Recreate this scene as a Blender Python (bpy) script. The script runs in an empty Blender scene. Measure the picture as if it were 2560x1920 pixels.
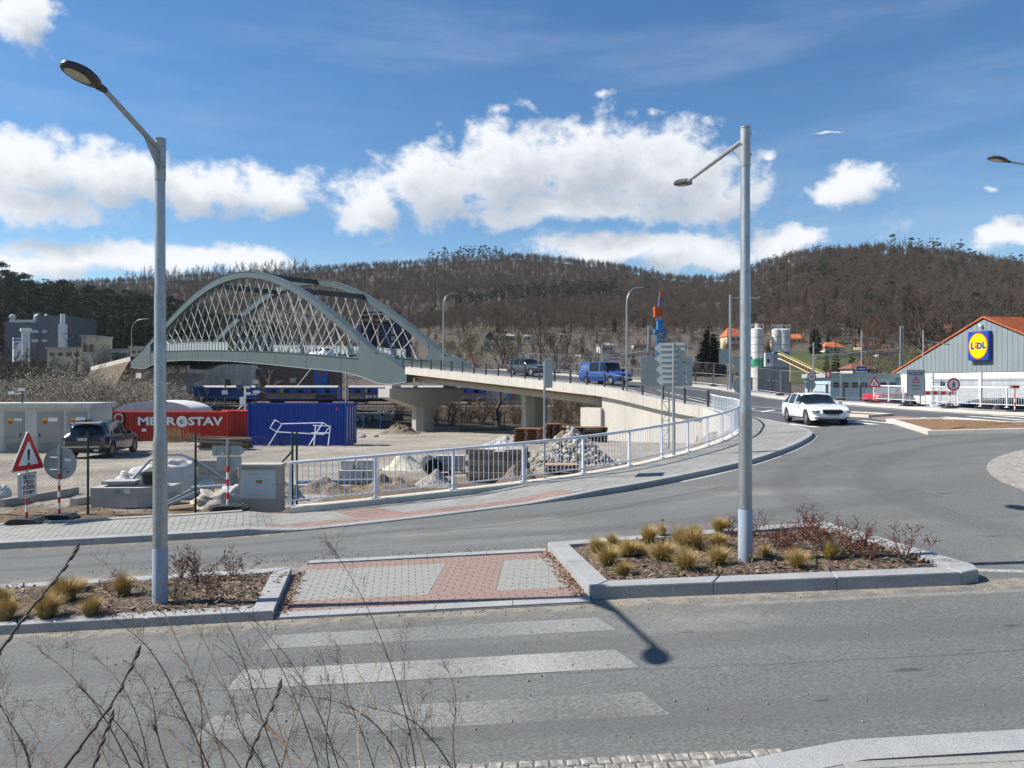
import bpy, bmesh, math, random
import numpy as np
from mathutils import Vector, Matrix
random.seed(7)
rng = np.random.default_rng(7)
SC = bpy.context.scene
COL = SC.collection
PI = math.pi
# ------------------------------------------------------------------ camera
FPX, CZ = 1923.0, 3.0                       # focal length in px of the 2560 px photograph, eye height
cam = bpy.data.cameras.new('camera'); cam.lens = 36*FPX/2560; cam.sensor_width = 36
cam.clip_start = .1; cam.clip_end = 6000
camo = bpy.data.objects.new('camera', cam); COL.objects.link(camo)
camo.location = (0, 0, CZ); camo.rotation_euler = (PI/2, 0, 0)
SC.camera = camo
# ------------------------------------------------------------------ light
SUN_EL, SUN_AZ = math.radians(45), math.atan2(-.9978, .066)     # azimuth from +Y towards +X
SD = Vector((math.cos(SUN_EL)*math.sin(SUN_AZ), math.cos(SUN_EL)*math.cos(SUN_AZ), math.sin(SUN_EL)))
sun = bpy.data.lights.new('sun', 'SUN'); sun.energy = 4.9; sun.angle = math.radians(.53); sun.color = (1, .945, .87)
suno = bpy.data.objects.new('sun', sun); COL.objects.link(suno)
suno.rotation_euler = SD.to_track_quat('Z', 'Y').to_euler(); suno.location = (-40, 0, 60)
W = bpy.data.worlds.new('World'); SC.world = W; W.use_nodes = True
def world():
    nt = W.node_tree; nt.nodes.clear(); N = nt.nodes.new; L = nt.links.new
    out = N('ShaderNodeOutputWorld')
    sky = N('ShaderNodeTexSky'); sky.sky_type = 'NISHITA'; sky.sun_disc = False
    sky.sun_elevation = SUN_EL; sky.sun_rotation = SUN_AZ; sky.altitude = 300
    sky.air_density = 1.0; sky.dust_density = .2; sky.ozone_density = 2.3
    hs = N('ShaderNodeHueSaturation'); hs.inputs['Saturation'].default_value = 1.26; L(sky.outputs[0], hs.inputs['Color'])
    bg = N('ShaderNodeBackground'); bg.inputs[1].default_value = .088; L(hs.outputs[0], bg.inputs[0])
    # clouds: bodies laid out in (azimuth, elevation), their outlines broken up by noise; read twice for self shading
    g = bpy.data.node_groups.new('cloud_bodies', 'ShaderNodeTree')
    g.interface.new_socket('P', in_out='INPUT', socket_type='NodeSocketVector')
    g.interface.new_socket('D', in_out='OUTPUT', socket_type='NodeSocketFloat')
    gN = g.nodes.new; gL = g.links.new
    gi, go = gN('NodeGroupInput'), gN('NodeGroupOutput')
    ell = [(45,35,105,75),(70,365,170,80),(250,385,190,75),(430,405,170,62),(600,415,140,55),(60,440,210,45),(250,548,270,40),(480,556,170,32),(60,568,140,32),
           (795,445,72,70),(930,400,140,80),(1090,365,190,95),(1260,355,200,98),(1430,375,190,100),(1540,425,120,75),(1240,445,260,45),(1330,530,210,36),(1500,550,150,38),
           (1690,520,90,42),(1840,402,95,48),(2170,500,95,38),(1130,212,75,34,.5),(1075,235,60,22,.55),(1295,213,55,20,.55),(1420,240,60,16,.62),(1660,335,34,18,.5),(1800,285,150,9,.6),(2125,415,45,20,.45),
           (-300,420,260,90),(2700,420,250,70),(3000,520,300,40)]
    acc = None
    for (x, y, rx, ry, *thin) in ell:
        k = 1.1573; az = math.atan((x*k-1280)/FPX); el = math.atan((960-y*k)/FPX*math.cos(az))
        rx, ry = rx*k/FPX*math.cos(az)**2*1.05, ry*k/FPX*math.cos(az)*1.05
        d = gN('ShaderNodeVectorMath'); d.operation = 'MULTIPLY_ADD'; gL(gi.outputs[0], d.inputs[0]); d.inputs[1].default_value = (1/rx, 1/ry, 0); d.inputs[2].default_value = (-az/rx, -el/ry, 0)
        l = gN('ShaderNodeVectorMath'); l.operation = 'LENGTH'; gL(d.outputs[0], l.inputs[0])
        lv = l.outputs['Value']
        if thin: n = gN('ShaderNodeMath'); n.operation = 'ADD'; gL(lv, n.inputs[0]); n.inputs[1].default_value = thin[0]; lv = n.outputs[0]
        if acc is None: acc = lv
        else:
            n = gN('ShaderNodeMath'); n.operation = 'SMOOTH_MIN'; gL(acc, n.inputs[0]); gL(lv, n.inputs[1]); n.inputs[2].default_value = .3; acc = n.outputs[0]
    n = gN('ShaderNodeMath'); n.operation = 'SUBTRACT'; n.inputs[0].default_value = 1; gL(acc, n.inputs[1]); gL(n.outputs[0], go.inputs[0])
    tc = N('ShaderNodeTexCoord'); sp = N('ShaderNodeSeparateXYZ'); L(tc.outputs['Generated'], sp.inputs[0])
    def wm(op, a, b=None, c=None, clamp=False):
        n = N('ShaderNodeMath'); n.operation = op; n.use_clamp = clamp
        for i, x in enumerate((a, b, c)):
            if x is None: continue
            if isinstance(x, (int, float)): n.inputs[i].default_value = x
            else: L(x, n.inputs[i])
        return n.outputs[0]
    def mr(v, a, b, c=0, d=1, sm=True):
        n = N('ShaderNodeMapRange'); n.interpolation_type = 'SMOOTHSTEP' if sm else 'LINEAR'
        for k, x in (('From Min', a), ('From Max', b), ('To Min', c), ('To Max', d)): n.inputs[k].default_value = x
        L(v, n.inputs['Value']); return n.outputs['Result']
    az = wm('ARCTAN2', sp.outputs[0], sp.outputs[1]); el = wm('ARCSINE', sp.outputs[2])
    P = N('ShaderNodeCombineXYZ'); L(az, P.inputs[0]); L(el, P.inputs[1])
    def noise(vec, scale, det, rough, sc=(1,1,1), off=(0,0,0)):
        mp = N('ShaderNodeMapping'); mp.inputs['Location'].default_value = off; mp.inputs['Scale'].default_value = sc; L(vec, mp.inputs['Vector'])
        n = N('ShaderNodeTexNoise'); n.noise_dimensions = '2D'; n.inputs['Scale'].default_value = scale; n.inputs['Detail'].default_value = det; n.inputs['Roughness'].default_value = rough; L(mp.outputs[0], n.inputs['Vector']); return n
    w1 = noise(P.outputs[0], 11, 4, .55, (1,1.2,1), (3.3,1.2,0))
    wv = N('ShaderNodeVectorMath'); wv.operation = 'MULTIPLY_ADD'; L(w1.outputs['Color'], wv.inputs[0]); wv.inputs[1].default_value = (.066,.044,0); wv.inputs[2].default_value = (-.033,-.022,0)
    Q = N('ShaderNodeVectorMath'); Q.operation = 'ADD'; L(P.outputs[0], Q.inputs[0]); L(wv.outputs[0], Q.inputs[1])
    d0 = N('ShaderNodeGroup'); d0.node_tree = g; L(Q.outputs[0], d0.inputs[0])
    Q2 = N('ShaderNodeVectorMath'); Q2.operation = 'ADD'; L(Q.outputs[0], Q2.inputs[0]); Q2.inputs[1].default_value = (-.022,.03,0)
    d1 = N('ShaderNodeGroup'); d1.node_tree = g; L(Q2.outputs[0], d1.inputs[0])
    n1 = noise(P.outputs[0], 26, 7, .6, (1,1.3,1), (1.7,8.1,0)).outputs['Fac']
    n2 = noise(P.outputs[0], 2.2, 3, .5, (1,1.6,1), (5.1,11.7,0)).outputs['Fac']
    n1c = wm('SUBTRACT', n1, .5)
    body = wm('MULTIPLY_ADD', n1c, 1.45, d0.outputs[0])
    far = wm('MULTIPLY_ADD', wm('SUBTRACT', n2, .72), 3.0, wm('MULTIPLY', n1c, .8))      # the same sort of clouds goes on all round, by chance
    dens = mr(wm('MAXIMUM', body, far), -.08, .55, 0, .98)
    shade = mr(wm('MULTIPLY_ADD', n1c, .9, d1.outputs[0]), -.15, 1.0)
    mx = N('ShaderNodeMix'); mx.data_type = 'RGBA'; mx.inputs[6].default_value = (.92,.94,.97,1); mx.inputs[7].default_value = (.50,.55,.63,1); L(shade, mx.inputs[0])
    cb = N('ShaderNodeBackground'); cb.inputs[1].default_value = .7; L(mx.outputs[2], cb.inputs[0])
    up = mr(el, -.01, .03, sm=False)
    veil = mr(noise(P.outputs[0], 3, 5, .6, (.7,4.5,1), (2.2,.4,0)).outputs['Fac'], .42, .9, 0, .16)
    fac = wm('MULTIPLY', wm('MAXIMUM', dens, veil), up)
    ms = N('ShaderNodeMixShader'); L(fac, ms.inputs[0]); L(bg.outputs[0], ms.inputs[1]); L(cb.outputs[0], ms.inputs[2]); L(ms.outputs[0], out.inputs[0])
    W.cycles.sampling_method = 'MANUAL'; W.cycles.sample_map_resolution = 256
world()
VS = SC.view_settings; VS.view_transform = 'Standard'; VS.look = 'None'; VS.gamma = 1; VS.use_curve_mapping = False; VS.exposure = .6
CY = SC.cycles; CY.max_bounces = 5; CY.diffuse_bounces = 2; CY.glossy_bounces = 2; CY.transmission_bounces = 4; CY.transparent_max_bounces = 12
CY.use_denoising = True; CY.use_adaptive_sampling = True; CY.adaptive_threshold = .015; CY.sample_clamp_indirect = 4
CY.caustics_reflective = False; CY.caustics_refractive = False
# ------------------------------------------------------------------ helpers
def at(px, py, Y): return Vector(((px-1280)/FPX*Y, Y, CZ-(py-960)/FPX*Y))     # the point at depth Y seen at that place in the photograph
PA, PB, PC = .176, .0507, .00567                                              # the road's plane: z = PA + PB x + PC y
def sstep(a, b, x): t = min(1, max(0, (x-a)/(b-a))); return t*t*(3-2*t)
def zroad(x, y):
    pl = PA+PB*x+PC*y; s = -.6*x+.8*y; w = sstep(28, 44, s)
    if w == 0 or y < 30: return pl
    return pl*(1-w)+w*(-.18+.066*s)
def G(px, py, h=0.0):
    k = (px-1280)/FPX; Y = (CZ-PA-h)/((py-960)/FPX+PB*k+PC); return Vector((k*Y, Y, PA+PB*k*Y+PC*Y+h))
def lerp(a, b, t): return a+(b-a)*t
def pl(path, x, ax=0):                      # piecewise linear lookup
    n = 1-ax
    if x <= path[0][ax]: return path[0][n]
    for a, b in zip(path, path[1:]):
        if x <= b[ax]: return lerp(a[n], b[n], (x-a[ax])/(b[ax]-a[ax]))
    return path[-1][n]
def resample(path, step):
    P = [Vector(p) for p in path]; out = [P[0].copy()]; carry = 0.0
    for a, b in zip(P, P[1:]):
        l = (b-a).length; d = step-carry
        while d <= l: out.append(a+(b-a)*(d/l)); d += step
        carry = l-(d-step)
    return out
def smooth(path, it=2):
    P = [Vector(p) for p in path]
    for _ in range(it):
        Q = [P[0]]
        for a, b in zip(P, P[1:]): Q += [a*.75+b*.25, a*.25+b*.75]
        P = Q+[P[-1]]
    return P
class MB:
    def __init__(s): s.v = []; s.f = []
    def add(s, vs, fs): n = len(s.v); s.v += [tuple(p) for p in vs]; s.f += [tuple(i+n for i in q) for q in fs]; return s
    def hexa(s, p): return s.add(p, [(0,3,2,1),(4,5,6,7),(0,1,5,4),(1,2,6,5),(2,3,7,6),(3,0,4,7)])
    def box(s, c, d, rz=0, rx=0, ry=0):
        R = Matrix.Rotation(rz, 3, 'Z') @ Matrix.Rotation(ry, 3, 'Y') @ Matrix.Rotation(rx, 3, 'X'); c = Vector(c); x, y, z = d[0]/2, d[1]/2, d[2]/2
        return s.hexa([c+R@Vector(q) for q in ((-x,-y,-z),(x,-y,-z),(x,y,-z),(-x,y,-z),(-x,-y,z),(x,-y,z),(x,y,z),(-x,y,z))])
    def beam(s, a, b, w, h, up=(0,0,1)):
        a, b = Vector(a), Vector(b); d = (b-a).normalized(); up = Vector(up)
        if abs(d.dot(up)) > .98: up = Vector((1,0,0))
        x = d.cross(up).normalized()*(w/2); z = x.cross(d).normalized()*(h/2)
        return s.hexa([a-x-z, a+x-z, b+x-z, b-x-z, a-x+z, a+x+z, b+x+z, b-x+z])
    def cyl(s, a, b, r, r2=None, n=8, caps=True):
        return s.tube([a, b], [r, r if r2 is None else r2], n, caps)
    def tube(s, pts, r, n=6, caps=True):
        P = [Vector(p) for p in pts]; R = r if isinstance(r, (list, tuple)) else [r]*len(P)
        vs, fs = [], []; x = None
        for i, p in enumerate(P):
            d = (P[min(i+1, len(P)-1)]-P[max(i-1, 0)])
            d = d.normalized() if d.length > 1e-9 else Vector((0,0,1))
            if x is None or abs(x.dot(d)) > .99:
                q = Vector((0,0,1)) if abs(d.z) < .9 else Vector((1,0,0)); x = d.cross(q).normalized()
            x = (x-d*x.dot(d)).normalized(); y = d.cross(x)
            for k in range(n):
                a = 2*PI*k/n; vs.append(p+(x*math.cos(a)+y*math.sin(a))*R[i])
        for i in range(len(P)-1):
            for k in range(n): fs.append((i*n+k, i*n+(k+1)%n, (i+1)*n+(k+1)%n, (i+1)*n+k))
        if caps: fs.append(tuple(range(n-1, -1, -1))); fs.append(tuple(range((len(P)-1)*n, len(P)*n)))
        return s.add(vs, fs)
    def prism(s, poly, ext):                 # a 3d polygon pushed along a vector
        P = [Vector(p) for p in poly]; e = Vector(ext); n = len(P)
        return s.add(P+[p+e for p in P], [tuple(range(n-1, -1, -1)), tuple(range(n, 2*n))]+[(i, (i+1)%n, n+(i+1)%n, n+i) for i in range(n)])
    def sheet(s, rows):
        n = len(rows[0]); vs = [p for r in rows for p in r]
        return s.add(vs, [(i*n+j, i*n+j+1, (i+1)*n+j+1, (i+1)*n+j) for i in range(len(rows)-1) for j in range(n-1)])
    def lathe(s, prof, n=16, c=(0,0,0), M=None, arc=2*PI):
        vs, fs = [], []; c = Vector(c); full = abs(arc-2*PI) < 1e-6; m = n if full else n+1
        for r, z in prof:
            for k in range(m):
                a = arc*k/n; q = Vector((r*math.cos(a), r*math.sin(a), z)); vs.append(c+(M@q if M else q))
        for i in range(len(prof)-1):
            for k in range(n): fs.append((i*m+k, i*m+(k+1)%m, (i+1)*m+(k+1)%m, (i+1)*m+k))
        return s.add(vs, fs)
    def mesh(s, name, smooth=None):
        me = bpy.data.meshes.new(name); me.from_pydata([tuple(v) for v in s.v], [], s.f); me.validate()
        if smooth is not None:
            me.shade_smooth() if hasattr(me, 'shade_smooth') else None
            try: me.set_sharp_from_angle(angle=math.radians(smooth))
            except Exception: pass
        return me
    def build(s, name, m, parent=None, smooth=None, world=True):
        if parent is not None and world:
            I = PINV[parent.name]; s.v = [tuple(I@Vector(v)) for v in s.v]
        return link(name, s.mesh(name, smooth), m, parent)
PINV = {}
def link(name, me, m=None, parent=None):
    o = bpy.data.objects.new(name, me); COL.objects.link(o)
    if m is not None and len(me.materials) == 0: me.materials.append(m)
    if parent is not None: o.parent = parent
    return o
def tag(o, label=None, cat=None, group=None, kind=None):
    if label: o['label'] = label
    if cat: o['category'] = cat
    if group: o['group'] = group
    if kind: o['kind'] = kind
    return o
def thing(name, label, cat, loc=(0,0,0), rz=0, group=None, kind=None):
    o = bpy.data.objects.new(name, None); COL.objects.link(o); o.location = loc; o.rotation_euler = (0, 0, rz); o.empty_display_size = .2
    PINV[o.name] = (Matrix.Translation(Vector(loc)) @ Matrix.Rotation(rz, 4, 'Z')).inverted()
    return tag(o, label, cat, group, kind)
def struct(o): o['kind'] = 'structure'; return o
def copy_tree(o, parent=None):
    c = o.copy(); COL.objects.link(c); c.parent = parent
    for ch in [x for x in o.children]: copy_tree(ch, c)
    return c
def dup(root, loc, rz=None, label=None, scale=None):
    c = copy_tree(root); c.location = loc
    if rz is not None: c.rotation_euler[2] = rz
    if label: c['label'] = label
    if scale is not None: c.scale = scale if isinstance(scale, (tuple, list)) else (scale,)*3
    return c
# ------------------------------------------------------------------ materials
MATS = {}
def mat(name, col, rough=.7, metal=0, var=.18, vs=2.0, fine=.1, fs=40, bump=0, bs=60, spec=.4, coat=0, alpha=None, sx=(1,1,1), col2=None, c2s=1.0, c2t=(.45,.65), emit=None, trans=0):
    if name in MATS: return MATS[name]
    m = bpy.data.materials.new(name); m.use_nodes = True; nt = m.node_tree; N = nt.nodes.new; L = nt.links.new
    b = nt.nodes['Principled BSDF']
    b.inputs['Roughness'].default_value = rough; b.inputs['Metallic'].default_value = metal; b.inputs['Specular IOR Level'].default_value = spec
    b.inputs['Coat Weight'].default_value = coat; b.inputs['Coat Roughness'].default_value = .08
    if trans: b.inputs['Transmission Weight'].default_value = trans; b.inputs['IOR'].default_value = 1.1
    tc = N('ShaderNodeTexCoord'); mp = N('ShaderNodeMapping'); mp.inputs['Scale'].default_value = sx; L(tc.outputs['Object'], mp.inputs['Vector'])
    def noise(s, det=5, r=.6):
        n = N('ShaderNodeTexNoise'); n.inputs['Scale'].default_value = s; n.inputs['Detail'].default_value = det; n.inputs['Roughness'].default_value = r; L(mp.outputs[0], n.inputs['Vector']); return n.outputs['Fac']
    base = None
    if col2 is not None:
        r = N('ShaderNodeMapRange'); r.interpolation_type = 'SMOOTHSTEP'; r.inputs['From Min'].default_value = c2t[0]; r.inputs['From Max'].default_value = c2t[1]; L(noise(c2s, 6, .65), r.inputs['Value'])
        x = N('ShaderNodeMix'); x.data_type = 'RGBA'; x.inputs[6].default_value = (*col, 1); x.inputs[7].default_value = (*col2, 1); L(r.outputs[0], x.inputs[0]); base = x.outputs[2]
    if var or fine:
        a = N('ShaderNodeMapRange'); a.inputs['From Min'].default_value = .3; a.inputs['From Max'].default_value = .7; a.inputs['To Min'].default_value = 1-var; a.inputs['To Max'].default_value = 1+var; L(noise(vs), a.inputs['Value'])
        c = N('ShaderNodeMapRange'); c.inputs['From Min'].default_value = .3; c.inputs['From Max'].default_value = .7; c.inputs['To Min'].default_value = 1-fine; c.inputs['To Max'].default_value = 1+fine; L(noise(fs, 3), c.inputs['Value'])
        k = N('ShaderNodeMath'); k.operation = 'MULTIPLY'; L(a.outputs[0], k.inputs[0]); L(c.outputs[0], k.inputs[1])
        x = N('ShaderNodeVectorMath'); x.operation = 'SCALE'; L(k.outputs[0], x.inputs['Scale'])
        if base is None: x.inputs[0].default_value = col
        else: L(base, x.inputs[0])
        base = x.outputs[0]
    if base is None: b.inputs['Base Color'].default_value = (*col, 1)
    else: L(base, b.inputs['Base Color'])
    if bump:
        bn = N('ShaderNodeBump'); bn.inputs['Strength'].default_value = bump; bn.inputs['Distance'].default_value = .02; L(noise(bs, 4), bn.inputs['Height']); L(bn.outputs[0], b.inputs['Normal'])
    if alpha is not None: b.inputs['Alpha'].default_value = alpha
    if emit: b.inputs['Emission Color'].default_value = (*emit[0], 1); b.inputs['Emission Strength'].default_value = emit[1]
    MATS[name] = m; return m
def paint(name, col, rough=.35, **k): return mat(name, col, rough, var=k.pop('var', .06), fine=k.pop('fine', .03), **k)
galv = mat('galvanised', (.35,.37,.38), .42, .75, var=.16, vs=3, fine=.16, fs=26, sx=(1,1,.25))
galvd = mat('galvanised_old', (.36,.38,.39), .5, .55, var=.15, vs=4)
signback = mat('sign_back_grey', (.33,.37,.38), .45, .25, var=.07, vs=3)
white = paint('white_paint', (.78,.78,.76)); black = paint('black_paint', (.015,.015,.017), .45)
red = paint('sign_red', (.55,.03,.025)); blue = paint('sign_blue', (.02,.09,.42)); rubber = mat('black_rubber', (.035,.034,.033), .8, var=.3, vs=8, bump=.3)
whiterail = paint('white_rail_paint', (.62,.66,.72), .4, var=.08)
concrete = mat('concrete', (.42,.40,.36), .85, var=.12, vs=.7, fine=.1, fs=18, bump=.15, bs=30, sx=(1,1,.5))
concnew = mat('pale_concrete', (.52,.49,.43), .85, var=.10, vs=.5, fine=.07, fs=12, bump=.1, bs=30, sx=(1,1,.3))
granite = mat('granite', (.30,.305,.30), .75, var=.12, vs=2, fine=.34, fs=85, bump=.15, bs=120)
graphite = paint('graphite_rail', (.03,.035,.045), .45)
glass_dark = mat('dark_glass', (.010,.013,.016), .05, var=0, fine=0, spec=.45)
tyre = mat('tyre_rubber', (.02,.02,.02), .8, var=.2); rimm = mat('alloy_rim', (.55,.56,.58), .3, .8, var=.05)
wood = mat('weathered_wood', (.20,.12,.07), .85, var=.35, vs=3, fine=.25, fs=30, sx=(1,1,4))
def text(s, size, o, r, u, m, name, parent, align='CENTER', thick=.002, sx=1.0, bold=0.0):
    c = bpy.data.curves.new('t', 'FONT'); c.body = s; c.size = size; c.align_x = align; c.align_y = 'CENTER'; c.extrude = thick; c.offset = bold; c.resolution_u = 2; c.fill_mode = 'BOTH'
    t = bpy.data.objects.new('t', c); COL.objects.link(t); me = bpy.data.meshes.new_from_object(t); bpy.data.objects.remove(t)
    o, r, u = Vector(o), Vector(r).normalized(), Vector(u).normalized(); n = r.cross(u)
    b = MB(); b.v = [tuple(o+r*(v.co.x*sx)+u*v.co.y+n*v.co.z) for v in me.vertices]; b.f = [tuple(p.vertices) for p in me.polygons]
    bpy.data.meshes.remove(me)
    return b.build(name, m, parent)
# ================================================================== ground, roads, pavements
def attr_mat(name, cols, rough=.95, bump=.5, bs=14, fine=.25, fs=25, var=.2, vs=.6):
    """colours chosen by the vertex attribute 'mask' (r, g, b), the first colour where the mask is black"""
    m = bpy.data.materials.new(name); m.use_nodes = True; nt = m.node_tree; N = nt.nodes.new; L = nt.links.new; b = nt.nodes['Principled BSDF']
    b.inputs['Roughness'].default_value = rough; b.inputs['Specular IOR Level'].default_value = .2
    at_ = N('ShaderNodeAttribute'); at_.attribute_name = 'mask'; sp = N('ShaderNodeSeparateColor'); L(at_.outputs['Color'], sp.inputs[0])
    tc = N('ShaderNodeTexCoord')
    def noise(s, d=6):
        n = N('ShaderNodeTexNoise'); n.inputs['Scale'].default_value = s; n.inputs['Detail'].default_value = d; n.inputs['Roughness'].default_value = .65; L(tc.outputs['Object'], n.inputs['Vector']); return n.outputs['Fac']
    nz = noise(1.3); cur = None
    for i, c in enumerate(cols[1:]):
        a = N('ShaderNodeMath'); a.operation = 'MULTIPLY_ADD'; L(nz, a.inputs[0]); a.inputs[1].default_value = 1.6; a.inputs[2].default_value = -.8
        k = N('ShaderNodeMath'); k.operation = 'ADD'; L(a.outputs[0], k.inputs[0]); L(sp.outputs[i], k.inputs[1])
        r = N('ShaderNodeMapRange'); r.inputs['From Min'].default_value = .3; r.inputs['From Max'].default_value = .7; L(k.outputs[0], r.inputs['Value'])
        x = N('ShaderNodeMix'); x.data_type = 'RGBA'; L(r.outputs[0], x.inputs[0]); x.inputs[7].default_value = (*c, 1)
        if cur is None: x.inputs[6].default_value = (*cols[0], 1)
        else: L(cur, x.inputs[6])
        cur = x.outputs[2]
    def rng_(s, amt, d=5):
        r = N('ShaderNodeMapRange'); r.inputs['From Min'].default_value = .3; r.inputs['From Max'].default_value = .7; r.inputs['To Min'].default_value = 1-amt; r.inputs['To Max'].default_value = 1+amt; L(noise(s, d), r.inputs['Value']); return r.outputs[0]
    k = N('ShaderNodeMath'); k.operation = 'MULTIPLY'; L(rng_(vs, var), k.inputs[0]); L(rng_(fs, fine, 3), k.inputs[1])
    x = N('ShaderNodeVectorMath'); x.operation = 'SCALE'; L(cur, x.inputs[0]); L(k.outputs[0], x.inputs['Scale']); L(x.outputs[0], b.inputs['Base Color'])
    bn = N('ShaderNodeBump'); bn.inputs['Strength'].default_value = bump; bn.inputs['Distance'].default_value = .05; L(noise(bs), bn.inputs['Height']); L(bn.outputs[0], b.inputs['Normal'])
    return m
def fade_mat(name, col, lo=.35, hi=.6, scale=6, rough=.9, amax=1.0):
    """a thin film (dust, worn paint) whose cover breaks up by noise and by the attribute 'fade'"""
    m = bpy.data.materials.new(name); m.use_nodes = True; nt = m.node_tree; N = nt.nodes.new; L = nt.links.new; b = nt.nodes['Principled BSDF']
    b.inputs['Roughness'].default_value = rough; b.inputs['Specular IOR Level'].default_value = .2
    at_ = N('ShaderNodeAttribute'); at_.attribute_name = 'mask'; sp = N('ShaderNodeSeparateColor'); L(at_.outputs['Color'], sp.inputs[0])
    tc = N('ShaderNodeTexCoord'); n = N('ShaderNodeTexNoise'); n.inputs['Scale'].default_value = scale; n.inputs['Detail'].default_value = 10; n.inputs['Roughness'].default_value = .75; L(tc.outputs['Object'], n.inputs['Vector'])
    a = N('ShaderNodeMath'); a.operation = 'ADD'; L(n.outputs['Fac'], a.inputs[0]); L(sp.outputs[0], a.inputs[1])
    s = N('ShaderNodeMath'); s.operation = 'SUBTRACT'; L(a.outputs[0], s.inputs[0]); s.inputs[1].default_value = .5
    r = N('ShaderNodeMapRange'); r.inputs['From Min'].default_value = lo; r.inputs['From Max'].default_value = hi; r.inputs['To Max'].default_value = amax; L(s.outputs[0], r.inputs['Value']); L(r.outputs[0], b.inputs['Alpha'])
    n2 = N('ShaderNodeTexNoise'); n2.inputs['Scale'].default_value = 70; n2.inputs['Detail'].default_value = 2; L(tc.outputs['Object'], n2.inputs['Vector'])
    q = N('ShaderNodeMapRange'); q.inputs['From Min'].default_value = .3; q.inputs['From Max'].default_value = .7; q.inputs['To Min'].default_value = .75; q.inputs['To Max'].default_value = 1.25; L(n2.outputs['Fac'], q.inputs['Value'])
    x = N('ShaderNodeVectorMath'); x.operation = 'SCALE'; x.inputs[0].default_value = col; L(q.outputs[0], x.inputs['Scale']); L(x.outputs[0], b.inputs['Base Color'])
    return m
def set_mask(o, cols):
    a = o.data.color_attributes.new('mask', 'FLOAT_COLOR', 'POINT'); a.data.foreach_set('color', np.asarray(cols, dtype=np.float32).ravel())
asphalt = mat('asphalt', (.129,.134,.127), .88, var=.15, vs=.35, fine=.42, fs=58, bump=.35, bs=90, col2=(.225,.212,.19), c2s=.32, c2t=(.5,.72), sx=(.5,1,1))
asph_new = mat('asphalt_bridge', (.085,.087,.09), .85, var=.15, vs=.3, fine=.15, fs=40, bump=.2, bs=60)
dust = fade_mat('sand_dust', (.30,.272,.228), .40, .70, 5, .9, .85)
linepaint = fade_mat('line_paint', (.46,.46,.43), .2, .8, 26, .8, .95)
linefresh = mat('line_paint_fresh', (.72,.72,.69), .7, var=.1, vs=4)
paver_grey = mat('paver_grey', (.262,.262,.238), .85, var=.14, vs=1.2, fine=.14, fs=30, bump=.2)
paver_red = mat('paver_red', (.262,.178,.150), .85, var=.2, vs=1.5, fine=.22, fs=26, bump=.6, bs=26)
jointm = mat('joint_sand', (.235,.22,.19), .95)
soilm = mat('soil_mulch', (.078,.054,.038), .95, var=.35, vs=5, fine=.5, fs=28, bump=1, bs=24, col2=(.19,.14,.10), c2s=14, c2t=(.5,.6))
groundm = attr_mat('yard_ground', [(.295,.262,.215), (.15,.108,.072), (.055,.062,.022), (.06,.045,.03)], var=.35, vs=.25, fine=.35, fs=9, bump=.9)
# pavement edge pairs: kerb line (road side) and back line (railing side)
PAIR = [((-60,15.0),(-60,17.3)),((-20,15.05),(-20,17.3)),((-10,15.08),(-11,17.3)),((-6.8,15.08),(-7.6,17.3)),((-5.06,15.19),(-5.75,17.5)),((-2.33,16.0),(-4.0,17.98)),((-.08,17.0),(-1.7,18.95)),((2.3,18.1),(.75,20.1)),((4.49,19.9),(3.0,21.75)),((6.94,22.3),(4.9,24.1)),((9.07,25.2),(6.6,26.5)),((11.0,28.4),(8.5,29.9)),((12.2,31.0),(9.7,32.9)),((12.8,34.5),(10.9,36.2)),((13.2,42),(12.2,42)),((13.4,51),(12.6,50))]
KD = [p for p in smooth([Vector((*a,0)) for a, b in PAIR], 2)]
RD = [p for p in smooth([Vector((*b,0)) for a, b in PAIR], 2)]
KL = [(p.x, p.y) for p in KD]; RL = [(p.x, p.y) for p in RD]
FAR = [(60,27),(32,28.5),(26,30.8),(23.4,34),(22.6,38),(22.4,46),(22.6,53),(20.8,61),(14.6,69),(9,76.5),(3,84),(-1.5,90)]       # far road edge
FARD = smooth([Vector((*p,0)) for p in FAR], 2); FARL = [(p.x, p.y) for p in FARD]
def left_edge(y):                                                # road's left edge as a function of depth
    if y < 28.6: return 11.2
    if y < 50.5: return pl([(q[1], q[0]) for q in KL if q[0] > 11], y)
    return (41-.6*y)/.8
def right_edge(y):
    if y < 27.2: return 60
    return pl(sorted([(q[1], q[0]) for q in FARL]), y)
def yard_z(y): return pl([(17,-.2),(22,-.28),(30,-.42),(38,-.6),(48,-.85),(56,-1.2),(86,-2.35),(100,-2.6),(116,-2.6),(124,-1.5),(130,-1.25),(400,-1.2)], y)
def gz(x, y):
    s, p = -.6*x+.8*y, .8*x+.6*y
    if y <= 17.45 and x < 11: return zroad(x, y)-.5
    if x < 12.7 and y > pl(RL, x)-.15 and not (p > 42.6 and s < 42.4 and p < 57):
        d = max(0, y-pl(RL, x)); side = zroad(x, pl(RL, x))+.03-d*.42
        return max(yard_z(y), min(side, zroad(x, y)+.05) if d < 4.5 else -9)
    if x > 25.5 and y > 34: return .43 if y < 60 else lerp(.43, -.6, min(1, (y-60)/60))
    if s > 43: return yard_z(y) if p < 57 else lerp(yard_z(y), .2, .5)
    if p > 57 and y > 40: return .3
    return zroad(x, y)-.6
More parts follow.
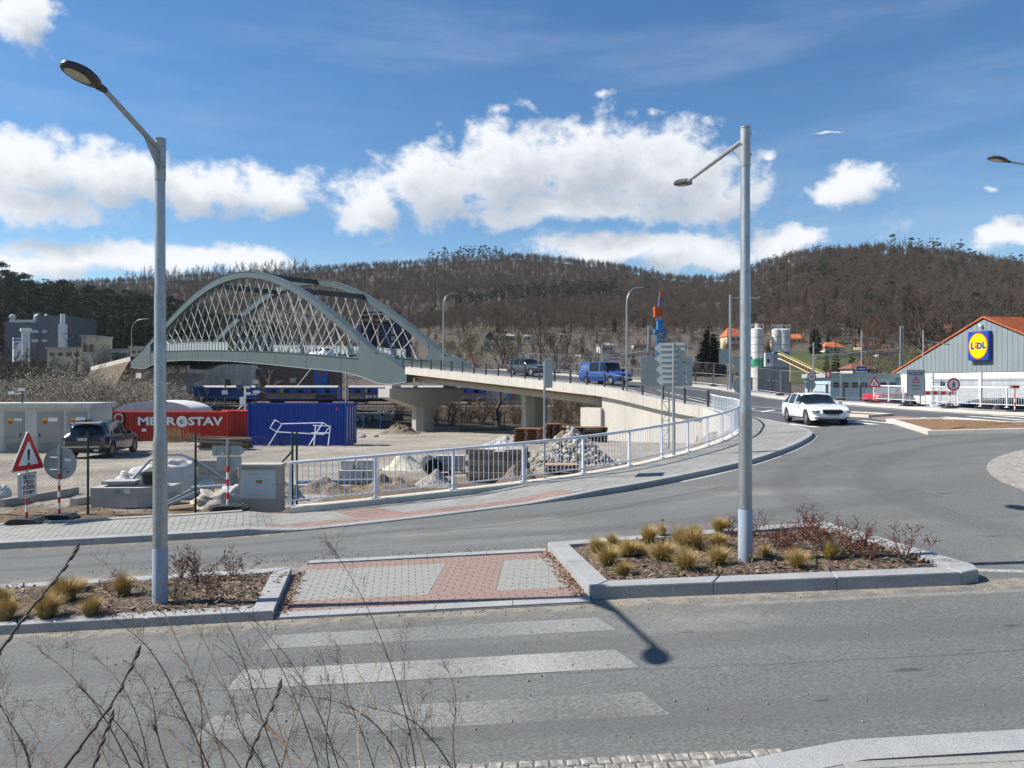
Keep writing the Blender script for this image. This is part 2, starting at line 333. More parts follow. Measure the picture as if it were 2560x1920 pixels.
def build_ground():
    xs = np.unique(np.concatenate([np.arange(-420,-60,12), np.arange(-60,-16,2), np.arange(-16,16,.4), np.arange(16,40,1.2), np.arange(40,440,14)]))
    ys = np.unique(np.concatenate([np.arange(-160,4,8), np.arange(4,17,1.2), np.arange(17,34,.35), np.arange(34,64,.8), np.arange(64,130,2), np.arange(130,215,5)]))
    b = MB(); cols = []; rows = []
    for y in ys:
        r = []
        for x in xs:
            z = gz(x, y)
            yardlike = y > 17.4 and not (zroad(x, y)-.62 < z < zroad(x, y)-.58)
            if yardlike and y < 130 and abs(x) < 100: z += random.uniform(-.035, .035)*(1 if y < 24 else .7)
            r.append((x, y, z))
            d = max(0, y-pl(RL, x)) if x < 12 else 9
            dirt = .0
            if y > 17.4 and x < 12.7: dd_ = d if x < -5.2 else max(0, d-6.5); dirt = .95 if dd_ < 1.5+.9*math.sin(x*1.7) else max(0, .75-(dd_-1.5)*.16)
            if x < -5.5: dirt *= 1 if y < 20.8 else .55
            if 21 < y < 92 and abs(math.sin((y-.35*x)*.42+math.sin(x*.21)*1.3)) < .12: dirt = max(dirt, .42)
            grass = 0; litter = 0
            if y > 92: litter = 1; grass = .35
            if 88 < y < 116 and -6 < x < 26: grass = .9
            if x < -26 and y > 50: litter = .8; grass = .4
            if x > 25 and y > 62: grass = .6
            if abs(x) > 90: grass = .7; litter = .6
            cols.append((dirt, grass, litter, 1))
        rows.append(r)
    b.sheet(rows); o = b.build('ground', groundm, smooth=180); set_mask(o, cols); struct(o)
build_ground()
def road_sheet(name, rows, m, dz=0):
    b = MB(); b.sheet([[(x, y, zroad(x, y)+dz) for x, y in r] for r in rows]); return struct(b.build(name, m, smooth=180))
rows = []
for x in np.linspace(-60, 11.2, 90):
    y1 = pl(KL, x)+.06
    rows.append([(x, lerp(4.0, y1, t)) for t in np.linspace(0, 1, 14)])
road_sheet('road', rows, asphalt)
rows = []
for y in np.concatenate([np.linspace(4, 28.6, 20), np.linspace(29.2, 90, 90)]):
    a, c = left_edge(y), right_edge(y)+.05
    rows.append([(lerp(a, c, t), y) for t in np.linspace(0, 1, 26)])
road_sheet('roundabout_road', rows, asphalt)
rows = []
for y in np.linspace(35.5, 90, 80):
    a, c = left_edge(y)+.3, right_edge(y)-.12
    if y < 39: a = lerp(c-1, a, sstep(35.5, 39, y)) if False else a
    rows.append([(lerp(a, c, t), y) for t in np.linspace(0, 1, 16)])
road_sheet('bridge_approach_road', rows, asph_new, .006)
# ---- kerbs: stones laid along a path
def extrude(b, sec, pa, na, pb, nb, zf):
    n = len(sec); vs = []
    for p, nn in ((pa, na), (pb, nb)):
        for o, h in sec: q = p+nn*o; vs.append((q.x, q.y, zf(p.x, p.y)+h))
    b.add(vs, [tuple(range(n-1, -1, -1)), tuple(range(n, 2*n))]+[(i, (i+1)%n, n+(i+1)%n, n+i) for i in range(n)])
def normals(P, side=1):
    out = []
    for i in range(len(P)):
        d = (P[min(i+1, len(P)-1)]-P[max(i-1, 0)]); d.z = 0; d.normalize(); out.append(Vector((-d.y, d.x, 0))*side)
    return out
def kerb(root, path, w, h, side=1, step=1.0, m=granite, name='kerb_stone', zf=zroad, gap=.006, base=-.25, hf=None, off=0):
    P = [Vector((p[0], p[1], 0)) for p in path]; P = resample(P, step/4) if len(P) > 2 else resample(P, step/4)
    Nn = normals(P, side); i = 0
    while i < len(P)-1:
        j = min(i+4, len(P)-1); b = MB(); hh = h if hf is None else hf(P[i].x, P[i].y); he = h if hf is None else hf(P[j].x, P[j].y)
        for k in range(i, j):
            pa, pb = P[k].copy(), P[k+1].copy()
            if k == i: pa = pa+(pb-pa)*min(.4, gap/max(1e-4, (pb-pa).length))
            h0 = lerp(hh, he, (k-i)/(j-i)); h1 = lerp(hh, he, (k+1-i)/(j-i)); n0 = len(b.v)
            sec = [(off, base), (off, h0-.02), (off+.018, h0), (off+w, h0), (off+w, base)]; extrude(b, sec, pa, Nn[k], pb, Nn[k+1], zf)
            for q in range(5):                       # far end takes the far height
                o_ = n0+5+q; v = b.v[o_]
                if q in (1, 2, 3): b.v[o_] = (v[0], v[1], v[2]+h1-h0)
        # inner end caps are hidden between pieces
        b.build(name, m, root, world=True); i = j
kr = thing('kerb', 'granite kerb curving along the pavement below the white railing', 'kerb', (0, 16, 0))
def kh(x, y): return .03+.11*max(sstep(-4.4, -5.3, x) if x < -4.2 else 0, sstep(.2, 2.2, x))
kpts = [p for p in KD if p.x > -19]
kerb(kr, kpts, .22, .14, side=1, step=1.0, hf=kh)
er = thing('edging', 'thin concrete edging strip between pavement and brown dirt', 'edging', (-10, 17.3, 0))
kerb(er, [p for p in RD if -19 < p.x < -5.7], .07, .17, side=1, step=1.0, m=concrete, name='edging_stone')
# ---- pavement: bedding sheet and pavers
def pave(z, h): return z+h
rows = [[Vector((lerp(a.x, b_.x, t), lerp(a.y, b_.y, t), zroad(lerp(a.x, b_.x, t), lerp(a.y, b_.y, t))+kh(a.x, a.y)-.012)) for t in np.linspace(0, 1.04, 6)] for a, b_ in zip(KD, RD)]
b = MB(); b.sheet(rows)
low = [[Vector((p.x, p.y, p.z)), Vector((p.x, p.y, p.z-2.6))] for p in [r[-1] for r in rows]]
b.sheet(low); o = struct(b.build('pavement', jointm, smooth=60))
def pavers_strip():
    tot = [0.0]
    mid = [(a+b_)*.5 for a, b_ in zip(KD, RD)]
    for a, b_ in zip(mid, mid[1:]): tot.append(tot[-1]+(b_-a).length)
    def fr(s):
        i = int(np.searchsorted(tot, s))-1; i = max(0, min(len(tot)-2, i)); t = (s-tot[i])/(tot[i+1]-tot[i])
        return KD[i].lerp(KD[i+1], t), RD[i].lerp(RD[i+1], t)
    out = {'g': MB(), 'r': MB()}
    s = next(tot[i] for i in range(len(KD)) if mid[i].x > -18)
    ds = .145
    while s < tot[-1]-ds:
        (a0, b0), (a1, b1) = fr(s+.004), fr(s+ds-.004); w = ((b0-a0).length+(b1-a1).length)/2; t = .235
        kx = a0.x; k = 0; cell = .28 if kx < -5 else .2
        while t+cell < w-.05:
            redz = (-4.9 < kx < 1.6 and t < .66) or (-3.0 < kx < -1.9 and t < 1.9)
            off = 0
            mb = out['r' if redz else 'g']; f0, f1 = (t+.004)/w, (t+cell-.004)/w; zz = random.uniform(-.002, .003); q = []
            for (aa, bb, f) in ((a0, b0, f0), (a1, b1, f0), (a1, b1, f1), (a0, b0, f1)):
                p = aa.lerp(bb, f); q.append(Vector((p.x, p.y, zroad(p.x, p.y)+kh(aa.x, aa.y)+zz)))
            n = len(mb.v); mb.v += [tuple(p) for p in q]+[(p.x, p.y, p.z-.02) for p in q]
            mb.f += [(n+3, n+2, n+1, n), (n, n+1, n+5, n+4), (n+1, n+2, n+6, n+5), (n+2, n+3, n+7, n+6), (n+3, n, n+4, n+7)]
            t += cell
        s += ds
    for k, m_, nm in (('g', paver_grey, 'grey_pavers'), ('r', paver_red, 'red_tactile_pavers')):
        p = out[k].build(nm, m_, o, world=False); p['kind'] = 'stuff'
PINV[o.name] = Matrix()
pavers_strip()
# pale concrete footing strip under the railing
b = MB(); P = [p for p in RD if p.x > -5.4]; Nn = normals(P, 1)
for i in range(len(P)-1): extrude(b, [(-.17,-.4),(-.17,.165),(.2,.165),(.2,-1.9)], P[i], Nn[i], P[i+1], Nn[i+1], zroad)
struct(b.build('railing_footing', concnew))
# ---- traffic islands
def soil(root, poly, h, zf=zroad, step=.12, m=soilm, amp=.04):
    xs = [p[0] for p in poly]; ys = [p[1] for p in poly]
    a, bq, c, d = poly                         # front-left, front-right, back-right, back-left
    nu, nv = int(abs(bq[0]-a[0])/step)+2, int(abs(d[1]-a[1])/step)+2; rows = []
    for j in range(nv):
        v = j/(nv-1); r = []
        for i in range(nu):
            u = i/(nu-1); x = lerp(lerp(a[0], bq[0], u), lerp(d[0], c[0], u), v); y = lerp(lerp(a[1], bq[1], u), lerp(d[1], c[1], u), v)
            e = min(u, 1-u, v, 1-v); r.append((x, y, zf(x, y)+h+random.uniform(0, amp)+.05*min(1, e*8)))
        rows.append(r)
    mb = MB(); mb.sheet(rows); return mb.build('soil', m, root, smooth=180)
def ring(root, poly, w, h, step=1.5, m=granite, base=-.2):
    n = len(poly); cx = sum(p[0] for p in poly)/n; cy = sum(p[1] for p in poly)/n
    # mitred kerb stones round a polygon (counter-clockwise)
    P = [Vector((*p, 0)) for p in poly]; inn = []
    for i in range(n):
        d0 = (P[i]-P[i-1]).normalized(); d1 = (P[(i+1)%n]-P[i]).normalized(); n0 = Vector((-d0.y, d0.x, 0)); n1 = Vector((-d1.y, d1.x, 0)); bi = (n0+n1).normalized(); inn.append(P[i]+bi*(w/max(.3, bi.dot(n0))))
    for i in range(n):
        a, b_ = P[i], P[(i+1)%n]; ia, ib = inn[i], inn[(i+1)%n]; k = max(1, round((b_-a).length/step))
        for j in range(k):
            t0, t1 = j/k+(.004/(b_-a).length), (j+1)/k-(.004/(b_-a).length); q = [a.lerp(b_, t0), a.lerp(b_, t1), ia.lerp(ib, t1), ia.lerp(ib, t0)]; mb = MB(); c = .015
            cen = (q[0]+q[1]+q[2]+q[3])/4
            lo = [(p.x, p.y, zroad(p.x, p.y)+base) for p in q]; md = [(p.x, p.y, zroad(p.x, p.y)+h-c) for p in q]; tp = [(*(p+(cen-p).normalized()*c).to_2d(), zroad(p.x, p.y)+h) for p in q]
            mb.add(lo+md+tp, [(0,3,2,1)]+[(x, (x+1)%4, 4+(x+1)%4, 4+x) for x in range(4)]+[(4+x, 4+(x+1)%4, 8+(x+1)%4, 8+x) for x in range(4)]+[(8,9,10,11)])
            mb.build('kerb_stone', m, root)
    return [(p.x, p.y) for p in inn]
lp = thing('planting_bed', 'granite edged planting bed with the taller lamp post at its middle', 'planter', (-8, 10.4, 0))
LPOLY = [(-17, 9.32), (-2.95, 9.5), (-3.38, 11.8), (-17, 11.25)]
soil(lp, [(-16.9, 9.5), (-3.1, 9.65), (-3.5, 11.65), (-16.9, 11.1)], .07); ring(lp, LPOLY, .27, .12)
rp = thing('planting_bed', 'granite edged planting bed full of golden grass tufts and red twigs', 'planter', (3.2, 11, 0))
RPOLY = [(1.0, 9.68), (5.55, 9.5), (5.82, 9.6), (5.9, 9.82), (5.3, 12.9), (4.9, 12.95), (.58, 12.45)]
soil(rp, [(1.2, 9.9), (5.6, 9.72), (5.15, 12.75), (.8, 12.3)], .09); ring(rp, RPOLY, .28, .165, 1.35)
# crossing refuge between the beds
cr = tag(MB().add([(-2.95,9.55,0)], []).build('crossing_refuge', jointm), kind='structure')
bpy.data.objects.remove(cr)
b = MB(); b.sheet([[(x, y, zroad(x, y)+.012) for x in (-3.35, -1, 1.02)] for y in (9.5, 11, 12.35)])
cr = struct(b.build('crossing_refuge', jointm)); PINV[cr.name] = Matrix()
def one_paver(l, w, m, nm):
    mb = MB(); c = .0035; x, y = l/2-.0018, w/2-.0018
    mb.add([(-x,-y,-.03),(x,-y,-.03),(x,y,-.03),(-x,y,-.03),(-x,-y,-c),(x,-y,-c),(x,y,-c),(-x,y,-c),(-x+c,-y+c,0),(x-c,-y+c,0),(x-c,y-c,0),(-x+c,y-c,0)],
           [(0,1,5,4),(1,2,6,5),(2,3,7,6),(3,0,4,7),(4,5,9,8),(5,6,10,9),(6,7,11,10),(7,4,8,11),(8,9,10,11)]); me = mb.mesh(nm); me.materials.append(m); return me
gm, rm = one_paver(.2, .1, paver_grey, 'grey_paver'), one_paver(.2, .1, paver_red, 'red_paver')
PT = math.atan(PB); PT2 = math.atan(PC)
nred = 0
def lay(x0, x1, y, isred, odd):
    global nred
    x = x0
    while x < x1-.03:
        l = min(.1 if (odd and x == x0) else .2, x1-x)
        if isred: nred += 1
        if not (isred and nred > 299):
            q = bpy.data.objects.new('red_paver' if isred else 'grey_paver', rm if isred else gm); COL.objects.link(q); q.parent = cr; q.scale = (l/.2, 1, 1)
            q.location = (x+l/2, y, zroad(x+l/2, y)+.028+random.uniform(-.002, .002)); q.rotation_euler = (PT2, -PT, 0)
        x += l
for j in range(26):
    y = 9.78+j*.1; v = (y-9.5)/(12.4-9.5); xl, xr = lerp(-2.9, -3.3, v)+.03, lerp(.98, .6, v); m0, m1 = lerp(-1.15, -1.0, v), lerp(-.25, -.1, v)
    if j < 5 or j >= 22: lay(xl, xr, y, True, j % 2)
    else: lay(xl, m0, y, False, j % 2); lay(m0, m1, y, True, j % 2); lay(m1, xr, y, False, j % 2)
for (ya, yb, nm) in ((9.5, 9.72, 0), (12.4, 12.6, 1)):
    kr2 = thing('flush_kerb', ['flush granite kerb at the near side of the crossing refuge', 'flush granite kerb at the far side of the crossing refuge'][nm], 'kerb', (-1, ya, 0))
    x0, x1 = (-2.9, .98) if nm == 0 else (-3.3, .55)
    for i in range(4):
        a, c = lerp(x0, x1, i/4)+.004, lerp(x0, x1, (i+1)/4)-.004; mb = MB()
        mb.hexa([(x, y, zroad(x, y)+h) for h in (-.1, .034) for x, y in ((a, ya+.02*(a+3)/4), (c, ya+.02*(c+3)/4), (c, yb+.02*(c+3)/4), (a, yb+.02*(a+3)/4))]); mb.build('kerb_stone', granite, kr2)
# far splitter islands
mulch = mat('bark_mulch', (.20,.115,.06), .95, var=.25, vs=3, fine=.5, fs=22, bump=1, bs=18)
sp1 = thing('splitter_island', 'kerbed splitter island filled with brown bark mulch', 'traffic island', (18, 31, 1))
P1 = [(15.4, 28.5), (18.4, 27.5), (23, 26.6), (24, 28.2), (19.9, 30.6), (19.4, 34.4), (17.3, 35.6)]
inn = ring(sp1, P1, .25, .15, 1.3, concnew)
b = MB()
ct = (sum(p[0] for p in inn)/7, sum(p[1] for p in inn)/7); R0 = resample([Vector((*p, 0)) for p in inn+[inn[0]]], .35); rows = []
for k in (1, .66, .33, .02): rows.append([(lerp(ct[0], p.x, k), lerp(ct[1], p.y, k), zroad(lerp(ct[0], p.x, k), lerp(ct[1], p.y, k))+.1+random.uniform(0, .06)*(k < .9)) for p in R0+[R0[0]]])
b.sheet(rows); b.build('soil', mulch, sp1, smooth=180)
sp2 = thing('splitter_island', 'small kerbed island with red bark behind the white estate car', 'traffic island', (17.6, 41, 1))
P2 = [(17.9, 38.6), (19.3, 38.9), (18.0, 46), (16.4, 45)]
inn = ring(sp2, P2, .2, .14, 1.3, concnew); b = MB(); b.add([(p[0], p[1], zroad(*p)+.1) for p in inn], [(0,1,2,3)]); b.build('soil', mulch, sp2)
b = MB(); b.sheet([[(x, y, zroad(x, y)+.03) for x in xs_] for y, xs_ in ((35.7, (17.2, 18.3, 19.4)), (37.2, (17.5, 18.4, 19.4)), (38.5, (17.9, 18.6, 19.3)))]); struct(b.build('refuge_paving', paver_red))
# roundabout's central island: apron ring of setts, kerb, planted middle out of view
rb = thing('roundabout_island', 'pale stone apron and kerb of the roundabout island', 'traffic island', (20.5, 14, 1))
def ringpart(r0, r1, h0, h1, m, nm, seg, gap=0.0, rows_=1):
    for k in range(seg):
        a0, a1 = lerp(PI*.45, PI*1.35, k/seg), lerp(PI*.45, PI*1.35, (k+1)/seg); mb = MB(); pts = []
        for (r, h) in ((r0, -.2), (r0, h0), (r1, h1), (r1, -.2)):
            for a in (a0+gap/r, a1-gap/r):
                x, y = 20.5+r*math.cos(a), 14+r*math.sin(a); pts.append((x, y, zroad(x, y)+h))
        mb.add(pts, [(0,1,3,2),(2,3,5,4),(4,5,7,6),(0,2,4,6),(1,7,5,3)]); mb.build(nm, m, rb)
sett = mat('granite_setts', (.27,.25,.22), .9, var=.2, vs=6, fine=.35, fs=12, bump=.8, bs=11)
ringpart(10.1, 9.25, .035, .06, sett, 'sett_strip', 24); ringpart(9.24, 8.7, .11, .125, granite, 'kerb_stone', 32, .005); ringpart(8.69, 2, .11, .4, sett, 'apron', 12)
# ---- road markings and dust
def film(name, poly, m, dz, cols=None, nu=8, nv=3):
    a, b_, c, d = poly; rows = []; ms = []
    for j in range(nv+1):
        r = []
        for i in range(nu+1):
            u, v = i/nu, j/nv; x = lerp(lerp(a[0], b_[0], u), lerp(d[0], c[0], u), v); y = lerp(lerp(a[1], b_[1], u), lerp(d[1], c[1], u), v); r.append((x, y, zroad(x, y)+dz)); ms.append((*( [cols(u, v)]*3 if callable(cols) else [cols or .5]*3), 1))
        rows.append(r)
    mb = MB(); mb.sheet(rows); o = mb.build(name, m); set_mask(o, ms); return struct(o)
def stripe(y0, y1, x0, x1, wear, sk=.16): film('zebra_stripe', [(x0, y0-.0), (x1, y0+.05), (x1-sk, y1+.05), (x0-.02, y1)], linepaint, .005, wear)
stripe(8.44, 8.9, -2.75, 1.15, lambda u, v: .36+.08*math.sin(u*9)); stripe(7.33, 7.83, -2.72, 1.22, lambda u, v: .62-.2*abs(math.sin(u*7+1)) if u > .08 else .45); stripe(6.28, 6.75, -2.6, 1.3, lambda u, v: .31+.08*math.sin(u*11+2))
for y, w in ((13.3, .28), (14.25, .25), (15.05, .24)): stripe(y, y+.42, -2.9, 1.0, w)
film('edge_line', [(2.3, 9.16), (14, 9.0), (14, 9.12), (2.3, 9.28)], linepaint, .005, .34)
film('edge_line', [(6.0, 10.1), (9.5, 8.9), (9.6, 9.0), (6.05, 10.25)], linepaint, .0055, .6)
film('dust', [(-17, 8.85), (14, 9.1), (14, 9.75), (-17, 9.5)], dust, .004, lambda u, v: .42+.32*v)
film('dust', [(-17, 11.2), (1, 12.35), (1, 13.1), (-17, 12.0)], dust, .004, lambda u, v: .74-.36*v)
film('dust', [(-18, 14.3), (-4.5, 14.5), (-4.5, 15.3), (-18, 15.1)], dust, .004, lambda u, v: .3+.36*v)
film('dust', [(-4, 15.4), (6.5, 21), (6.2, 22), (-5, 15.8)], dust, .004, lambda u, v: .25+.4*v)
film('dust', [(5, 9.6), (14, 9.6), (16, 15), (6, 13.5)], dust, .004, lambda u, v: .12+.27*math.sin(u*PI)*math.sin(v*PI))
film('dust', [(4.5, 16), (13, 12), (13, 18), (6, 20)], dust, .0045, lambda u, v: .1+.26*math.sin(u*PI)*math.sin(v*PI))
film('dust', [(-17, 6.9), (14, 6.9), (14, 7.3), (-17, 7.3)], dust, .0035, lambda u, v: .16+.16*math.sin(v*PI))
film('dust', [(11.3, 28.6), (14, 28), (14.6, 33), (12.8, 34)], dust, .0045, .34)
polish = fade_mat('polished_asphalt', (.19,.19,.185), .2, .8, 2.5, .6, .5); tarm = mat('tar_seam', (.065,.065,.063), .7)
bump_ = lambda u, v: .15+.5*math.sin(v*PI)
for y0, y1 in ((5.95,6.6),(7.7,8.35)): film('wheel_track', [(-17, y0-.1), (14, y0+.1), (14, y1+.1), (-17, y1-.1)], polish, .003, bump_, 20, 6)
for f0, f1 in ((.22,.36),(.6,.76)):
    rw = [[(p.x, lerp(12.6+.02*p.x, p.y, f), 0) for f in np.linspace(f0, f1, 5)] for p in KD if -17 < p.x < 9]; mb = MB(); mb.sheet([[(x, y, zroad(x, y)+.003) for x, y, _ in r_] for r_ in rw]); q_ = struct(mb.build('wheel_track', polish)); set_mask(q_, [(.15+.5*math.sin(j/4*PI),)*3+(1,) for r_ in rw for j in range(5)])
for r0 in (12.2, 14.2):
    an = np.linspace(PI*.5, PI*1.25, 40); mb = MB(); mb.sheet([[(20.5+(r0+d)*math.cos(a), 14+(r0+d)*math.sin(a), zroad(20.5+(r0+d)*math.cos(a), 14+(r0+d)*math.sin(a))+.0032) for d in np.linspace(0, 1.0, 5)] for a in an]); q_ = struct(mb.build('wheel_track', polish)); set_mask(q_, [(.1+.5*math.sin(j/4*PI),)*3+(1,) for _ in an for j in range(5)])
def crack(pts, w, seed):
    rc = random.Random(seed); P_ = resample([Vector((*p, 0)) for p in pts], .18); P_ = [p+Vector((rc.gauss(0,.018), rc.gauss(0,.018), 0)) for p in P_]; Nn_ = normals(P_, 1); mb = MB(); mb.sheet([[(p.x-n.x*w/2, p.y-n.y*w/2, zroad(p.x, p.y)+.0045), (p.x+n.x*w/2, p.y+n.y*w/2, zroad(p.x, p.y)+.0045)] for p, n in zip(P_, Nn_)]); struct(mb.build('tar_seam', tarm))
crack([(-2.5,14.5),(0,14.95),(2.2,16.2),(5.2,18.6)], .016, 1); crack([(-9,7.25),(-3,7.35),(4,7.3),(11,7.5)], .005, 2); crack([(13.2,34.2),(17,34.0)], .04, 5)
oil = fade_mat('oil_stain', (.03,.03,.03), .25, .8, 9, .4, .5)
for x, y, r_ in ((3.6,7.0,.13),(-.6,6.1,.09),(5.2,8.0,.1),(2.6,6.45,.07),(6.3,6.9,.12),(-5,6.5,.1),(4.4,7.4,.06),(9,16,.2),(7.5,12,.15),(2,14.2,.12),(-6,13.6,.1),(4.9,6.1,.05),(1.9,8.3,.06)): film('oil_stain', [(x-r_*1.6, y-r_*.6), (x+r_*1.6, y-r_*.6), (x+r_*1.6, y+r_*.6), (x-r_*1.6, y+r_*.6)], oil, .0048, lambda u, v: .62*math.sin(u*PI)*math.sin(v*PI), 6, 6)
# pale gutter slab round the pavement's tip
gp = [p for p in KD if p.x > 4 and p.y < 36]; Nn = normals(gp, -1); b = MB()
b.sheet([[(p.x+n.x*o, p.y+n.y*o, zroad(p.x, p.y)+.006) for o in (0, .38)] for p, n in zip(gp, Nn)])
struct(b.build('gutter_strip', mat('gutter_concrete', (.40,.38,.34), .9, var=.2, vs=2)))
def line(pts, w, m=linefresh, dz=.011, name='line_marking'):
    P = [Vector((*p, 0)) for p in pts]; Nn = normals(P, 1); mb = MB(); mb.sheet([[(p.x-n.x*w/2, p.y-n.y*w/2, zroad(p.x, p.y)+dz), (p.x+n.x*w/2, p.y+n.y*w/2, zroad(p.x, p.y)+dz)] for p, n in zip(P, Nn)]); return struct(mb.build(name, m))
for k in range(5): line([(19.9+k*.62, 31.6+k*.9), (21.3+k*.28, 37.4+k*.6)], .42, dz=.012, name='zebra_stripe') if False else None
for k in range(4): line([(19.7+k*.95, 36.9-.9*k*.3), (19.75+k*.95, 33.0-.9*k*.3)], .45, name='zebra_stripe')
for k in range(5): line([(13.5+k*.85, 37.3-.06*k), (13.6+k*.85, 34.4-.06*k)], .45, name='zebra_stripe') if k != 2 else None
ee = [p for p in FARD if 35 < p.y < 84]; en = normals(ee, 1); line([(p.x+n.x*-.0-.55, p.y-.1) for p, n in zip(ee, en)], .14, name='edge_line')
line([(18.3, 46.5), (15.4, 54), (11.5, 61), (5, 70), (-4, 82)], .13, name='centre_line')
line([(16.2, 45.2), (14.4, 52), (11.5, 61)], .13, name='centre_line')
for k in range(4): line([(16.1-.5*k, 46+2.1*k), (17.6-.72*k, 47.4+2.1*k)], .3, dz=.012, name='hatch_marking')
# ---- far pavement with kerb along the road to the bridge
P = [p for p in FARD if p.x < 45]; Nn = normals(P, -1); b = MB()
if Nn[10].x < 0: Nn = [-n for n in Nn]
def wid(p): return 2.2 if p.y < 55 else 2.6
for i in range(len(P)-1):
    extrude(b, [(.2,-.3),(.2,.125),(wid(P[i]),.14),(wid(P[i]),-1.2)], P[i], Nn[i], P[i+1], Nn[i+1], zroad)
struct(b.build('far_pavement', mat('far_paving', (.40,.38,.35), .9, var=.15, vs=1.5, fine=.15, fs=12)))
fk = thing('kerb', 'pale concrete kerb along the far side of the bridge approach', 'kerb', (22, 50, 1.5))
FK = P
for i in range(0, len(P)-1, 2):
    b = MB(); j = min(i+2, len(P)-1)
    for k in range(i, j): extrude(b, [(0,-.3),(0,.125),(.02,.145),(.2,.145),(.2,-.3)], P[k], Nn[k], P[k+1], Nn[k+1], zroad)
    b.build('kerb_stone', concnew, fk)
b = MB(); PP = [(p, n) for p, n in zip(P, Nn) if 33 < p.y < 40]
b.sheet([[(p.x+n.x*o, p.y+n.y*o, zroad(p.x, p.y)+.15) for o in (.3, 1.9)] for p, n in PP]); struct(b.build('tactile_paving', paver_red))
# ---- near pavement at the bottom right: cobble gutter, flush kerb, pavers
ns = thing('near_kerb', 'wide flush granite kerb in the lower corner beside cobbles', 'kerb', (3, 5.6, 0))
def nearY(x): return 5.73+.02*(x-2.5) if x > 2.5 else 5.73-.257*(2.5-x)
for i in range(9):
    a, c = 1.0+i*.75, 1.0+(i+1)*.75-.006; mb = MB()
    mb.hexa([(x, nearY(x)-(w if x > -9 else w), zroad(x, 5.6)+h) for h in (-.15, .016) for x, w in ((a, .3), (c, .3), (c, 0), (a, 0))]); mb.build('kerb_stone', granite, ns)
cb = thing('cobble_gutter', 'double row of granite cobbles along the near road edge', 'cobbles', (-1, 5.5, 0))
mb0 = MB(); mb0.add([(-.054,-.054,-.06),(.05,-.05,-.06),(.05,.05,-.06),(-.05,.05,-.06),(-.052,-.05,0),(.05,-.052,0),(.05,.052,0),(-.05,.05,0),(-.042,-.042,.008),(.043,-.042,.009),(.042,.044,.007),(-.044,.042,.009)],
    [(0,1,5,4),(1,2,6,5),(2,3,7,6),(3,0,4,7),(4,5,9,8),(5,6,10,9),(6,7,11,10),(7,4,8,11),(8,9,10,11)]); cme = mb0.mesh('cobble'); cme.materials.append(sett)
for r in range(3):
    for i in range(48):
        x = -3.2+i*.114+(.05 if r % 2 else 0); yy = 5.62-r*.114
        if yy < nearY(x)+.03 and x > .6: continue
        q = bpy.data.objects.new('cobble', cme); COL.objects.link(q); q.parent = cb; q.location = Vector((x, yy+random.uniform(-.006,.006), zroad(x, yy)+.003))-Vector((-1, 5.5, 0)); q.rotation_euler = (random.uniform(-.05,.05), random.uniform(-.05,.05), random.uniform(-.12,.12)+(PI/2)*random.randint(0,3)); q.scale = (random.uniform(.9,1.08),)*3
b = MB(); b.sheet([[(x, y, zroad(x, y)+.012) for x in np.linspace(-8, 12, 12)] for y in (2.5, 4, 5.42)]); npv = struct(b.build('near_pavement', jointm)); PINV[npv.name] = Matrix()
for j in range(9):
    for i in range(34):
        x = 1.2+i*.203+(.1 if j % 2 else 0); y = 5.34-j*.103
        if x > 5.4 or y < 4.5 or y > nearY(x)-.36: continue
        q = bpy.data.objects.new('grey_paver', gm); COL.objects.link(q); q.parent = npv; q.location = (x, y, zroad(x, y)+.028); q.rotation_euler = (PT2, -PT, random.uniform(-.01,.01))
# bank below the viewpoint
b = MB(); b.sheet([[(x, y, z+zroad(x, y)*.5+random.uniform(-.05,.05)) for x in np.linspace(-12, 12, 40)] for y, z in ((4.6,.0),(4.0,.25),(3.2,.6),(2.2,1.0),(1.0,1.35),(0,1.45),(-3,1.5))])
o = b.build('bank', soilm, smooth=180); struct(o)
# ================================================================== lamps, railings, signs, cabinet, fence
headm = paint('lamp_head_grey', (.05,.048,.046), .45); lensm = mat('lamp_lens', (.42,.42,.33), .25, var=.1, vs=20, spec=.6)
sleeve = paint('pole_sleeve', (.30,.35,.42), .5, var=.08)
def rotz(a): return Matrix.Rotation(a, 3, 'Z')
def lamp_head(root, c, d, L=.62, w=.34, tilt=.15):
    """flat oval street lamp head, long axis along d"""
    d = Vector(d).normalized(); d = (d+Vector((0,0,tilt))).normalized(); x = d.cross(Vector((0,0,1))).normalized(); u = x.cross(d); c = Vector(c)
    def ringp(sc, h, n=20):
        out = []
        for k in range(n):
            a = 2*PI*k/n; l, s = math.cos(a), math.sin(a); ww = w/2*(1-.28*max(0, -l)); out.append(c+d*(l*L/2*sc)+x*(s*ww*sc)+u*h)
        return out
    b = MB(); rings = [ringp(.86, -.03), ringp(.97, -.02), ringp(1, .0), ringp(.94, .035), ringp(.7, .06), ringp(.3, .07)]; n = 20
    vs = [p for r in rings for p in r]; fs = [(i*n+k, i*n+(k+1)%n, (i+1)*n+(k+1)%n, (i+1)*n+k) for i in range(5) for k in range(n)]+[tuple(range(n-1,-1,-1)), tuple(range(5*n, 6*n))]
    b.add(vs, fs); h = b.build('lamp_head', headm, root, smooth=40)
    b = MB(); q = [p+d*.05 for p in ringp(.62, -.034)]; b.add(q+[p-u*.006 for p in q], [tuple(range(2*n-1, n-1, -1))]+[(k, n+k, n+(k+1)%n, (k+1)%n) for k in range(n)]); b.build('lens', lensm, root)
    b = MB(); b.tube([c-d*(L*.42), c-d*(L*.62)], [.045, .035], 8); b.build('socket', headm, root)
    return c-d*(L*.6)
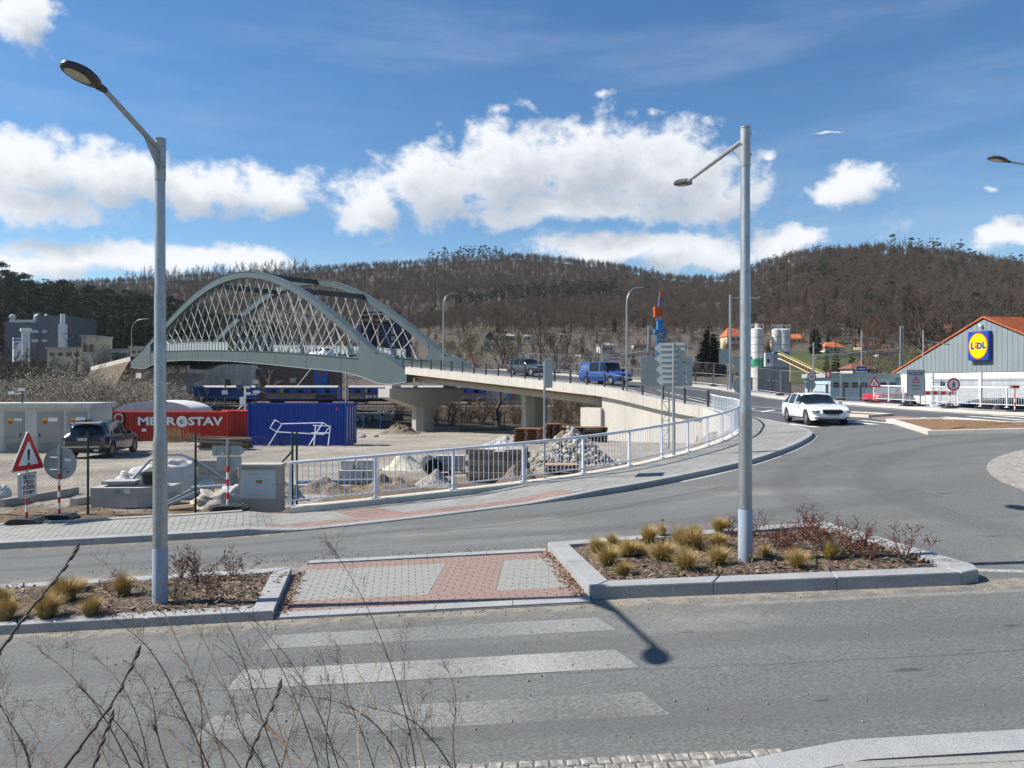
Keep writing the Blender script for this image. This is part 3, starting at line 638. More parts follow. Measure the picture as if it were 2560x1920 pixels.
def street_lamp(label, base, top, head, hd, gus=True, HL=.62):
    t = thing('street_lamp', label, 'street lamp', base); b0 = Vector(base); T = Vector((base[0], base[1], top)); H = top-base[2]
    P = lambda f: b0.lerp(T, f)
    MB().lathe([(.098,0),(.098,.74),(.095,.75)], 20, b0).build('base_sleeve', sleeve, t, 40)
    MB().lathe([(.092,.7),(.090,H*.345),(.089,H*.35),(.076,H*.365),(.073,H*.665),(.066,H*.68),(.063,H-.52)], 20, b0).build('pole', galv, t, 40)
    MB().lathe([(.068,H-.55),(.07,H-.54),(.07,H-.02),(.076,H-.015),(.076,H),(.0,H)], 20, b0).build('sleeve_cap', galvd, t, 40)
    e = lamp_head(t, head, hd, HL, HL*.55); a = T-Vector((0,0,.16))
    MB().tube([a, a.lerp(e, .5), e], [.036,.034,.03], 10).build('arm', galvd, t, 50)
    if gus:
        dd = (e-a).normalized(); b = MB(); g = [a+dd*.06+Vector((0,0,-.03)), a+dd*.62+Vector((0,0,-.03)), a+dd*.05+Vector((0,0,-.3))]; n = dd.cross(Vector((0,0,1))).normalized()*.008
        b.prism([p-n/2 for p in g], n); b.build('gusset', galvd, t)
    for k in range(3): MB().box(b0+Vector((.07*(-1)**k, -.03, H-.1-.14*k)), (.02,.02,.02)).build('bolt', galvd, t)
    return t
street_lamp('galvanised street lamp in the bed of low shrubs beside construction signs', (-4.62, 10.1, zroad(-4.62,10.1)+.1), 6.22, (-4.5, 8.05, 6.23), (-.3,-1,0), HL=.5)
street_lamp('galvanised street lamp rising from the golden grass bed', (3.23, 10.65, zroad(3.23,10.65)+.12), 6.555, (3.24, 14.55, 6.80), (-.05,1,0))
street_lamp('lamp post on the roundabout island whose arm reaches in from the picture edge', (17.2, 22.3, zroad(17,22)+.1), 9.1, (13.9, 22.0, 9.42), (-1,-.1,0))
def mast_lamp(label, base, h, arm, d, n=10, r0=.09):
    t = thing('mast_lamp', label, 'street lamp', base); b0 = Vector(base); d = Vector(d).normalized()
    pts = [b0, b0+Vector((0,0,h*.45)), b0+Vector((0,0,h-arm*.75))]
    for k in range(1, 7): a = PI/2*k/6; pts.append(b0+Vector((0,0,h-arm*.75))+d*(arm*.6*(1-math.cos(a)))+Vector((0,0,arm*.72*math.sin(a))))
    pts.append(b0+d*arm+Vector((0,0,h)))
    MB().tube(pts, [r0,r0*.85,r0*.65]+[r0*.5]*6+[r0*.4], 8).build('mast', galv, t, 50)
    lamp_head(t, pts[-1]+d*.25, d, .6, .26, .05); return t
def nearp(s, p=41.25, dz=0): x, y = -.6*s+.8*p, .8*s+.6*p; return Vector((x, y, zroad(x, y)+dz))
mast_lamp('curved mast lamp on the bridge approach beside the blue van', nearp(41.1, 41.6), 8.0, 1.9, (.8,.6,0))
mast_lamp('curved mast lamp on the bridge approach next to the arch foot', nearp(67.5, 41.8), 8.2, 1.9, (.8,.6,0))
mast_lamp('curved mast lamp beyond the far end of the arch bridge', (-90.5, 183, 5.5), 13, 4, (1,0,0), r0=.14)
t = thing('mast_lamp', 'straight mast lamp with horizontal arm on the far pavement behind the lamp pole', 'street lamp', (18.3, 64.5, zroad(18.3,64.5)))
b0 = Vector((18.3, 64.5, zroad(18.3,64.5))); MB().tube([b0, b0+Vector((0,0,8.1))], [.13,.1], 10).build('mast', galv, t, 40)
MB().tube([b0+Vector((-.1,0,7.85)), b0+Vector((2.4,-.2,7.8))], .06, 8).build('arm', galv, t); lamp_head(t, b0+Vector((2.75,-.2,7.9)), (1,-.1,0), .9, .4, .05)
# ---- white railings
def railing(label, path, step, bal, h=1.0, z0=.17, m=whiterail, name='railing', rr=.04, zf=zroad, post=(.06,.06), br=.009, foot=True):
    P = resample([Vector((p[0], p[1], 0)) for p in path], step/6); pos = [Vector((p.x, p.y, zf(p.x, p.y)+z0)) for p in P]
    t = thing(name, label, 'railing', pos[0])
    MB().tube([p+Vector((0,0,h)) for p in pos], rr, 10).build('handrail', m, t, 50)
    MB().tube([p+Vector((0,0,.14)) for p in pos], .02, 6).build('bottom_rail', m, t, 50)
    me = MB().box((0,0,h/2), (post[0],post[1],h)).mesh('post'); me.materials.append(m); ms = MB().box((0,0,.01), (.2,.14,.02)).mesh('base_plate'); ms.materials.append(m); mb_ = MB().tube([(0,0,.13),(0,0,h-.02)], br, 5).mesh('baluster'); mb_.materials.append(m)
    I = PINV[t.name]
    for i in range(0, len(pos), 6):
        d = pos[min(i+1, len(pos)-1)]-pos[max(i-1, 0)]; a = math.atan2(d.y, d.x)
        for q, nm in ((me, 'post'),)+(((ms, 'base_plate'),) if foot else ()):
            o = link(nm, q, None, t); o.location = I@pos[i]; o.rotation_euler = (0, 0, a)
    fine = resample(pos, bal); 
    for p in fine:
        if min((p-q).length for q in pos[::6]) < .05: continue
        o = link('baluster', mb_, None, t); o.location = I@p
    return t
railing('curved white steel railing with thin balusters along the pavement above the yard', [p for p in RD if p.x > -5.2 and p.y < 49.5], 1.95, .135)
OUT = [(p.x+n.x*2.05, p.y+n.y*2.05) for p, n in zip(FK, normals(FK, 1 if normals(FK,1)[10].x > 0 else -1)) if 31 < p.y+n.y*2.05 < 52.5]
railing('straight white railing above the supermarket car park', OUT, 1.95, .16, m=white)
# ---- graphite bridge railings
def post_rail(label, pts, h=1.1, step=2.0, name='bridge_railing', infill=True):
    P = resample([Vector(p) for p in pts], step); t = thing(name, label, 'railing', P[0]); I = PINV[t.name]
    me = MB().box((0,0,h/2), (.14,.10,h)).mesh('post'); me.materials.append(graphite)
    for i, p in enumerate(P):
        d = P[min(i+1, len(P)-1)]-P[max(i-1, 0)]; o = link('post', me, None, t); o.location = I@p; o.rotation_euler = (0,0,math.atan2(d.y, d.x))
    MB().tube([p+Vector((0,0,h-.06)) for p in P], .03, 6).build('top_rail', graphite, t); MB().tube([p+Vector((0,0,.12)) for p in P], .025, 6).build('bottom_rail', graphite, t)
    b = MB()
    Q = resample(P, .12)
    for p in Q: b.tube([p+Vector((0,0,.12)), p+Vector((0,0,h-.06))], .004, 3, False)
    for k in range(1, 6): b.tube([p+Vector((0,0,.12+k*.15)) for p in P], .004, 3, False)
    o = b.build('mesh_infill', graphite, t); o['kind'] = 'stuff'
    return t
post_rail('dark post railing on the near concrete edge of the bridge approach', [nearp(s, 41.25, .12) for s in np.arange(33.2, 76, 2)])
FR = [(p.x+n.x*2.4, p.y+n.y*2.4) for p, n in zip(FK, normals(FK, 1 if normals(FK,1)[10].x > 0 else -1)) if 52.5 < p.y+n.y*2.3 < 88]
post_rail('dark post railing on the far edge of the bridge approach', [(x, y, zroad(x, y)+.13) for x, y in FR])
# ---- mobile mesh fence panels on the far pavement
meshm = mat('fence_wire', (.38,.40,.41), .5, .6, var=.05)
blackfoot = mat('fence_foot', (.06,.055,.05), .9, var=.3)
def heras(i, a, b_, label):
    a, b_ = Vector(a), Vector(b_); t = thing('mobile_fence', label, 'fence panel', a, group='mobile fence panels on the far pavement'); U = Vector((0,0,1)); b = MB()
    b.tube([a+U*.1, a+U*2.0, b_+U*2.0, b_+U*.1], .021, 6); b.tube([a+U*.2, b_+U*.2], .021, 6); b.build('frame', galv, t, 60)
    b = MB()
    for k in range(1, 24): q = a.lerp(b_, k/24); b.tube([q+U*.2, q+U*2], .0022, 3, False)
    for k in range(1, 8): b.tube([a+U*(.2+k*.225), b_+U*(.2+k*.225)], .0022, 3, False)
    o = b.build('wire_mesh', meshm, t); o['kind'] = 'stuff'
    MB().box(a+U*.06, (.7,.24,.12), math.atan2((b_-a).y, (b_-a).x)+PI/2).build('foot_block', blackfoot, t)
H_ = resample([Vector((p.x+n.x*1.55, p.y+n.y*1.55, 0)) for p, n in zip(FK, normals(FK, 1 if normals(FK,1)[10].x > 0 else -1)) if 44 < p.y < 92], 3.45)
for i in range(len(H_)-1):
    p, q = H_[i], H_[i+1]; d = (q-p).normalized()*.04
    if p.y < 50: continue
    nm = ['first', 'second', 'third', 'fourth', 'fifth', 'sixth', 'seventh', 'eighth', 'ninth', 'tenth', 'eleventh', 'twelfth', 'thirteenth', 'fourteenth', 'fifteenth', 'sixteenth'][min(i, 15)]
    heras(i, (p.x+d.x, p.y+d.y, zroad(p.x, p.y)+.14), (q.x-d.x, q.y-d.y, zroad(q.x, q.y)+.14), 'galvanised mobile mesh fence panel, %s from the supermarket end' % nm)
# ---- sign parts
def rubber_foot(t, c, rz=0, n=1):
    """stepped recycled-rubber sign foot with slanted ribbed ends"""
    c = Vector(c); R = rotz(rz)
    def P(x, y, z): return c+R@Vector((x, y, z))
    b = MB(); b.prism([P(-.42,-.2,0), P(.42,-.2,0), P(.25,-.2,.11), P(.08,-.2,.12), P(-.08,-.2,.12), P(-.25,-.2,.11)], R@Vector((0,.4,0))); b.build('rubber_foot', rubber, t)
    for k in range(3):
        x = .27+.05*k; MB().beam(P(x,-.19,.115-.032*(k)), P(x,.19,.115-.032*k), .022, .025).build('foot_rib', mat('rib_rubber', (.16,.155,.15), .9), t)
    MB().box(P(-.02,-.203,.05), (.1,.012,.05), rz).build('foot_slot', black, t)
def striped_pole(t, base, h, bands, grey_from, r=.03):
    b0 = Vector(base); k = 0; z = 0.0; hb = grey_from/bands
    for i in range(bands):
        MB().cyl(b0+Vector((0,0,i*hb)), b0+Vector((0,0,(i+1)*hb)), r, n=10).build('pole_band', red if i % 2 == (bands+1) % 2 else white, t, 60)
    if h > grey_from: MB().cyl(b0+Vector((0,0,grey_from)), b0+Vector((0,0,h)), r*.98, n=10).build('pole', galv, t, 60)
def plate(t, name, poly2, c, r, u, m, th=.006, off=0.0):
    """flat plate: 2d outline (along r and u) about c; its front faces r x u"""
    c, r, u = Vector(c), Vector(r).normalized(), Vector(u).normalized(); n = r.cross(u)
    b = MB(); b.prism([c+r*x+u*y+n*off for x, y in poly2], -n*th); return b.build(name, m, t)
def circ(r, n=28): return [(r*math.cos(2*PI*k/n), r*math.sin(2*PI*k/n)) for k in range(n)]
def rtri(s, rad=.05, inv=False):
    R = s/math.sqrt(3)-rad*1.0; out = []
    for k in range(3):
        a = PI/2+2*PI*k/3; cx, cy = R*math.cos(a), R*math.sin(a)
        for j in range(-3, 4): b_ = a+j/3*PI/3; out.append((cx+rad*math.cos(b_), cy+rad*math.sin(b_)))
    return [(-x, -y) for x, y in out] if inv else out
def rrect(w, h, rad=.05):
    out = []
    for sx, sy, a0 in ((1,1,0),(-1,1,PI/2),(-1,-1,PI),(1,-1,3*PI/2)):
        for j in range(4): a = a0+j/3*PI/2; out.append((sx*(w/2-rad)+rad*math.cos(a), sy*(h/2-rad)+rad*math.sin(a)))
    return out
def poly(m_, t, name, pts, c, r, u, off): return plate(t, name, pts, c, r, u, m_, .003, off)
UP = Vector((0,0,1))
def yaw(a): return Vector((math.cos(a), math.sin(a), 0))       # plate direction; the front faces (sin a, -cos a)
# warning triangle with text board
bx, by = -10.95, 17.35; bz = zroad(bx, by)+.14
t = thing('warning_sign', 'red bordered exclamation triangle above a Czech text board on a striped pole', 'road sign', (bx, by, bz))
r = yaw(math.radians(84)); n = r.cross(UP); rubber_foot(t, (bx, by, bz), -.05); striped_pole(t, (bx, by, bz+.1), 1.9, 5, .78)
c = Vector((bx, by, bz+1.50))+n*.04
plate(t, 'sign_plate', rtri(.98), c, r, UP, signback, .02, -.001); poly(white, t, 'white_edge', rtri(.97), c, r, UP, .003); poly(red, t, 'red_border', rtri(.93), c, r, UP, .007); poly(white, t, 'white_field', rtri(.60, .02), c-UP*.0, r, UP, .011)
poly(black, t, 'exclamation_bar', [(-.022,.0),(.022,.0),(.036,.22),(.02,.26),(-.02,.26),(-.036,.22)], c-UP*.09, r, UP, .015); poly(black, t, 'exclamation_dot', circ(.034, 14), c-UP*.16, r, UP, .015)
c2 = Vector((bx, by, bz+.87))+n*.04; plate(t, 'text_board', rrect(.52,.56,.03), c2, r, UP, signback, .05, -.001); poly(white, t, 'board_face', rrect(.515,.555,.03), c2, r, UP, .003); poly(black, t, 'board_border', rrect(.48,.52,.03), c2, r, UP, .006); poly(white, t, 'board_field', rrect(.455,.495,.025), c2, r, UP, .009)
for i, s in enumerate(('VJEZD A', 'VÝJEZD', 'VOZIDEL', 'STAVBY!')): text(s, .125, c2+UP*(.175-.117*i)+n*.014, r, UP, black, 'lettering', t, sx=.78, bold=.002)
# round sign from behind
bx, by = -10.45, 17.75; bz = zroad(bx, by)+.14
t = thing('round_sign', 'round grey back of a temporary sign on red and white striped pole', 'road sign', (bx, by, bz)); r = yaw(math.radians(0))
rubber_foot(t, (bx, by, bz), 0); striped_pole(t, (bx, by, bz+.1), 1.62, 7, .95)
c = Vector((bx, by+.045, bz+1.28)); plate(t, 'sign_plate', circ(.375, 36), c, r, UP, signback, .008); 
b = MB(); b.lathe([(.37,-.012),(.378,-.012),(.378,.012),(.37,.012)], 36, c, Matrix.Rotation(PI/2, 3, 'X')); b.build('rim', signback, t)
for dz in (.14, -.14): MB().tube([c+Vector((-.22,-.02,dz)), c+Vector((-.05,-.05,dz)), c+Vector((.05,-.05,dz)), c+Vector((.22,-.02,dz+.01))], .011, 6).build('clamp', galv, t)
poly(white, t, 'sticker', rrect(.14,.065,.005), c+Vector((.17,-.0,.08)), r, UP, .003); poly(black, t, 'sticker', rrect(.07,.035,.004), c+Vector((.17,0,-.2)), r, UP, .003)
# arrow sign from behind
bx, by = -6.58, 17.8; bz = zroad(bx, by)+.14
t = thing('arrow_sign', 'grey back of an arrow board over a square board on a striped pole', 'road sign', (bx, by, bz)); r = yaw(.06); n = r.cross(UP)
rubber_foot(t, (bx+.05, by, bz), .08); striped_pole(t, (bx, by, bz+.1), 1.55, 6, .92)
c = Vector((bx+.0, by, bz+1.37))-n*.04
plate(t, 'arrow_board', [(-.36,-.1),(-.34,-.115),(.27,-.115),(.4,0),(.27,.115),(-.34,.115),(-.36,.1)], c, r, UP, signback, .012); plate(t, 'square_board', rrect(.565,.315,.03), c-UP*.29+r*.02, r, UP, signback, .012)
for dz in (0, -.3): MB().beam(c+n*.02-r*.17+UP*dz, c+n*.02+r*.14+UP*dz, .012, .02).build('clamp', galv, t)
for x in (-.27, .2): MB().beam(c+n*.006+r*x-UP*.11, c+n*.006+r*x+UP*.11, .012, .008).build('board_rib', signback, t)
poly(white, t, 'sticker', rrect(.06,.03,.004), c+r*-.13-UP*.06, r, UP, .003); poly(white, t, 'sticker', rrect(.05,.025,.004), c+r*.22-UP*.4, r, UP, .003)
# sign seen nearly edge-on above the railing
p = Vector((.86, 20.35, zroad(.86,20.35)+.16)); t = thing('crossing_sign', 'pole mounted square sign seen almost edge on above the white railing', 'road sign', p)
MB().cyl(p, p+UP*3.1, .032, n=10).build('pole', galv, t, 60); r = yaw(math.radians(72)); plate(t, 'sign_plate', rrect(.75,.75,.06), p+Vector((.12,.05,2.78)), r, UP, signback, .015)
for dz in (2.6, 2.95): MB().beam(p+Vector((-.03,0,dz)), p+Vector((.14,.02,dz)), .03, .03).build('clamp', galv, t)
# direction arrows from behind
p = Vector((5.15, 24.5, zroad(5.15,24.5)+.16)); t = thing('direction_signs', 'stack of four grey arrow boards seen from behind on one pole', 'road sign', p)
MB().cyl(p, p+UP*3.55, .045, n=10).build('pole', galv, t, 60); r = yaw(math.radians(-22)); n = r.cross(UP)
for k in range(4):
    c = p+UP*(3.42-.345*k)+r*(-.12+.02*k)-n*.075
    o = plate(t, 'arrow_board', [(-.52,0),(-.36,-.165),(.44,-.165),(.46,-.145),(.46,.145),(.44,.165),(-.36,.165)], c, r, UP, signback, .02)
    for dz in (-.085, .085): MB().beam(c+n*.012-r*.33+UP*dz, c+n*.012+r*.4+UP*dz, .02, .022, up=n).build('board_rail', mat('rail_grey', (.40,.44,.45), .4, .3), t)
    MB().box(c+n*.006+r*.41-UP*.11, (.04,.01,.03)).build('data_plate', black, t)
# big panel from behind on lattice posts
Y = 44; t = thing('big_sign_panel', 'large ribbed grey sign panel seen from behind on lattice legs', 'road sign', at(1664, 1112, Y)); a, c = at(1602, 891, Y), at(1731, 965.5, Y)
plate(t, 'panel', [(-1.475,-.852),(1.475,-.852),(1.475,.852),(-1.475,.852)], (a+c)/2, (1,0,0), UP, signback, .02)
for k in range(10): MB().beam((a.x, Y-.03, c.z+.06+k*.177), (c.x, Y-.03, c.z+.06+k*.177), .03, .02).build('panel_rib', mat('rail_grey', (.4,.44,.45)), t)
for sx in (1656, 1674):
    g = at(sx, 1112, Y); q = Vector((g.x, Y+.15, c.z+1.6)); g = Vector((g.x, Y+.15, yard_z(Y)-.1)); MB().cyl(g, q, .035, n=8).build('leg', galv, t)
b = MB(); z = yard_z(Y); x0, x1 = at(1656,0,Y).x, at(1674,0,Y).x; k = 0
while z < 2.9: b.cyl((x0 if k%2 else x1, Y+.15, z), (x1 if k%2 else x0, Y+.15, z+.55), .016, n=5); b.cyl((x0, Y+.15, z), (x1, Y+.15, z), .016, n=5); z += .55; k += 1
b.build('lattice', galv, t)
# give way and roundabout signs from behind, half hidden by the lamp pole
p = Vector((9.3, 31.2, zroad(9.3,31.2)+.14)); t = thing('give_way_sign', 'inverted triangle and round sign backs half hidden behind the lamp pole', 'road sign', p)
MB().cyl(p, p+UP*3.2, .035, n=10).build('pole', galv, t, 60); r = yaw(math.radians(8))
plate(t, 'triangle_plate', rtri(.95, .04, True), p+Vector((.02,.05,2.86)), r, UP, signback, .012); plate(t, 'round_plate', circ(.35), p+Vector((.0,.05,2.0)), r, UP, signback, .012)
for z in (1.85, 2.15, 2.7, 3.0): MB().beam(p+Vector((-.22,.03,z)), p+Vector((.22,.03,z)), .015, .025).build('clamp', galv, t)
p = Vector((17.9, 63.9, zroad(18,64)+.14)); t = thing('square_sign', 'rounded square sign back fixed by the straight mast lamp', 'road sign', p); MB().cyl(p, p+UP*3.4, .04, n=8).build('pole', galv, t); plate(t, 'sign_plate', rrect(.85,1.15,.1), p+Vector((-.3,-.08,2.75)), (1,0,0), UP, signback, .015)
# speed limit 30 and the round back on the small island
p = Vector((23.75, 60.8, zroad(23.75,60.8)+.14)); t = thing('speed_limit_sign', 'red ringed speed limit sign reading 30 behind the white estate car', 'road sign', p); MB().cyl(p, p+UP*2.2, .035, n=8).build('pole', galv, t)
c = at(2029.4, 942.4, 60.7); r = yaw(0); n = r.cross(UP); plate(t, 'sign_plate', circ(.37), c, r, UP, signback, .015, -.002); poly(red, t, 'red_ring', circ(.365), c, r, UP, .004); poly(white, t, 'white_field', circ(.275), c, r, UP, .009); text('30', .36, c+n*.016, r, UP, black, 'lettering', t, bold=.008)
p = Vector((17.65, 45.4, zroad(17.6,45.4)+.1)); t = thing('keep_right_sign', 'round grey sign back on the small island behind the white car', 'road sign', p); MB().cyl(p, p+UP*1.35, .045, n=10).build('pole', galv, t, 60); c = at(2026.5, 961.8, 45.5); plate(t, 'sign_plate', circ(.325), c+Vector((0,.05,0)), (1,0,0), UP, signback, .012)
MB().box(p+Vector((0,0,.35)), (.6,.12,.7)).build('post_shell', signback, t)
for z in (.09, -.12): MB().beam(c+Vector((-.2,-.0,z)), c+Vector((.2,-.0,z)), .015, .02).build('clamp', galv, t)
# roadworks triangle
def temp_sign(name, label, px, base_y, Y, h):
    p = at(px, base_y, Y); t = thing(name, label, 'road sign', p); rubber_foot(t, p, .2); striped_pole(t, p+UP*.1, h, 5, h-.1); return t, p
t, p = temp_sign('roadworks_sign', 'red triangle roadworks sign with digging figure on the far pavement', 2186, 1007, 49.6, 1.5)
c = at(2186, 958.5, 49.5); r = yaw(-.1); n = r.cross(UP); plate(t, 'sign_plate', rtri(.80), c, r, UP, signback, .015, -.002); poly(red, t, 'red_border', rtri(.79), c, r, UP, .004); poly(white, t, 'white_field', rtri(.5, .02), c, r, UP, .009)
poly(black, t, 'digging_figure', [(-.09,-.13),(-.05,-.13),(-.03,-.03),(.02,-.13),(.05,-.13),(.0,.0),(.05,.06),(.03,.1),(-.02,.08),(-.07,.0)], c, r, UP, .014); poly(black, t, 'figure_head', circ(.03, 10), c+r*.06+UP*.12, r, UP, .014); poly(black, t, 'earth_heap', [(.04,-.13),(.17,-.13),(.11,-.07)], c, r, UP, .014)
# POZOR board
p = at(2290, 1016, 44.8); t = thing('caution_board', 'tall grey POZOR board with a small warning triangle on a rubber foot', 'road sign', p); r = yaw(-.05); n = r.cross(UP)
for dx in (-.5, .35): rubber_foot(t, p+Vector((dx,.1,0)), .15)
for dx in (-.3, .3): MB().cyl(p+Vector((dx,.06,.08)), p+Vector((dx,.06,1.9)), .03, n=8).build('pole', galv, t)
boardm = paint('board_grey', (.42,.45,.47), .5); c = (at(2268.5, 925, 44.7)+at(2311.4, 988.8, 44.7))/2
plate(t, 'board', rrect(1.01,1.49,.06), c, r, UP, black, .03, -.002); poly(boardm, t, 'board_field', rrect(.95,1.43,.05), c, r, UP, .003)
text('POZOR', .24, c+UP*.52+n*.008, r, UP, black, 'lettering', t, bold=.004); c2 = c+UP*.13
poly(red, t, 'red_border', rtri(.44,.03), c2, r, UP, .007); poly(boardm, t, 'triangle_field', rtri(.27,.015), c2, r, UP, .011); poly(black, t, 'exclamation_bar', [(-.014,-.045),(.014,-.045),(.02,.1),(-.02,.1)], c2, r, UP, .015)
text('PROJÍŽDÍTE', .13, c-UP*.18+n*.008, r, UP, black, 'lettering', t, sx=.8); text('STAVBOU', .13, c-UP*.37+n*.008, r, UP, black, 'lettering', t, sx=.8)
# no pedestrians
t, p = temp_sign('no_pedestrians_sign', 'round red ringed sign with a walking figure beside the striped barrier', 2374, 1020, 41.4, 1.4)
c = at(2384, 961.3, 41.3); r = yaw(-.05); n = r.cross(UP); plate(t, 'sign_plate', circ(.345), c, r, UP, signback, .015, -.002); poly(red, t, 'red_ring', circ(.34), c, r, UP, .004); poly(mat('sign_white', (.62,.63,.64), .4), t, 'white_field', circ(.255), c, r, UP, .009)
poly(black, t, 'walking_figure', [(-.02,.1),(.03,.1),(.06,.02),(.09,-.03),(.065,-.05),(.03,.0),(.035,-.04),(.08,-.2),(.045,-.2),(.0,-.08),(-.07,-.2),(-.1,-.19),(-.035,-.04),(-.03,.03),(-.08,-.03),(-.1,-.01)], c, r, UP, .014); poly(black, t, 'figure_head', circ(.035, 10), c+UP*.15, r, UP, .014)
# striped barrier
p = at(2352, 1021, 43.5); t = thing('barrier', 'low red and white barrier board on folding legs in front of the railing', 'barrier', p)
a, c = at(2314, 978, 43.3), at(2392, 987, 43.3)
for k in range(8): MB().box((lerp(a.x, c.x, (k+.5)/8), 43.3, (a.z+c.z)/2), ((c.x-a.x)/8-.002, .03, .22)).build('board_band', red if k%2 == 0 else paint('band_white', (.6,.61,.62)), t)
b = MB(); b.tube([(a.x,43.34,p.z+.05),(a.x,43.34,a.z+.75),(c.x,43.34,a.z+.75),(c.x,43.34,p.z+.05)], .02, 6); b.tube([(a.x,43.34,a.z+.5),(c.x,43.34,a.z+.5)], .015, 6); b.build('frame', galv, t)
for x in (a.x+.2, c.x-.2): MB().tube([(x,42.9,p.z),(x,43.3,p.z+.35),(x,43.7,p.z)], .02, 6).build('folding_leg', white, t)
# orange detour arrow
p = at(2537, 1031, 36.5); t = thing('detour_sign', 'orange detour arrow board on a thin striped pole', 'road sign', p); rubber_foot(t, p, .2); striped_pole(t, p+UP*.1, 1.2, 4, .75)
orange = paint('detour_orange', (.75,.16,.02)); c = at(2538, 967, 36.4); poly_ = [(-.27,-.075),(.16,-.075),(.26,0),(.16,.075),(-.27,.075)]; plate(t, 'arrow_board', poly_, c, (1,0,0), UP, orange, .015); poly(black, t, 'arrow_mark', [(-.1,-.022),(.1,-.022),(.1,-.05),(.18,0),(.1,.05),(.1,.022),(-.1,.022)], c, (1,0,0), UP, .004); poly(white, t, 'square_mark', rrect(.09,.09,.005), c-Vector((.2,0,0)), (1,0,0), UP, .004)
# parking sign in the lot, town board, small red notice
p = Vector((26.9, 48.2, .43)); t = thing('parking_sign', 'small blue parking sign with a white P in front of the store', 'road sign', p); MB().cyl(p, p+UP*2.9, .03, n=8).build('pole', galv, t); c = at(2357, 960, 48.1); plate(t, 'sign_plate', rrect(.3,.32,.03), c, (1,0,0), UP, blue, .01); text('P', .26, c+Vector((0,-.01,0)), (1,0,0), UP, white, 'lettering', t)
Y = 72; p = at(2154, 960, Y); t = thing('street_name_board', 'blue town board with white lettering above the far railing', 'road sign', Vector((p.x, Y, .3)))
for dx in (-.25, .25): MB().cyl((p.x+dx, Y, .2), (p.x+dx, Y, 4.6), .04, n=8).build('pole', galv, t)
c = at(2153.5, 922, Y-.1); plate(t, 'board', rrect(1.02,.5,.06), c, (1,0,0), UP, white, .02); poly(paint('board_blue', (.015,.05,.35)), t, 'board_field', rrect(.97,.45,.05), c, (1,0,0), UP, .004); [MB().box(c+Vector((-.27+.09*k,-.012,0)), (.062,.006,.11 if k % 3 else .14)).build('letter_block', white, t) for k in range(7)]  # plain white blocks added in place of unknown letters
c = at(2153, 931.5, Y-.1); plate(t, 'lower_board', rrect(.7,.17,.02), c, (1,0,0), UP, signback, .02)
p = at(2071, 985, 56); t = thing('notice_sign', 'small red bordered white notice on a post by the far fence', 'road sign', p); MB().cyl(p, p+UP*1.7, .025, n=8).build('pole', galv, t); c = at(2070, 936.5, 55.9); plate(t, 'board', rrect(.42,.5,.04), c, (1,0,0), UP, red, .015); poly(white, t, 'notice_field', rrect(.24,.36,.1), c, (1,0,0), UP, .004)
p = nearp(64, 43.2, .1); t = thing('beacon_panel', 'slim red and white striped beacon panel on the bridge approach', 'beacon', p)
for k in range(4): MB().box(p+Vector((0,0,.15+.25*k)), (.25,.04,.245), -.2).build('beacon_band', red if k%2 else white, t)
# ---- utility cabinet
terr = mat('speckled_render', (.36,.335,.30), .9, var=.08, vs=3, fine=.45, fs=70, bump=.5, bs=60); Y = 18.3
x0, x1 = at(596,0,Y).x, at(700,0,Y).x; zb = at(0,1281,Y).z; zt = at(0,1166,Y).z
t = thing('utility_cabinet', 'speckled concrete utility cabinet with a grey metal door beside the railing', 'cabinet', ((x0+x1)/2, Y, zb), .03)
MB().box(((x0+x1)/2, Y+.2, (zb+zt)/2), (x1-x0, .4, zt-zb)).build('body', terr, t); MB().box(((x0+x1)/2, Y+.2, zt+.025), (x1-x0+.06, .5, .05)).build('roof_slab', concrete, t)
cd = paint('cabinet_door', (.42,.46,.48), .45); MB().box(((x0+x1)/2-.01, Y-.012, zt-.42), (.84,.03,.70)).build('door_frame', cd, t); d = MB().box(((x0+x1)/2-.01, Y-.03, zt-.42), (.80,.02,.66)).build('door', cd, t); PINV[d.name] = PINV[t.name]
for zz in (.25, -.25):
    for k in range(9): MB().box(((x0+x1)/2-.2+.05*k, Y-.042, zt-.42+zz), (.016,.004,.012)).build('vent_slot', black, d)
MB().cyl(((x0+x1)/2+.34, Y-.04, zt-.43), ((x0+x1)/2+.34, Y-.055, zt-.43), .014, n=10).build('lock', black, d)
MB().box(((x0+x1)/2+.01, Y-.043, zt-.33), (.15,.004,.035)).build('sticker', paint('sticker_green', (.05,.3,.12)), d); MB().box(((x0+x1)/2+.01, Y-.043, zt-.37), (.15,.004,.04)).build('sticker', red, d)
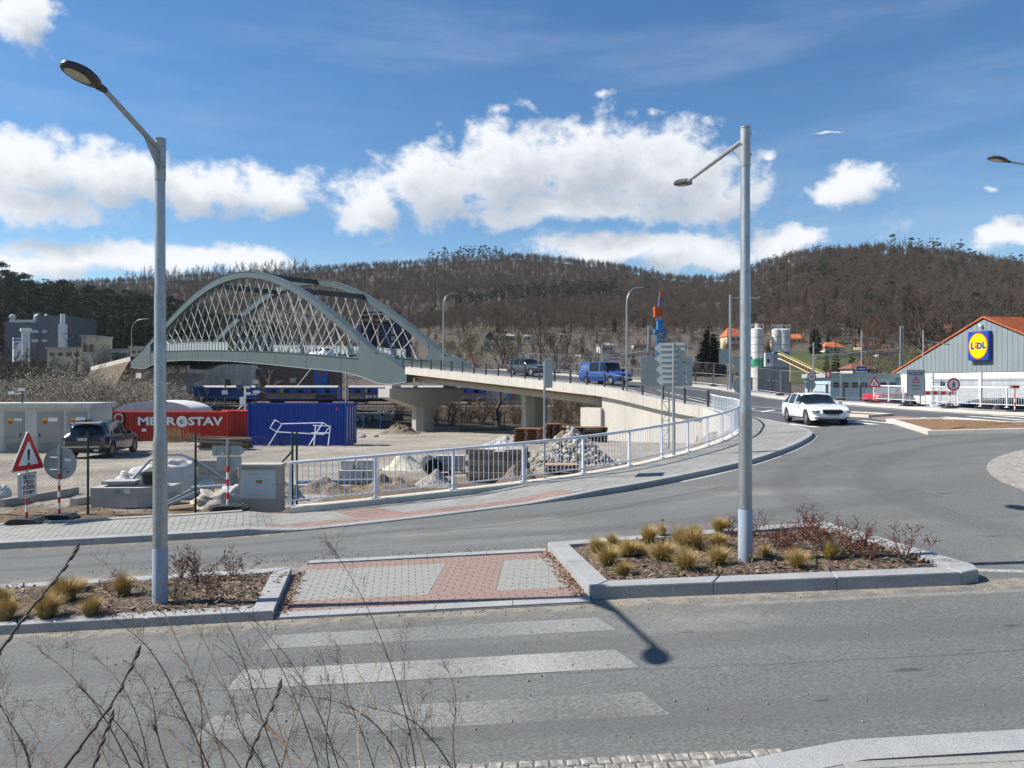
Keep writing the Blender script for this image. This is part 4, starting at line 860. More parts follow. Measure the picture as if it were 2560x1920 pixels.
# ---- chain link fence
dgreen = paint('fence_green', (.012,.05,.03), .5); t = thing('chain_link_fence', 'green chain link fence on thin posts in front of the yard', 'fence', (-10, 19, -.2)); fz = lambda x: gz(x, 19.0)
for px in (-60, 220, 489, 731, 742): x = at(px,0,19).x; MB().cyl((x, 19, fz(x)-.1), (x, 19, at(0,1080,19).z), .028, n=8).build('post', dgreen, t, 60)
x = at(731,0,19).x; MB().cyl((x, 19, 1.35), (x-1.25, 19.3, .0), .024, n=8).build('brace', dgreen, t, 60)
b = MB(); X0, X1 = -17.0, x; zt_ = at(0,1090,19).z; n_ = int((X1-X0+2)/.075)
for k in range(n_):
    for sgn in (1, -1):
        xs = X0+k*.075-(1.9 if sgn > 0 else 0); za, zb_ = -.1, zt_; xa, xb = (xs, xs+(zb_-za)) if sgn > 0 else (xs+(zb_-za), xs)
        p, q = Vector((xa, 19, za)), Vector((xb, 19, zb_))
        for _ in (0,):
            f0 = 0; f1 = 1; d = q-p
            if d.x > 0: f0 = max(0, (X0-p.x)/d.x); f1 = min(1, (X1-p.x)/d.x)
            else: f0 = max(0, (X1-p.x)/d.x); f1 = min(1, (X0-p.x)/d.x)
            if f1 > f0: b.tube([p+d*f0, p+d*f1], .0019, 3, False)
for z in (zt_-.02, .75): b.tube([(X0,19,z),(X1,19,z)], .0022, 3, False)
o = b.build('wire_mesh', paint('fence_wire_green', (.05,.07,.06), .5), t); o['kind'] = 'stuff'
# ================================================================== things in the construction yard
def noise3(p, s, seed=0):
    from mathutils import noise
    return noise.noise(Vector((p[0]*s+seed*7.3, p[1]*s+seed*3.1, p[2]*s+seed)))
def lump(dims, nz=.25, s=2.5, seed=0, nu=20, nv=12, power=.6, flat=True):
    """a sagging lumpy body (sack, heap) standing on z = 0"""
    b = MB(); rows = []
    for j in range(nv+1):
        v = j/nv; ph = (v*PI/2) if flat else v*PI-PI/2; r = []
        for i in range(nu+1):
            a = 2*PI*i/nu; cp, sp_ = math.cos(ph), math.sin(ph)
            def pw(x): return math.copysign(abs(x)**power, x)
            q = Vector((pw(math.cos(a))*pw(cp), pw(math.sin(a))*pw(cp), pw(sp_)))
            k = 1+nz*noise3((math.cos(a)*cp*2, math.sin(a)*cp*2, sp_*2), s, seed); r.append((q.x*dims[0]/2*k, q.y*dims[1]/2*k, q.z*dims[2]*k if v > 0 else 0))
        rows.append(r)
    b.sheet(rows); return b
def heap(dims, seed=0, n=36, rough=.25, s=2.0):
    b = MB(); rows = []
    for j in range(n//2+1):
        f = j/(n//2); r = []
        for i in range(n+1):
            a = 2*PI*i/n; k = 1+.25*noise3((math.cos(a), math.sin(a), 0), 1.3, seed); h = (.5+.5*math.cos(f*PI))*.85+.15*(1-f); x, y = math.cos(a)*f*dims[0]/2*k, math.sin(a)*f*dims[1]/2*k
            r.append((x, y, max(-.05, dims[2]*h*(1+rough*noise3((x, y, 0), s, seed))+.03*random.uniform(-1, 1)*dims[2]*(f < .98)-(.05 if f > .98 else 0))))
        rows.append(r)
    b.sheet(rows); return b
def place(b, name, label, cat, loc, m, rz=0, smooth=None, group=None):
    o = b.build(name, m, smooth=smooth); o.location = loc; o.rotation_euler = (0,0,rz); return tag(o, label, cat, group)
def gat(px, py, Y, dz=0): p = at(px, py, Y); return Vector((p.x, Y, gz(p.x, Y)+dz))
sackm = mat('white_sack', (.60,.59,.56), .75, var=.12, vs=3, fine=.1, fs=25, bump=.6, bs=9); beige = mat('tarp_beige', (.46,.42,.36), .85, var=.3, vs=5, bump=.8, bs=8)
stonec = mat('concrete_block', (.30,.285,.26), .9, var=.15, vs=3, fine=.2, fs=30); palec = mat('concrete_pale', (.43,.42,.395), .9, var=.12, vs=2, fine=.15, fs=30)
slabm = mat('old_slab', (.20,.165,.13), .95, var=.25, vs=2, fine=.3, fs=16, bump=.5)
bluep = mat('grey_pipe', (.28,.32,.36), .5, var=.1); blackp = mat('black_plastic', (.025,.025,.03), .5, var=.2)
place(lump((.95,.8,1.08), .14, 1.6, 3, power=.45), 'big_bag', 'tall full white sack standing behind the fence by the lamp pole', 'sack', gat(447,0,22.3), sackm, .3, 180)
place(lump((1.15,.9,.78), .4, 1.1, 5, power=.7), 'big_bag', 'slumped white sack behind the concrete block with green writing', 'sack', gat(338,0,22.6), sackm, .1, 180)
place(lump((.85,.6,.5), .5, 1.3, 8, power=.8), 'big_bag', 'crumpled white sack lying next to the utility cabinet', 'sack', gat(588,0,20.6), sackm, .4, 180)
place(lump((1.05,.7,.42), .55, 1.3, 11, power=.8), 'tarpaulin', 'crumpled beige and white tarpaulin on the dirt by the arrow sign', 'tarpaulin', gat(535,0,20.3), beige, .1, 180)
place(lump((.6,.6,.35), .4, 2.4, 14, power=.8), 'big_bag', 'small white sack at the picture edge beyond the fence', 'sack', gat(-4,0,22), sackm, 0, 180)
place(lump((.8,.4,.26), .25, 2.4, 15, power=.8, flat=False), 'sack_roll', 'long pale sack lying on concrete behind the green fence post', 'sack', gat(503,0,22.5,.28), sackm, 0, 180)
# precast block with writing
p = gat(330,0,20.4); t = thing('precast_block', 'two layer precast concrete block with an angled end and green writing', 'concrete block', p)
b = MB(); b.prism([p+Vector(q) for q in ((-.98,-.2,0),(.25,-.2,0),(.95,.3,0),(.95,.8,0),(-.98,.8,0))], (0,0,.33)); b.build('lower_course', palec, t)
b = MB(); b.prism([p+Vector(q) for q in ((-.99,-.21,.335),(.26,-.21,.335),(.96,.29,.335),(.96,.79,.335),(-.99,.79,.335))], (0,0,.19)); b.build('upper_course', palec, t)
MB().box(p+Vector((-.05,.25,.535)), (1.3,.5,.05), .05).build('rubber_strip', blackp, t); text('04', .13, p+Vector((-.28,-.216,.43)), (1,0,0), UP, paint('green_ink', (.03,.22,.08)), 'lettering', t); MB().box(p+Vector((-.02,-.214,.43)), (.16,.006,.11)).build('label', white, t)
place(MB().box((0,0,.05), (.85,.5,.09)), 'concrete_plate', 'thin concrete plate lying on the written precast block', 'concrete slab', p+Vector((-.45,.35,.565)), palec, .12)
place(MB().lathe([(.0,.0),(.16,0),(.17,.2),(.24,.28),(.24,.31),(.15,.31)], 14), 'black_tub', 'small black plastic tub beside the slumped sack', 'tub', p+Vector((.28,.35,.565)), blackp, 0, 40)
def pipe_(name, label, pts, r, m=bluep): b = MB(); b.tube([Vector(q) for q in pts], r, 9); o = b.build(name, m, smooth=60); return tag(o, label, 'pipe')
pipe_('bent_pipe', 'long grey pipe arching over the white sacks', [at(330,1200,22), at(375,1150,22.2), at(420,1137,22.4), at(455,1137,22.5), at(490,1152,22.6), at(530,1178,22.6), at(575,1208,22.6)], .045)
pipe_('loose_pipe', 'bluish pipe lying on the dirt, the lower of two', [at(412,1265,19.9), at(520,1218,21.3)], .035); pipe_('loose_pipe', 'bluish pipe lying on the dirt, the upper of two', [at(418,1256,20.1), at(500,1214,21.6)], .04); pipe_('loose_pipe', 'pale pipe lying level behind the green fence post', [at(478,1221,21.0), at(575,1214,21.2)], .06)
pipe_('long_pipe', 'long grey pipe lying on the ground behind the white railing', [at(741,1206,23.5), at(973,1201,24.5)], .075); pipe_('leaning_bar', 'short dark bar leaning against the utility cabinet', [at(585,1265,18.6), at(602,1246,18.6)], .02, blackp)
place(MB().cyl((0,0,.03), (.6,0,.08), .08, n=6), 'wood_offcut', 'pale board offcut lying on the dirt by the lamp pole', 'board', gat(425,0,19.8), mat('pale_wood', (.45,.32,.2), .9), .1)
def beam_(label, a, c, w, h): b = MB(); b.beam(a, c, w, h); tag(b.build('kerb_beam', stonec), label, 'concrete beam')
a, c = gat(3,0,20.2,.1), gat(190,0,23.0,.1); beam_('long concrete kerb beam lying beyond the warning signs', a, c, .2, .24); a, c = gat(183,0,20.6,.09), gat(250,0,21.6,.09); beam_('short concrete kerb beam lying beside the written block', a, c, .2, .2)
def stack(name, label, cat, px, Y, courses, w, d, h, m, gap=.012, rz=0, per=1, pal=True, jit=.02, dz=0):
    p = gat(px,0,Y,dz); t = thing(name, label, cat, p, rz); R = rotz(rz); z = 0
    if pal:
        for k in (-1, 0, 1): MB().box(p+R@Vector((k*(w/2-.06),0,.05)), (.1,d,.1), rz).build('pallet_block', wood, t)
        MB().box(p+R@Vector((0,0,.115)), (w,d,.03), rz).build('pallet_board', wood, t); z = .135
    for k in range(courses):
        for i in range(per):
            MB().box(p+R@Vector((-w/2+(i+.5)*w/per+random.uniform(-jit,jit), random.uniform(-jit,jit), z+h/2)), (w/per-gap, d-.02, h-gap), rz+random.uniform(-.01,.01)).build('block', m, t)
        z += h
    return t
stack('block_stack', 'stack of grey concrete blocks behind the arrow sign', 'block stack', 545, 25.5, 4, 1.1, .8, .21, stonec, pal=False)
stack('block_pallet', 'pallet of grey kerb blocks standing behind the white railing', 'block stack', 895, 26, 1, 1.1, .9, .34, palec, per=4); 
for k in range(3): place(MB().box((0,0,.05), (.62,.5,.09)), 'paving_slab', 'loose grey paving slab on the block pallet, number %s from below' % ('one','two','three')[k], 'slab', gat(918,0,26.1,.49+.1*k), palec, .05*k)
place(MB().box((0,0,.14), (.4,.6,.28)), 'kerb_block', 'single kerb block standing on the block pallet', 'concrete block', gat(872,0,26.1,.49), palec)
t = stack('wrapped_pallet', 'low pallet of pavers wrapped in loose plastic by the railing end', 'block stack', 752, 23.6, 1, 1.15, .8, .26, palec, per=3, pal=False)
place(lump((.5,.5,.3), .4, 2.4, 21, power=.8), 'plastic_wrap', 'crumpled clear plastic wrap beside the wrapped pallet', 'plastic', gat(715,0,23.4), mat('plastic_film', (.6,.6,.6), .25, var=.1), 0, 180)
stack('beam_stack', 'stack of three pale concrete beams on a pallet beyond the railing', 'beam stack', 1127, 29.3, 3, 1.1, .5, .19, palec)
t = stack('slab_stack', 'tall stack of dark broken road slabs behind the railing', 'slab stack', 1245, 26.8, 6, 2.0, 1.5, .19, slabm, pal=False, jit=.12, rz=-.12)
place(heap((1.9,1.4,.28), 4, rough=.5, s=5), 'gravel_heap', 'pale broken mortar lying on top of the road slab stack', 'rubble', gat(1245,0,26.8,1.12), mat('mortar', (.45,.44,.42), .95, fine=.4, fs=14, bump=1, bs=12), 0)
place(heap((2.4,1.8,.62), 6, rough=.3), 'sand_heap', 'pale yellowish sand heap beyond the white railing', 'heap', gat(1010,0,31), mat('pale_sand', (.55,.52,.40), .95, fine=.25, fs=18, bump=.6), 0)
p = gat(1078,0,28.6); t = thing('black_pipe', 'wide black plastic pipe lying with its open end towards us', 'pipe', p); q = p+Vector((-.18,.9,.34)); MB().tube([q, p+Vector((.12,-.2,.3))], .33, 16, False).build('shell', blackp, t, 60); MB().tube([p+Vector((.12,-.2,.3)), q], .29, 16).build('bore', mat('pipe_bore', (.01,.01,.01), .9), t)
# earth mounds behind the railing
earthm = mat('earth_clods', (.20,.155,.11), .95, var=.3, vs=2, fine=.45, fs=13, bump=1, bs=9); gravm = mat('coarse_gravel', (.33,.30,.26), .95, var=.25, vs=3, fine=.5, fs=15, bump=1, bs=14)
for px, Y, d, m_, s_, lab in ((712,21.6,(1.5,1.0,.6),gravm,31,'low gravel mound beside the utility cabinet'),(810,23.4,(2.4,1.5,.45),earthm,32,'brown earth mound behind the first railing panel'),(965,24.3,(2.8,1.7,.45),earthm,33,'long earth mound behind the second railing panel'),(1085,25.2,(1.7,1.2,.5),gravm,34,'gravel and earth mound near the slab stack'),(1300,25.4,(2.0,1.2,.6),earthm,35,'earth mound at the foot of the slab stack'),(1000,77,(5,4,1.0),earthm,36,'dark earth heap at the foot of the hammerhead pier'),(1268,57.5,(2.6,2,.5),mat('grey_gravel',(.38,.37,.35),.95,fine=.4,fs=10,bump=.8),37,'small heap of grey gravel under the approach span')):
    place(heap(d, s_, rough=.45, s=3), 'earth_mound', lab, 'heap', gat(px,0,Y,-.04), m_)
# rubble heap: separate stones on a core
rockm = [mat('rubble_pale', (.46,.43,.38), .95, fine=.2, fs=8, var=.25, vs=1.5), mat('rubble_grey', (.34,.34,.33), .95, fine=.2, fs=8, var=.25, vs=1.5), mat('rubble_brown', (.36,.29,.22), .95, fine=.2, fs=8, var=.25, vs=1.5)]
def rock(seed):
    rs = random.Random(seed); bm = bmesh.new(); bmesh.ops.create_icosphere(bm, subdivisions=2, radius=.5)
    pl_ = [(Vector((rs.gauss(0,1), rs.gauss(0,1), rs.gauss(0,1))).normalized(), rs.uniform(.26,.42)) for _ in range(9)]
    for v in bm.verts:
        for n, d in pl_:
            e = v.co.dot(n)-d
            if e > 0: v.co -= n*e
        v.co = Vector((v.co.x*rs.uniform(.97,1.03), v.co.y, v.co.z))
    me = bpy.data.meshes.new('rubble_stone'); bm.to_mesh(me); bm.free(); return me
RK = []
def rvec0(): return Vector((random.gauss(0,1), random.gauss(0,1), random.gauss(0,1))).normalized()
for i in range(9): me = rock(i); me.materials.append(rockm[i % 3]); RK.append(me)
p0 = gat(1425,0,34); rt = thing('rubble_heap', 'big heap of broken pale stones and concrete behind the railing', 'rubble', p0)
o = heap((3.8,3.0,1.5), 41, rough=.15).build('rubble_core', earthm, rt, world=False); o['kind'] = 'stuff'
for k in range(280):
    a = random.uniform(PI*.95, PI*2.05) if k < 230 else random.uniform(0, 2*PI); f = math.sqrt(random.uniform(0, 1.15)); x, y = math.cos(a)*f*1.95, math.sin(a)*f*1.55
    h = 1.6*max(0, 1-f)**1.05; s = random.uniform(.14,.36)*(1.0 if f < .9 else .75)
    o = link('rubble_stone', RK[k % 9], None, rt); o.location = (x, y, h+.05*s); o.rotation_euler = (random.uniform(0,6), random.uniform(0,6), random.uniform(0,6)); o.scale = (s*random.uniform(.8,1.3), s, s*random.uniform(.6,1))
for ci in range(3):
    b = MB(); rk = RK[ci]; vv = [v.co.copy() for v in rk.vertices]; ff = [tuple(p.vertices) for p in rk.polygons]
    for k in range(260):
        a = random.uniform(0, 2*PI); f = math.sqrt(random.uniform(0, 1.6)); x, y = math.cos(a)*f*1.95, math.sin(a)*f*1.55; s = random.uniform(.07,.17); R = Matrix.Rotation(random.uniform(0,6), 3, rvec0()); b.add([R@v*s+Vector((x, y, 1.55*max(0, 1-f)**1.05+.06)) for v in vv], ff)
    o = b.build('small_rubble', rockm[ci], rt, world=False); o['kind'] = 'stuff'
# scattered stones on the yard
for k, (px, Y, s) in enumerate(((905,66,.6),(940,67,.45),(1330,30.5,.3),(1300,29.5,.35),(1520,35,.3),(950,30.5,.2))):
    o = link('loose_stone', RK[k], None); o.location = gat(px,0,Y,s*.2); o.scale = (s*1.3, s, s*.7); tag(o, ['flat pale stone on the sand near the blue container','small stone beside the flat one on the sand','pale block between slab stack and rubble','grey lump against the slab stack','stone at the right foot of the rubble heap','small stone beside the pale sand heap'][k], 'stone')
# timber pallets and form stacks
def pallets(label, px, Y, n, w, d, m=wood, rz=0, hh=.125):
    p = gat(px,0,Y); t = thing('pallet_stack', label, 'pallet stack', p, rz); R = rotz(rz)
    for k in range(n):
        z = k*hh; jx = random.uniform(-.05,.05)
        MB().box(p+R@Vector((jx,0,z+hh-.012)), (w,d,.024), rz).build('deck_boards', m, t)
        for q in (-1, 0, 1): MB().box(p+R@Vector((jx+q*(w/2-.07),0,z+(hh-.03)/2)), (.12,d,hh-.03), rz).build('bearer', m, t)
lw = mat('new_pallet_wood', (.42,.28,.15), .85, var=.2, vs=4); rw = mat('red_brown_wood', (.19,.095,.05), .9, var=.35, vs=4, fine=.2)
pallets('two pale timber pallets in front of the rubble heap', 1400, 29.2, 3, 1.25, .8, lw, .05); pallets('square stack of brown timber pallets under the approach span', 1322, 52, 9, 1.7, 1.6, rw, -.25, .115); pallets('tall narrow stack of brown pallets behind the rubble heap', 1380, 54.5, 11, 1.1, 1.3, rw, .1, .12); pallets('long stack of brown formwork boards against the abutment', 1455, 55.5, 9, 3.4, 1.5, rw, .05, .12)
p = gat(562,0,44); t = thing('timber_stack', 'untidy stack of weathered planks between the red and blue containers', 'timber stack', p)
for k in range(5):
    for j in range(5): MB().box(p+Vector((random.uniform(-.15,.15), -.5+j*.25, .08+k*.13+.05*(j>2))), (2.7,.22,.09), random.uniform(-.04,.04), 0, random.uniform(-.02,.05)).build('plank', mat('old_plank', (.16,.105,.065), .9, var=.35, vs=3) if (k+j)%3 else mat('grey_plank', (.3,.28,.25), .9, var=.2), t)
# substation building
Y = 41; subw = mat('pale_render', (.52,.515,.47), .85, var=.06, vs=1); z0 = at(0,1136,Y).z; z1 = at(0,1021,Y).z; xr = at(224,0,Y).x; xl = xr-7.5
t = thing('substation', 'low pale green substation building with three grey metal doors', 'building', (xl+4, Y, z0))
MB().box(((xl+xr)/2, Y+1.15, (z0+z1)/2), (xr-xl, 2.3, z1-z0)).build('wall', subw, t); MB().box(((xl+xr)/2+.05, Y+1.1, z1+.14), (xr-xl+.3, 2.6, .28)).build('roof', mat('roof_fascia', (.47,.48,.45), .7), t)
sdm = paint('substation_door', (.30,.30,.27), .5)
for a, c, top in ((13,58,1031),(95.5,155,1031),(169,214,1030)):
    xa, xc = at(a,0,Y).x, at(c,0,Y).x; zt = at(0,top,Y).z; fr = MB().box(((xa+xc)/2, Y-.01, (z0+zt)/2), (xc-xa+.12, .06, zt-z0+.06)).build('door_frame', galvd, t); d = MB().box(((xa+xc)/2, Y-.045, (z0+zt)/2+.03), (xc-xa, .03, zt-z0-.08)).build('door', sdm, t); PINV[d.name] = PINV[t.name]
    for k in range(7): MB().box(((xa+xc)/2, Y-.065, z0+.25+.06*k), ((xc-xa)*.75, .02, .035), 0, .5).build('louvre', sdm, d)
    MB().box((xc-.12 if a < 50 else xa+.12, Y-.07, z0+1.05), (.05,.04,.18)).build('handle', black, d)
    xm = lerp(xa, xc, .32); MB().box((xm, Y-.064, zt-.38), (.24,.006,.1)).build('warning_sticker', paint('sticker_yellow', (.65,.5,.02)), d); MB().box((xm, Y-.064, zt-.52), (.22,.006,.18)).build('warning_sticker', red, d); MB().box((xm+.42, Y-.064, zt-.38), (.5 if a > 60 else .42,.006,.12 if a < 60 else .2)).build('notice', white, d)
# containers
def corrugated(b, p0, p1, z0, z1, nrm, n=30, dep=.045):
    p0, p1, nrm = Vector(p0), Vector(p1), Vector(nrm); pts = []
    for k in range(n):
        for f, o in ((0,0),(.35,0),(.5,-dep),(.85,-dep)): q = p0.lerp(p1, (k+f)/n)+nrm*o; pts.append(q)
    pts.append(p1); b.sheet([[(q.x, q.y, z0) for q in pts], [(q.x, q.y, z1) for q in pts]])
def container(name, label, c, L_, D, H, rz, m, n=28):
    t = thing(name, label, 'container', c, rz); R = Matrix.Translation(Vector(c)) @ Matrix.Rotation(rz, 4, 'Z'); X, Yh = L_/2, D/2
    w = lambda x, y, z: R@Vector((x, y, z))
    b = MB()
    for a, e, nn in (((-X,-Yh),(X,-Yh),(0,-1)),((X,-Yh),(X,Yh),(1,0)),((X,Yh),(-X,Yh),(0,1)),((-X,Yh),(-X,-Yh),(-1,0))):
        pa, pe = w(a[0],a[1],0), w(e[0],e[1],0); nv = R.to_3x3()@Vector((nn[0],nn[1],0)); corrugated(b, pa, pe, c[2]+.12, c[2]+H-.1, nv, n if nn[0] == 0 else 10)
    b.build('corrugated_wall', m, t)
    MB().add([w(-X,-Yh,H-.05), w(X,-Yh,H-.05), w(X,Yh,H-.05), w(-X,Yh,H-.05)], [(0,1,2,3)]).build('roof', m, t)
    for z, hh in ((.07,.14),(H-.05,.1)):
        for a, e in (((-X,-Yh),(X,-Yh)),((X,-Yh),(X,Yh)),((X,Yh),(-X,Yh)),((-X,Yh),(-X,-Yh))): MB().beam(w(a[0],a[1],z), w(e[0],e[1],z), .07, hh).build('rail', m, t)
    for a in (-X, X):
        for e in (-Yh, Yh): MB().beam(w(a,e,0), w(a,e,H), .13, .13).build('corner_post', m, t)
    return t, w
cblue = paint('container_blue', (.012,.05,.30), .45, var=.1); cred = paint('container_red', (.46,.035,.02), .5, var=.08)
Y = 48; xa, xb = at(622,0,Y).x, at(868,0,Y).x; zb, zt = at(0,1115,Y).z, at(0,1009,Y).z
t, w = container('shipping_container', 'bright blue corrugated shipping container with a leaning white frame', ((xa+xb)/2, Y+1.2, zb), xb-xa, 2.4, zt-zb, -.06, cblue, 30)
for k in range(4): MB().cyl(w((xb-xa)/2+.06, -.95+.6*k, .2), w((xb-xa)/2+.06, -.95+.6*k, zt-zb-.2), .025, n=6).build('lock_rod', paint('lock_rod_white', (.6,.6,.6)), t)
MB().box(w((xb-xa)/2-.55, -1.21, zt-zb-.33), (.12,.02,.2), -.06).build('label', mat('sticker_mix', (.5,.1,.2)), t)
for x in (-1.0, 1.0): MB().box(w(x, -1.235, .1), (.36,.03,.13), -.06).build('fork_pocket', black, t)
# white tube frame leaning on it
def fp(x, y, Yy): return at(400+x/3.687, 920+y/3.687, Yy)
t = thing('steel_frame', 'white bent tube barrier frames leaning on the blue container', 'frame', fp(1280, 716, 47)); 
for pts in ([(1000,716),(1125,515),(1060,480),(1015,552),(1085,592)], [(1125,515),(1500,505),(1565,540),(1510,612),(1085,590)], [(1375,714),(1500,505)], [(1410,530),(1572,535),(1550,714)], [(1395,600),(1560,600)], [(1420,714),(1435,535)]):
    MB().tube([fp(x, y, 46.2+.55*(716-y)/240) for x, y in pts], .035, 7).build('tube', paint('frame_white', (.65,.7,.74), .4), t, 60)
Y = 57; xa, xb = at(262,0,Y).x, at(568.6,0,Y).x; zb, zt = at(0,1111,Y).z, at(0,1029.5,Y).z
t, w = container('site_office', 'long red site office container with white company lettering', ((xa+xb)/2, Y+1.25, zb), xb-xa, 2.5, zt-zb, 0, cred, 44)
def rp_(px, py): p = at(px, py, Y-.06); return p
lw_ = paint('letter_white', (.78,.78,.78))
text('METR', .82, rp_(343,1054), (1,0,0), UP, lw_, 'lettering', t, 'LEFT', sx=1.38, bold=.03)
c = rp_(455, 1054); MB().lathe([(.16,-.01),(.42,-.01),(.42,.01),(.16,.01)], 24, c, Matrix.Rotation(PI/2, 3, 'X')).build('ring_emblem', lw_, t); MB().lathe([(.0,-.012),(.1,-.012),(.1,.012)], 16, c+Vector((.05,0,0)), Matrix.Rotation(PI/2, 3, 'X')).build('emblem_dot', lw_, t)
text('STAV', .82, rp_(470,1054), (1,0,0), UP, lw_, 'lettering', t, 'LEFT', sx=1.32, bold=.03)
MB().lathe([(.28,-.01),(.36,-.01),(.36,.01),(.28,.01)], 20, rp_(297, 1046), Matrix.Rotation(PI/2, 3, 'X')).build('oval_emblem', lw_, t); MB().box(rp_(360,1075), (.35,.02,.22)).build('notice', lw_, t)
MB().box((xa+1.45, Y-.08, (zb+zt)/2), (.08,.06,zt-zb)).build('joint_cover', black, t)
xa2, xb2 = at(569,0,58.5).x, at(640,0,61).x; t, w = container('site_office', 'red site office container with white door and window behind the long one', (xb2-.6, 60.9, zb), 3.4, 4.6, zt-zb, .45, cred, 12)
for y, nm, wd, z0_, hh in ((-1.6,'door',.75,.15,1.95),(-.1,'door',.85,.15,1.95),(1.3,'window',.7,.75,1.2)): MB().box(w(-1.74, y, z0_+hh/2), (.06,wd,hh), .45).build(nm, lw_ if nm == 'door' else mat('window_white', (.5,.52,.55)), t); 
b = MB()
for i in range(13): a = PI*i/12; b.v += [(-math.cos(a)*3.2, 0, math.sin(a)*.95), (-math.cos(a)*3.2, 4, math.sin(a)*.95)]
b.f = [(2*i, 2*i+2, 2*i+3, 2*i+1) for i in range(12)]; b.f.append(tuple(range(0, 26, 2)))
place(b, 'tent_roof', 'white curved tarpaulin roof showing behind the red site office', 'tent', Vector((at(385,0,62).x, 62, zt-.25)), sackm, 0, 60)
# ================================================================== the arch bridge, approach, piers
steel = mat('bridge_steel', (.082,.112,.116), .42, .0, var=.10, vs=.5, fine=.05, fs=8, spec=.4, sx=(1,1,.3))
steel_shaded = mat('bridge_steel_shaded', (.045,.05,.055), .5, var=.1)  # the bridge steel again, underside shade put into a darker colour
hangm = paint('hanger_paint', (.60,.60,.57), .45)
J = Vector((-11.2, 84.3, 0)); U2 = Vector((-.7303,.6833,0)); N2 = Vector((.6833,.7303,0)); WB = 10.6
def bp(t, w, z): return Vector((J.x+U2.x*t+N2.x*w, J.y+U2.y*t+N2.y*w, z))
def deckz(t): return 4.6+.092*t-.00066*t*t
UPc = [2.56960969e-06,-3.72795197e-04,7.14201485e-03,5.35593370e-01,3.37257244]; LOc = [3.00698385e-06,-4.22501413e-04,8.64598689e-03,5.27606698e-01,2.45712087]
def az_(t): return pl([(0.3,4.55),(2.64,5.67),(5.2,6.75)], t) if t < 5 else (pl([(70.5,9.35),(74,8.0),(77.05,6.95)], t) if t > 70.5 else float(np.polyval(UPc, t)))
def al_(t): return float(np.polyval(LOc, t))
def gt_(t): return deckz(t)+.62
def gb_(t): return pl([(0,3.2),(2.85,2.95),(5.06,3.05),(8.14,3.8),(11.6,4.4),(21.8,5.1),(30.6,5.72),(40.4,6.3),(55,6.75),(63,6.72),(67,6.3),(70.9,5.6),(77,5.9)], t)
br = thing('arch_bridge', 'grey green steel network arch bridge with two arches and crossing hangers', 'bridge', (-37, 108, 0))
def band(tops, bots, w0, w1, ts, name, m=steel, sm=None):
    rows = []
    for t in ts: a, c = tops(t), bots(t); rows.append([bp(t, w0, c), bp(t, w0, a), bp(t, w1, a), bp(t, w1, c), bp(t, w0, c)])
    b = MB(); b.sheet(rows); n = len(rows)-1; b.f += [(0,1,2,3), (n*5+3, n*5+2, n*5+1, n*5)]; return b.build(name, m, br, sm)
for w in (0, WB):
    w0, w1 = w-.45, w+.45
    band(az_, al_, w0, w1, np.linspace(8.6, 68.6, 61), 'arch', sm=30)
    band(gt_, gb_, w0+.04, w1-.04, np.linspace(8.4, 68.8, 50), 'girder', sm=30)
    band(az_, gb_, w0, w1, np.linspace(0, 8.8, 14), 'arch_foot', sm=30); band(az_, gb_, w0, w1, np.linspace(68.4, 77, 14), 'arch_foot', sm=30)
    # fillet plates where arch and girder meet
    b = MB(); b.prism([bp(8.7, w0+.02, gt_(8.7)), bp(9.4, w0+.02, gt_(9.4)), bp(8.7, w0+.02, al_(8.7)-.05)], N2*.86); b.build('fillet_plate', steel, br)
    for tq in np.arange(12.5, 66, 7.6): MB().beam(bp(tq, w0+.03, gb_(tq)+.05), bp(tq, w0+.03, gt_(tq)-.03), .05, .025, N2).build('plate_seam', steel, br)
    b = MB(); b.sheet([[bp(t, w0-.03, gb_(t)-.03), bp(t, w0-.03, gb_(t)+.05), bp(t, w0+.06, gb_(t)+.05), bp(t, w0+.06, gb_(t)-.03), bp(t, w0-.03, gb_(t)-.03)] for t in np.linspace(.1, 76.9, 60)]); b.build('bottom_flange', mat('flange_pale', (.26,.30,.30), .5), br)
    # flange edges
    for f, dz, nm in ((az_, 0, 'upper_flange'), (gt_, 0, 'girder_flange')):
        rows = []; ts = np.linspace(.2, 76.8, 70) if f is az_ else np.linspace(8.8, 68.4, 50)
        for t in ts: z = f(t); rows.append([bp(t, w0-.06, z-.012), bp(t, w0-.06, z+.03), bp(t, w1+.06, z+.03), bp(t, w1+.06, z-.012), bp(t, w0-.06, z-.012)])
        MBx = MB(); MBx.sheet(rows); MBx.build(nm, steel, br, 30)
    for k in range(24):
        tb = 11.5+k*2.32
        for sgn in (1, -1):
            # hanger leans: its top lies towards the middle of the arch
            lean = 6.2*sgn*(.55+.45*math.sin(PI*(tb-9)/60)); tt = tb+lean
            if not 10.2 < tt < 67.3: continue
            zt = al_(tt)+.1
            if zt-gt_(tb) < 1.0: continue
            a, c = bp(tb, w+.06*sgn, gt_(tb)-.02), bp(tt, w+.06*sgn, zt); b = MB(); b.cyl(a, c, .058, n=6, caps=False); b.cyl(a, a.lerp(c, .75/(c-a).length), .095, n=6); b.build('hanger', hangm, br, 60)
for tq in (22.6, 34.4, 46.2, 57.5):
    z = al_(tq)+.42; b = MB(); b.beam(bp(tq, .45, z), bp(tq, WB-.45, z), .75, .62); b.build('wind_brace', steel_shaded, br)
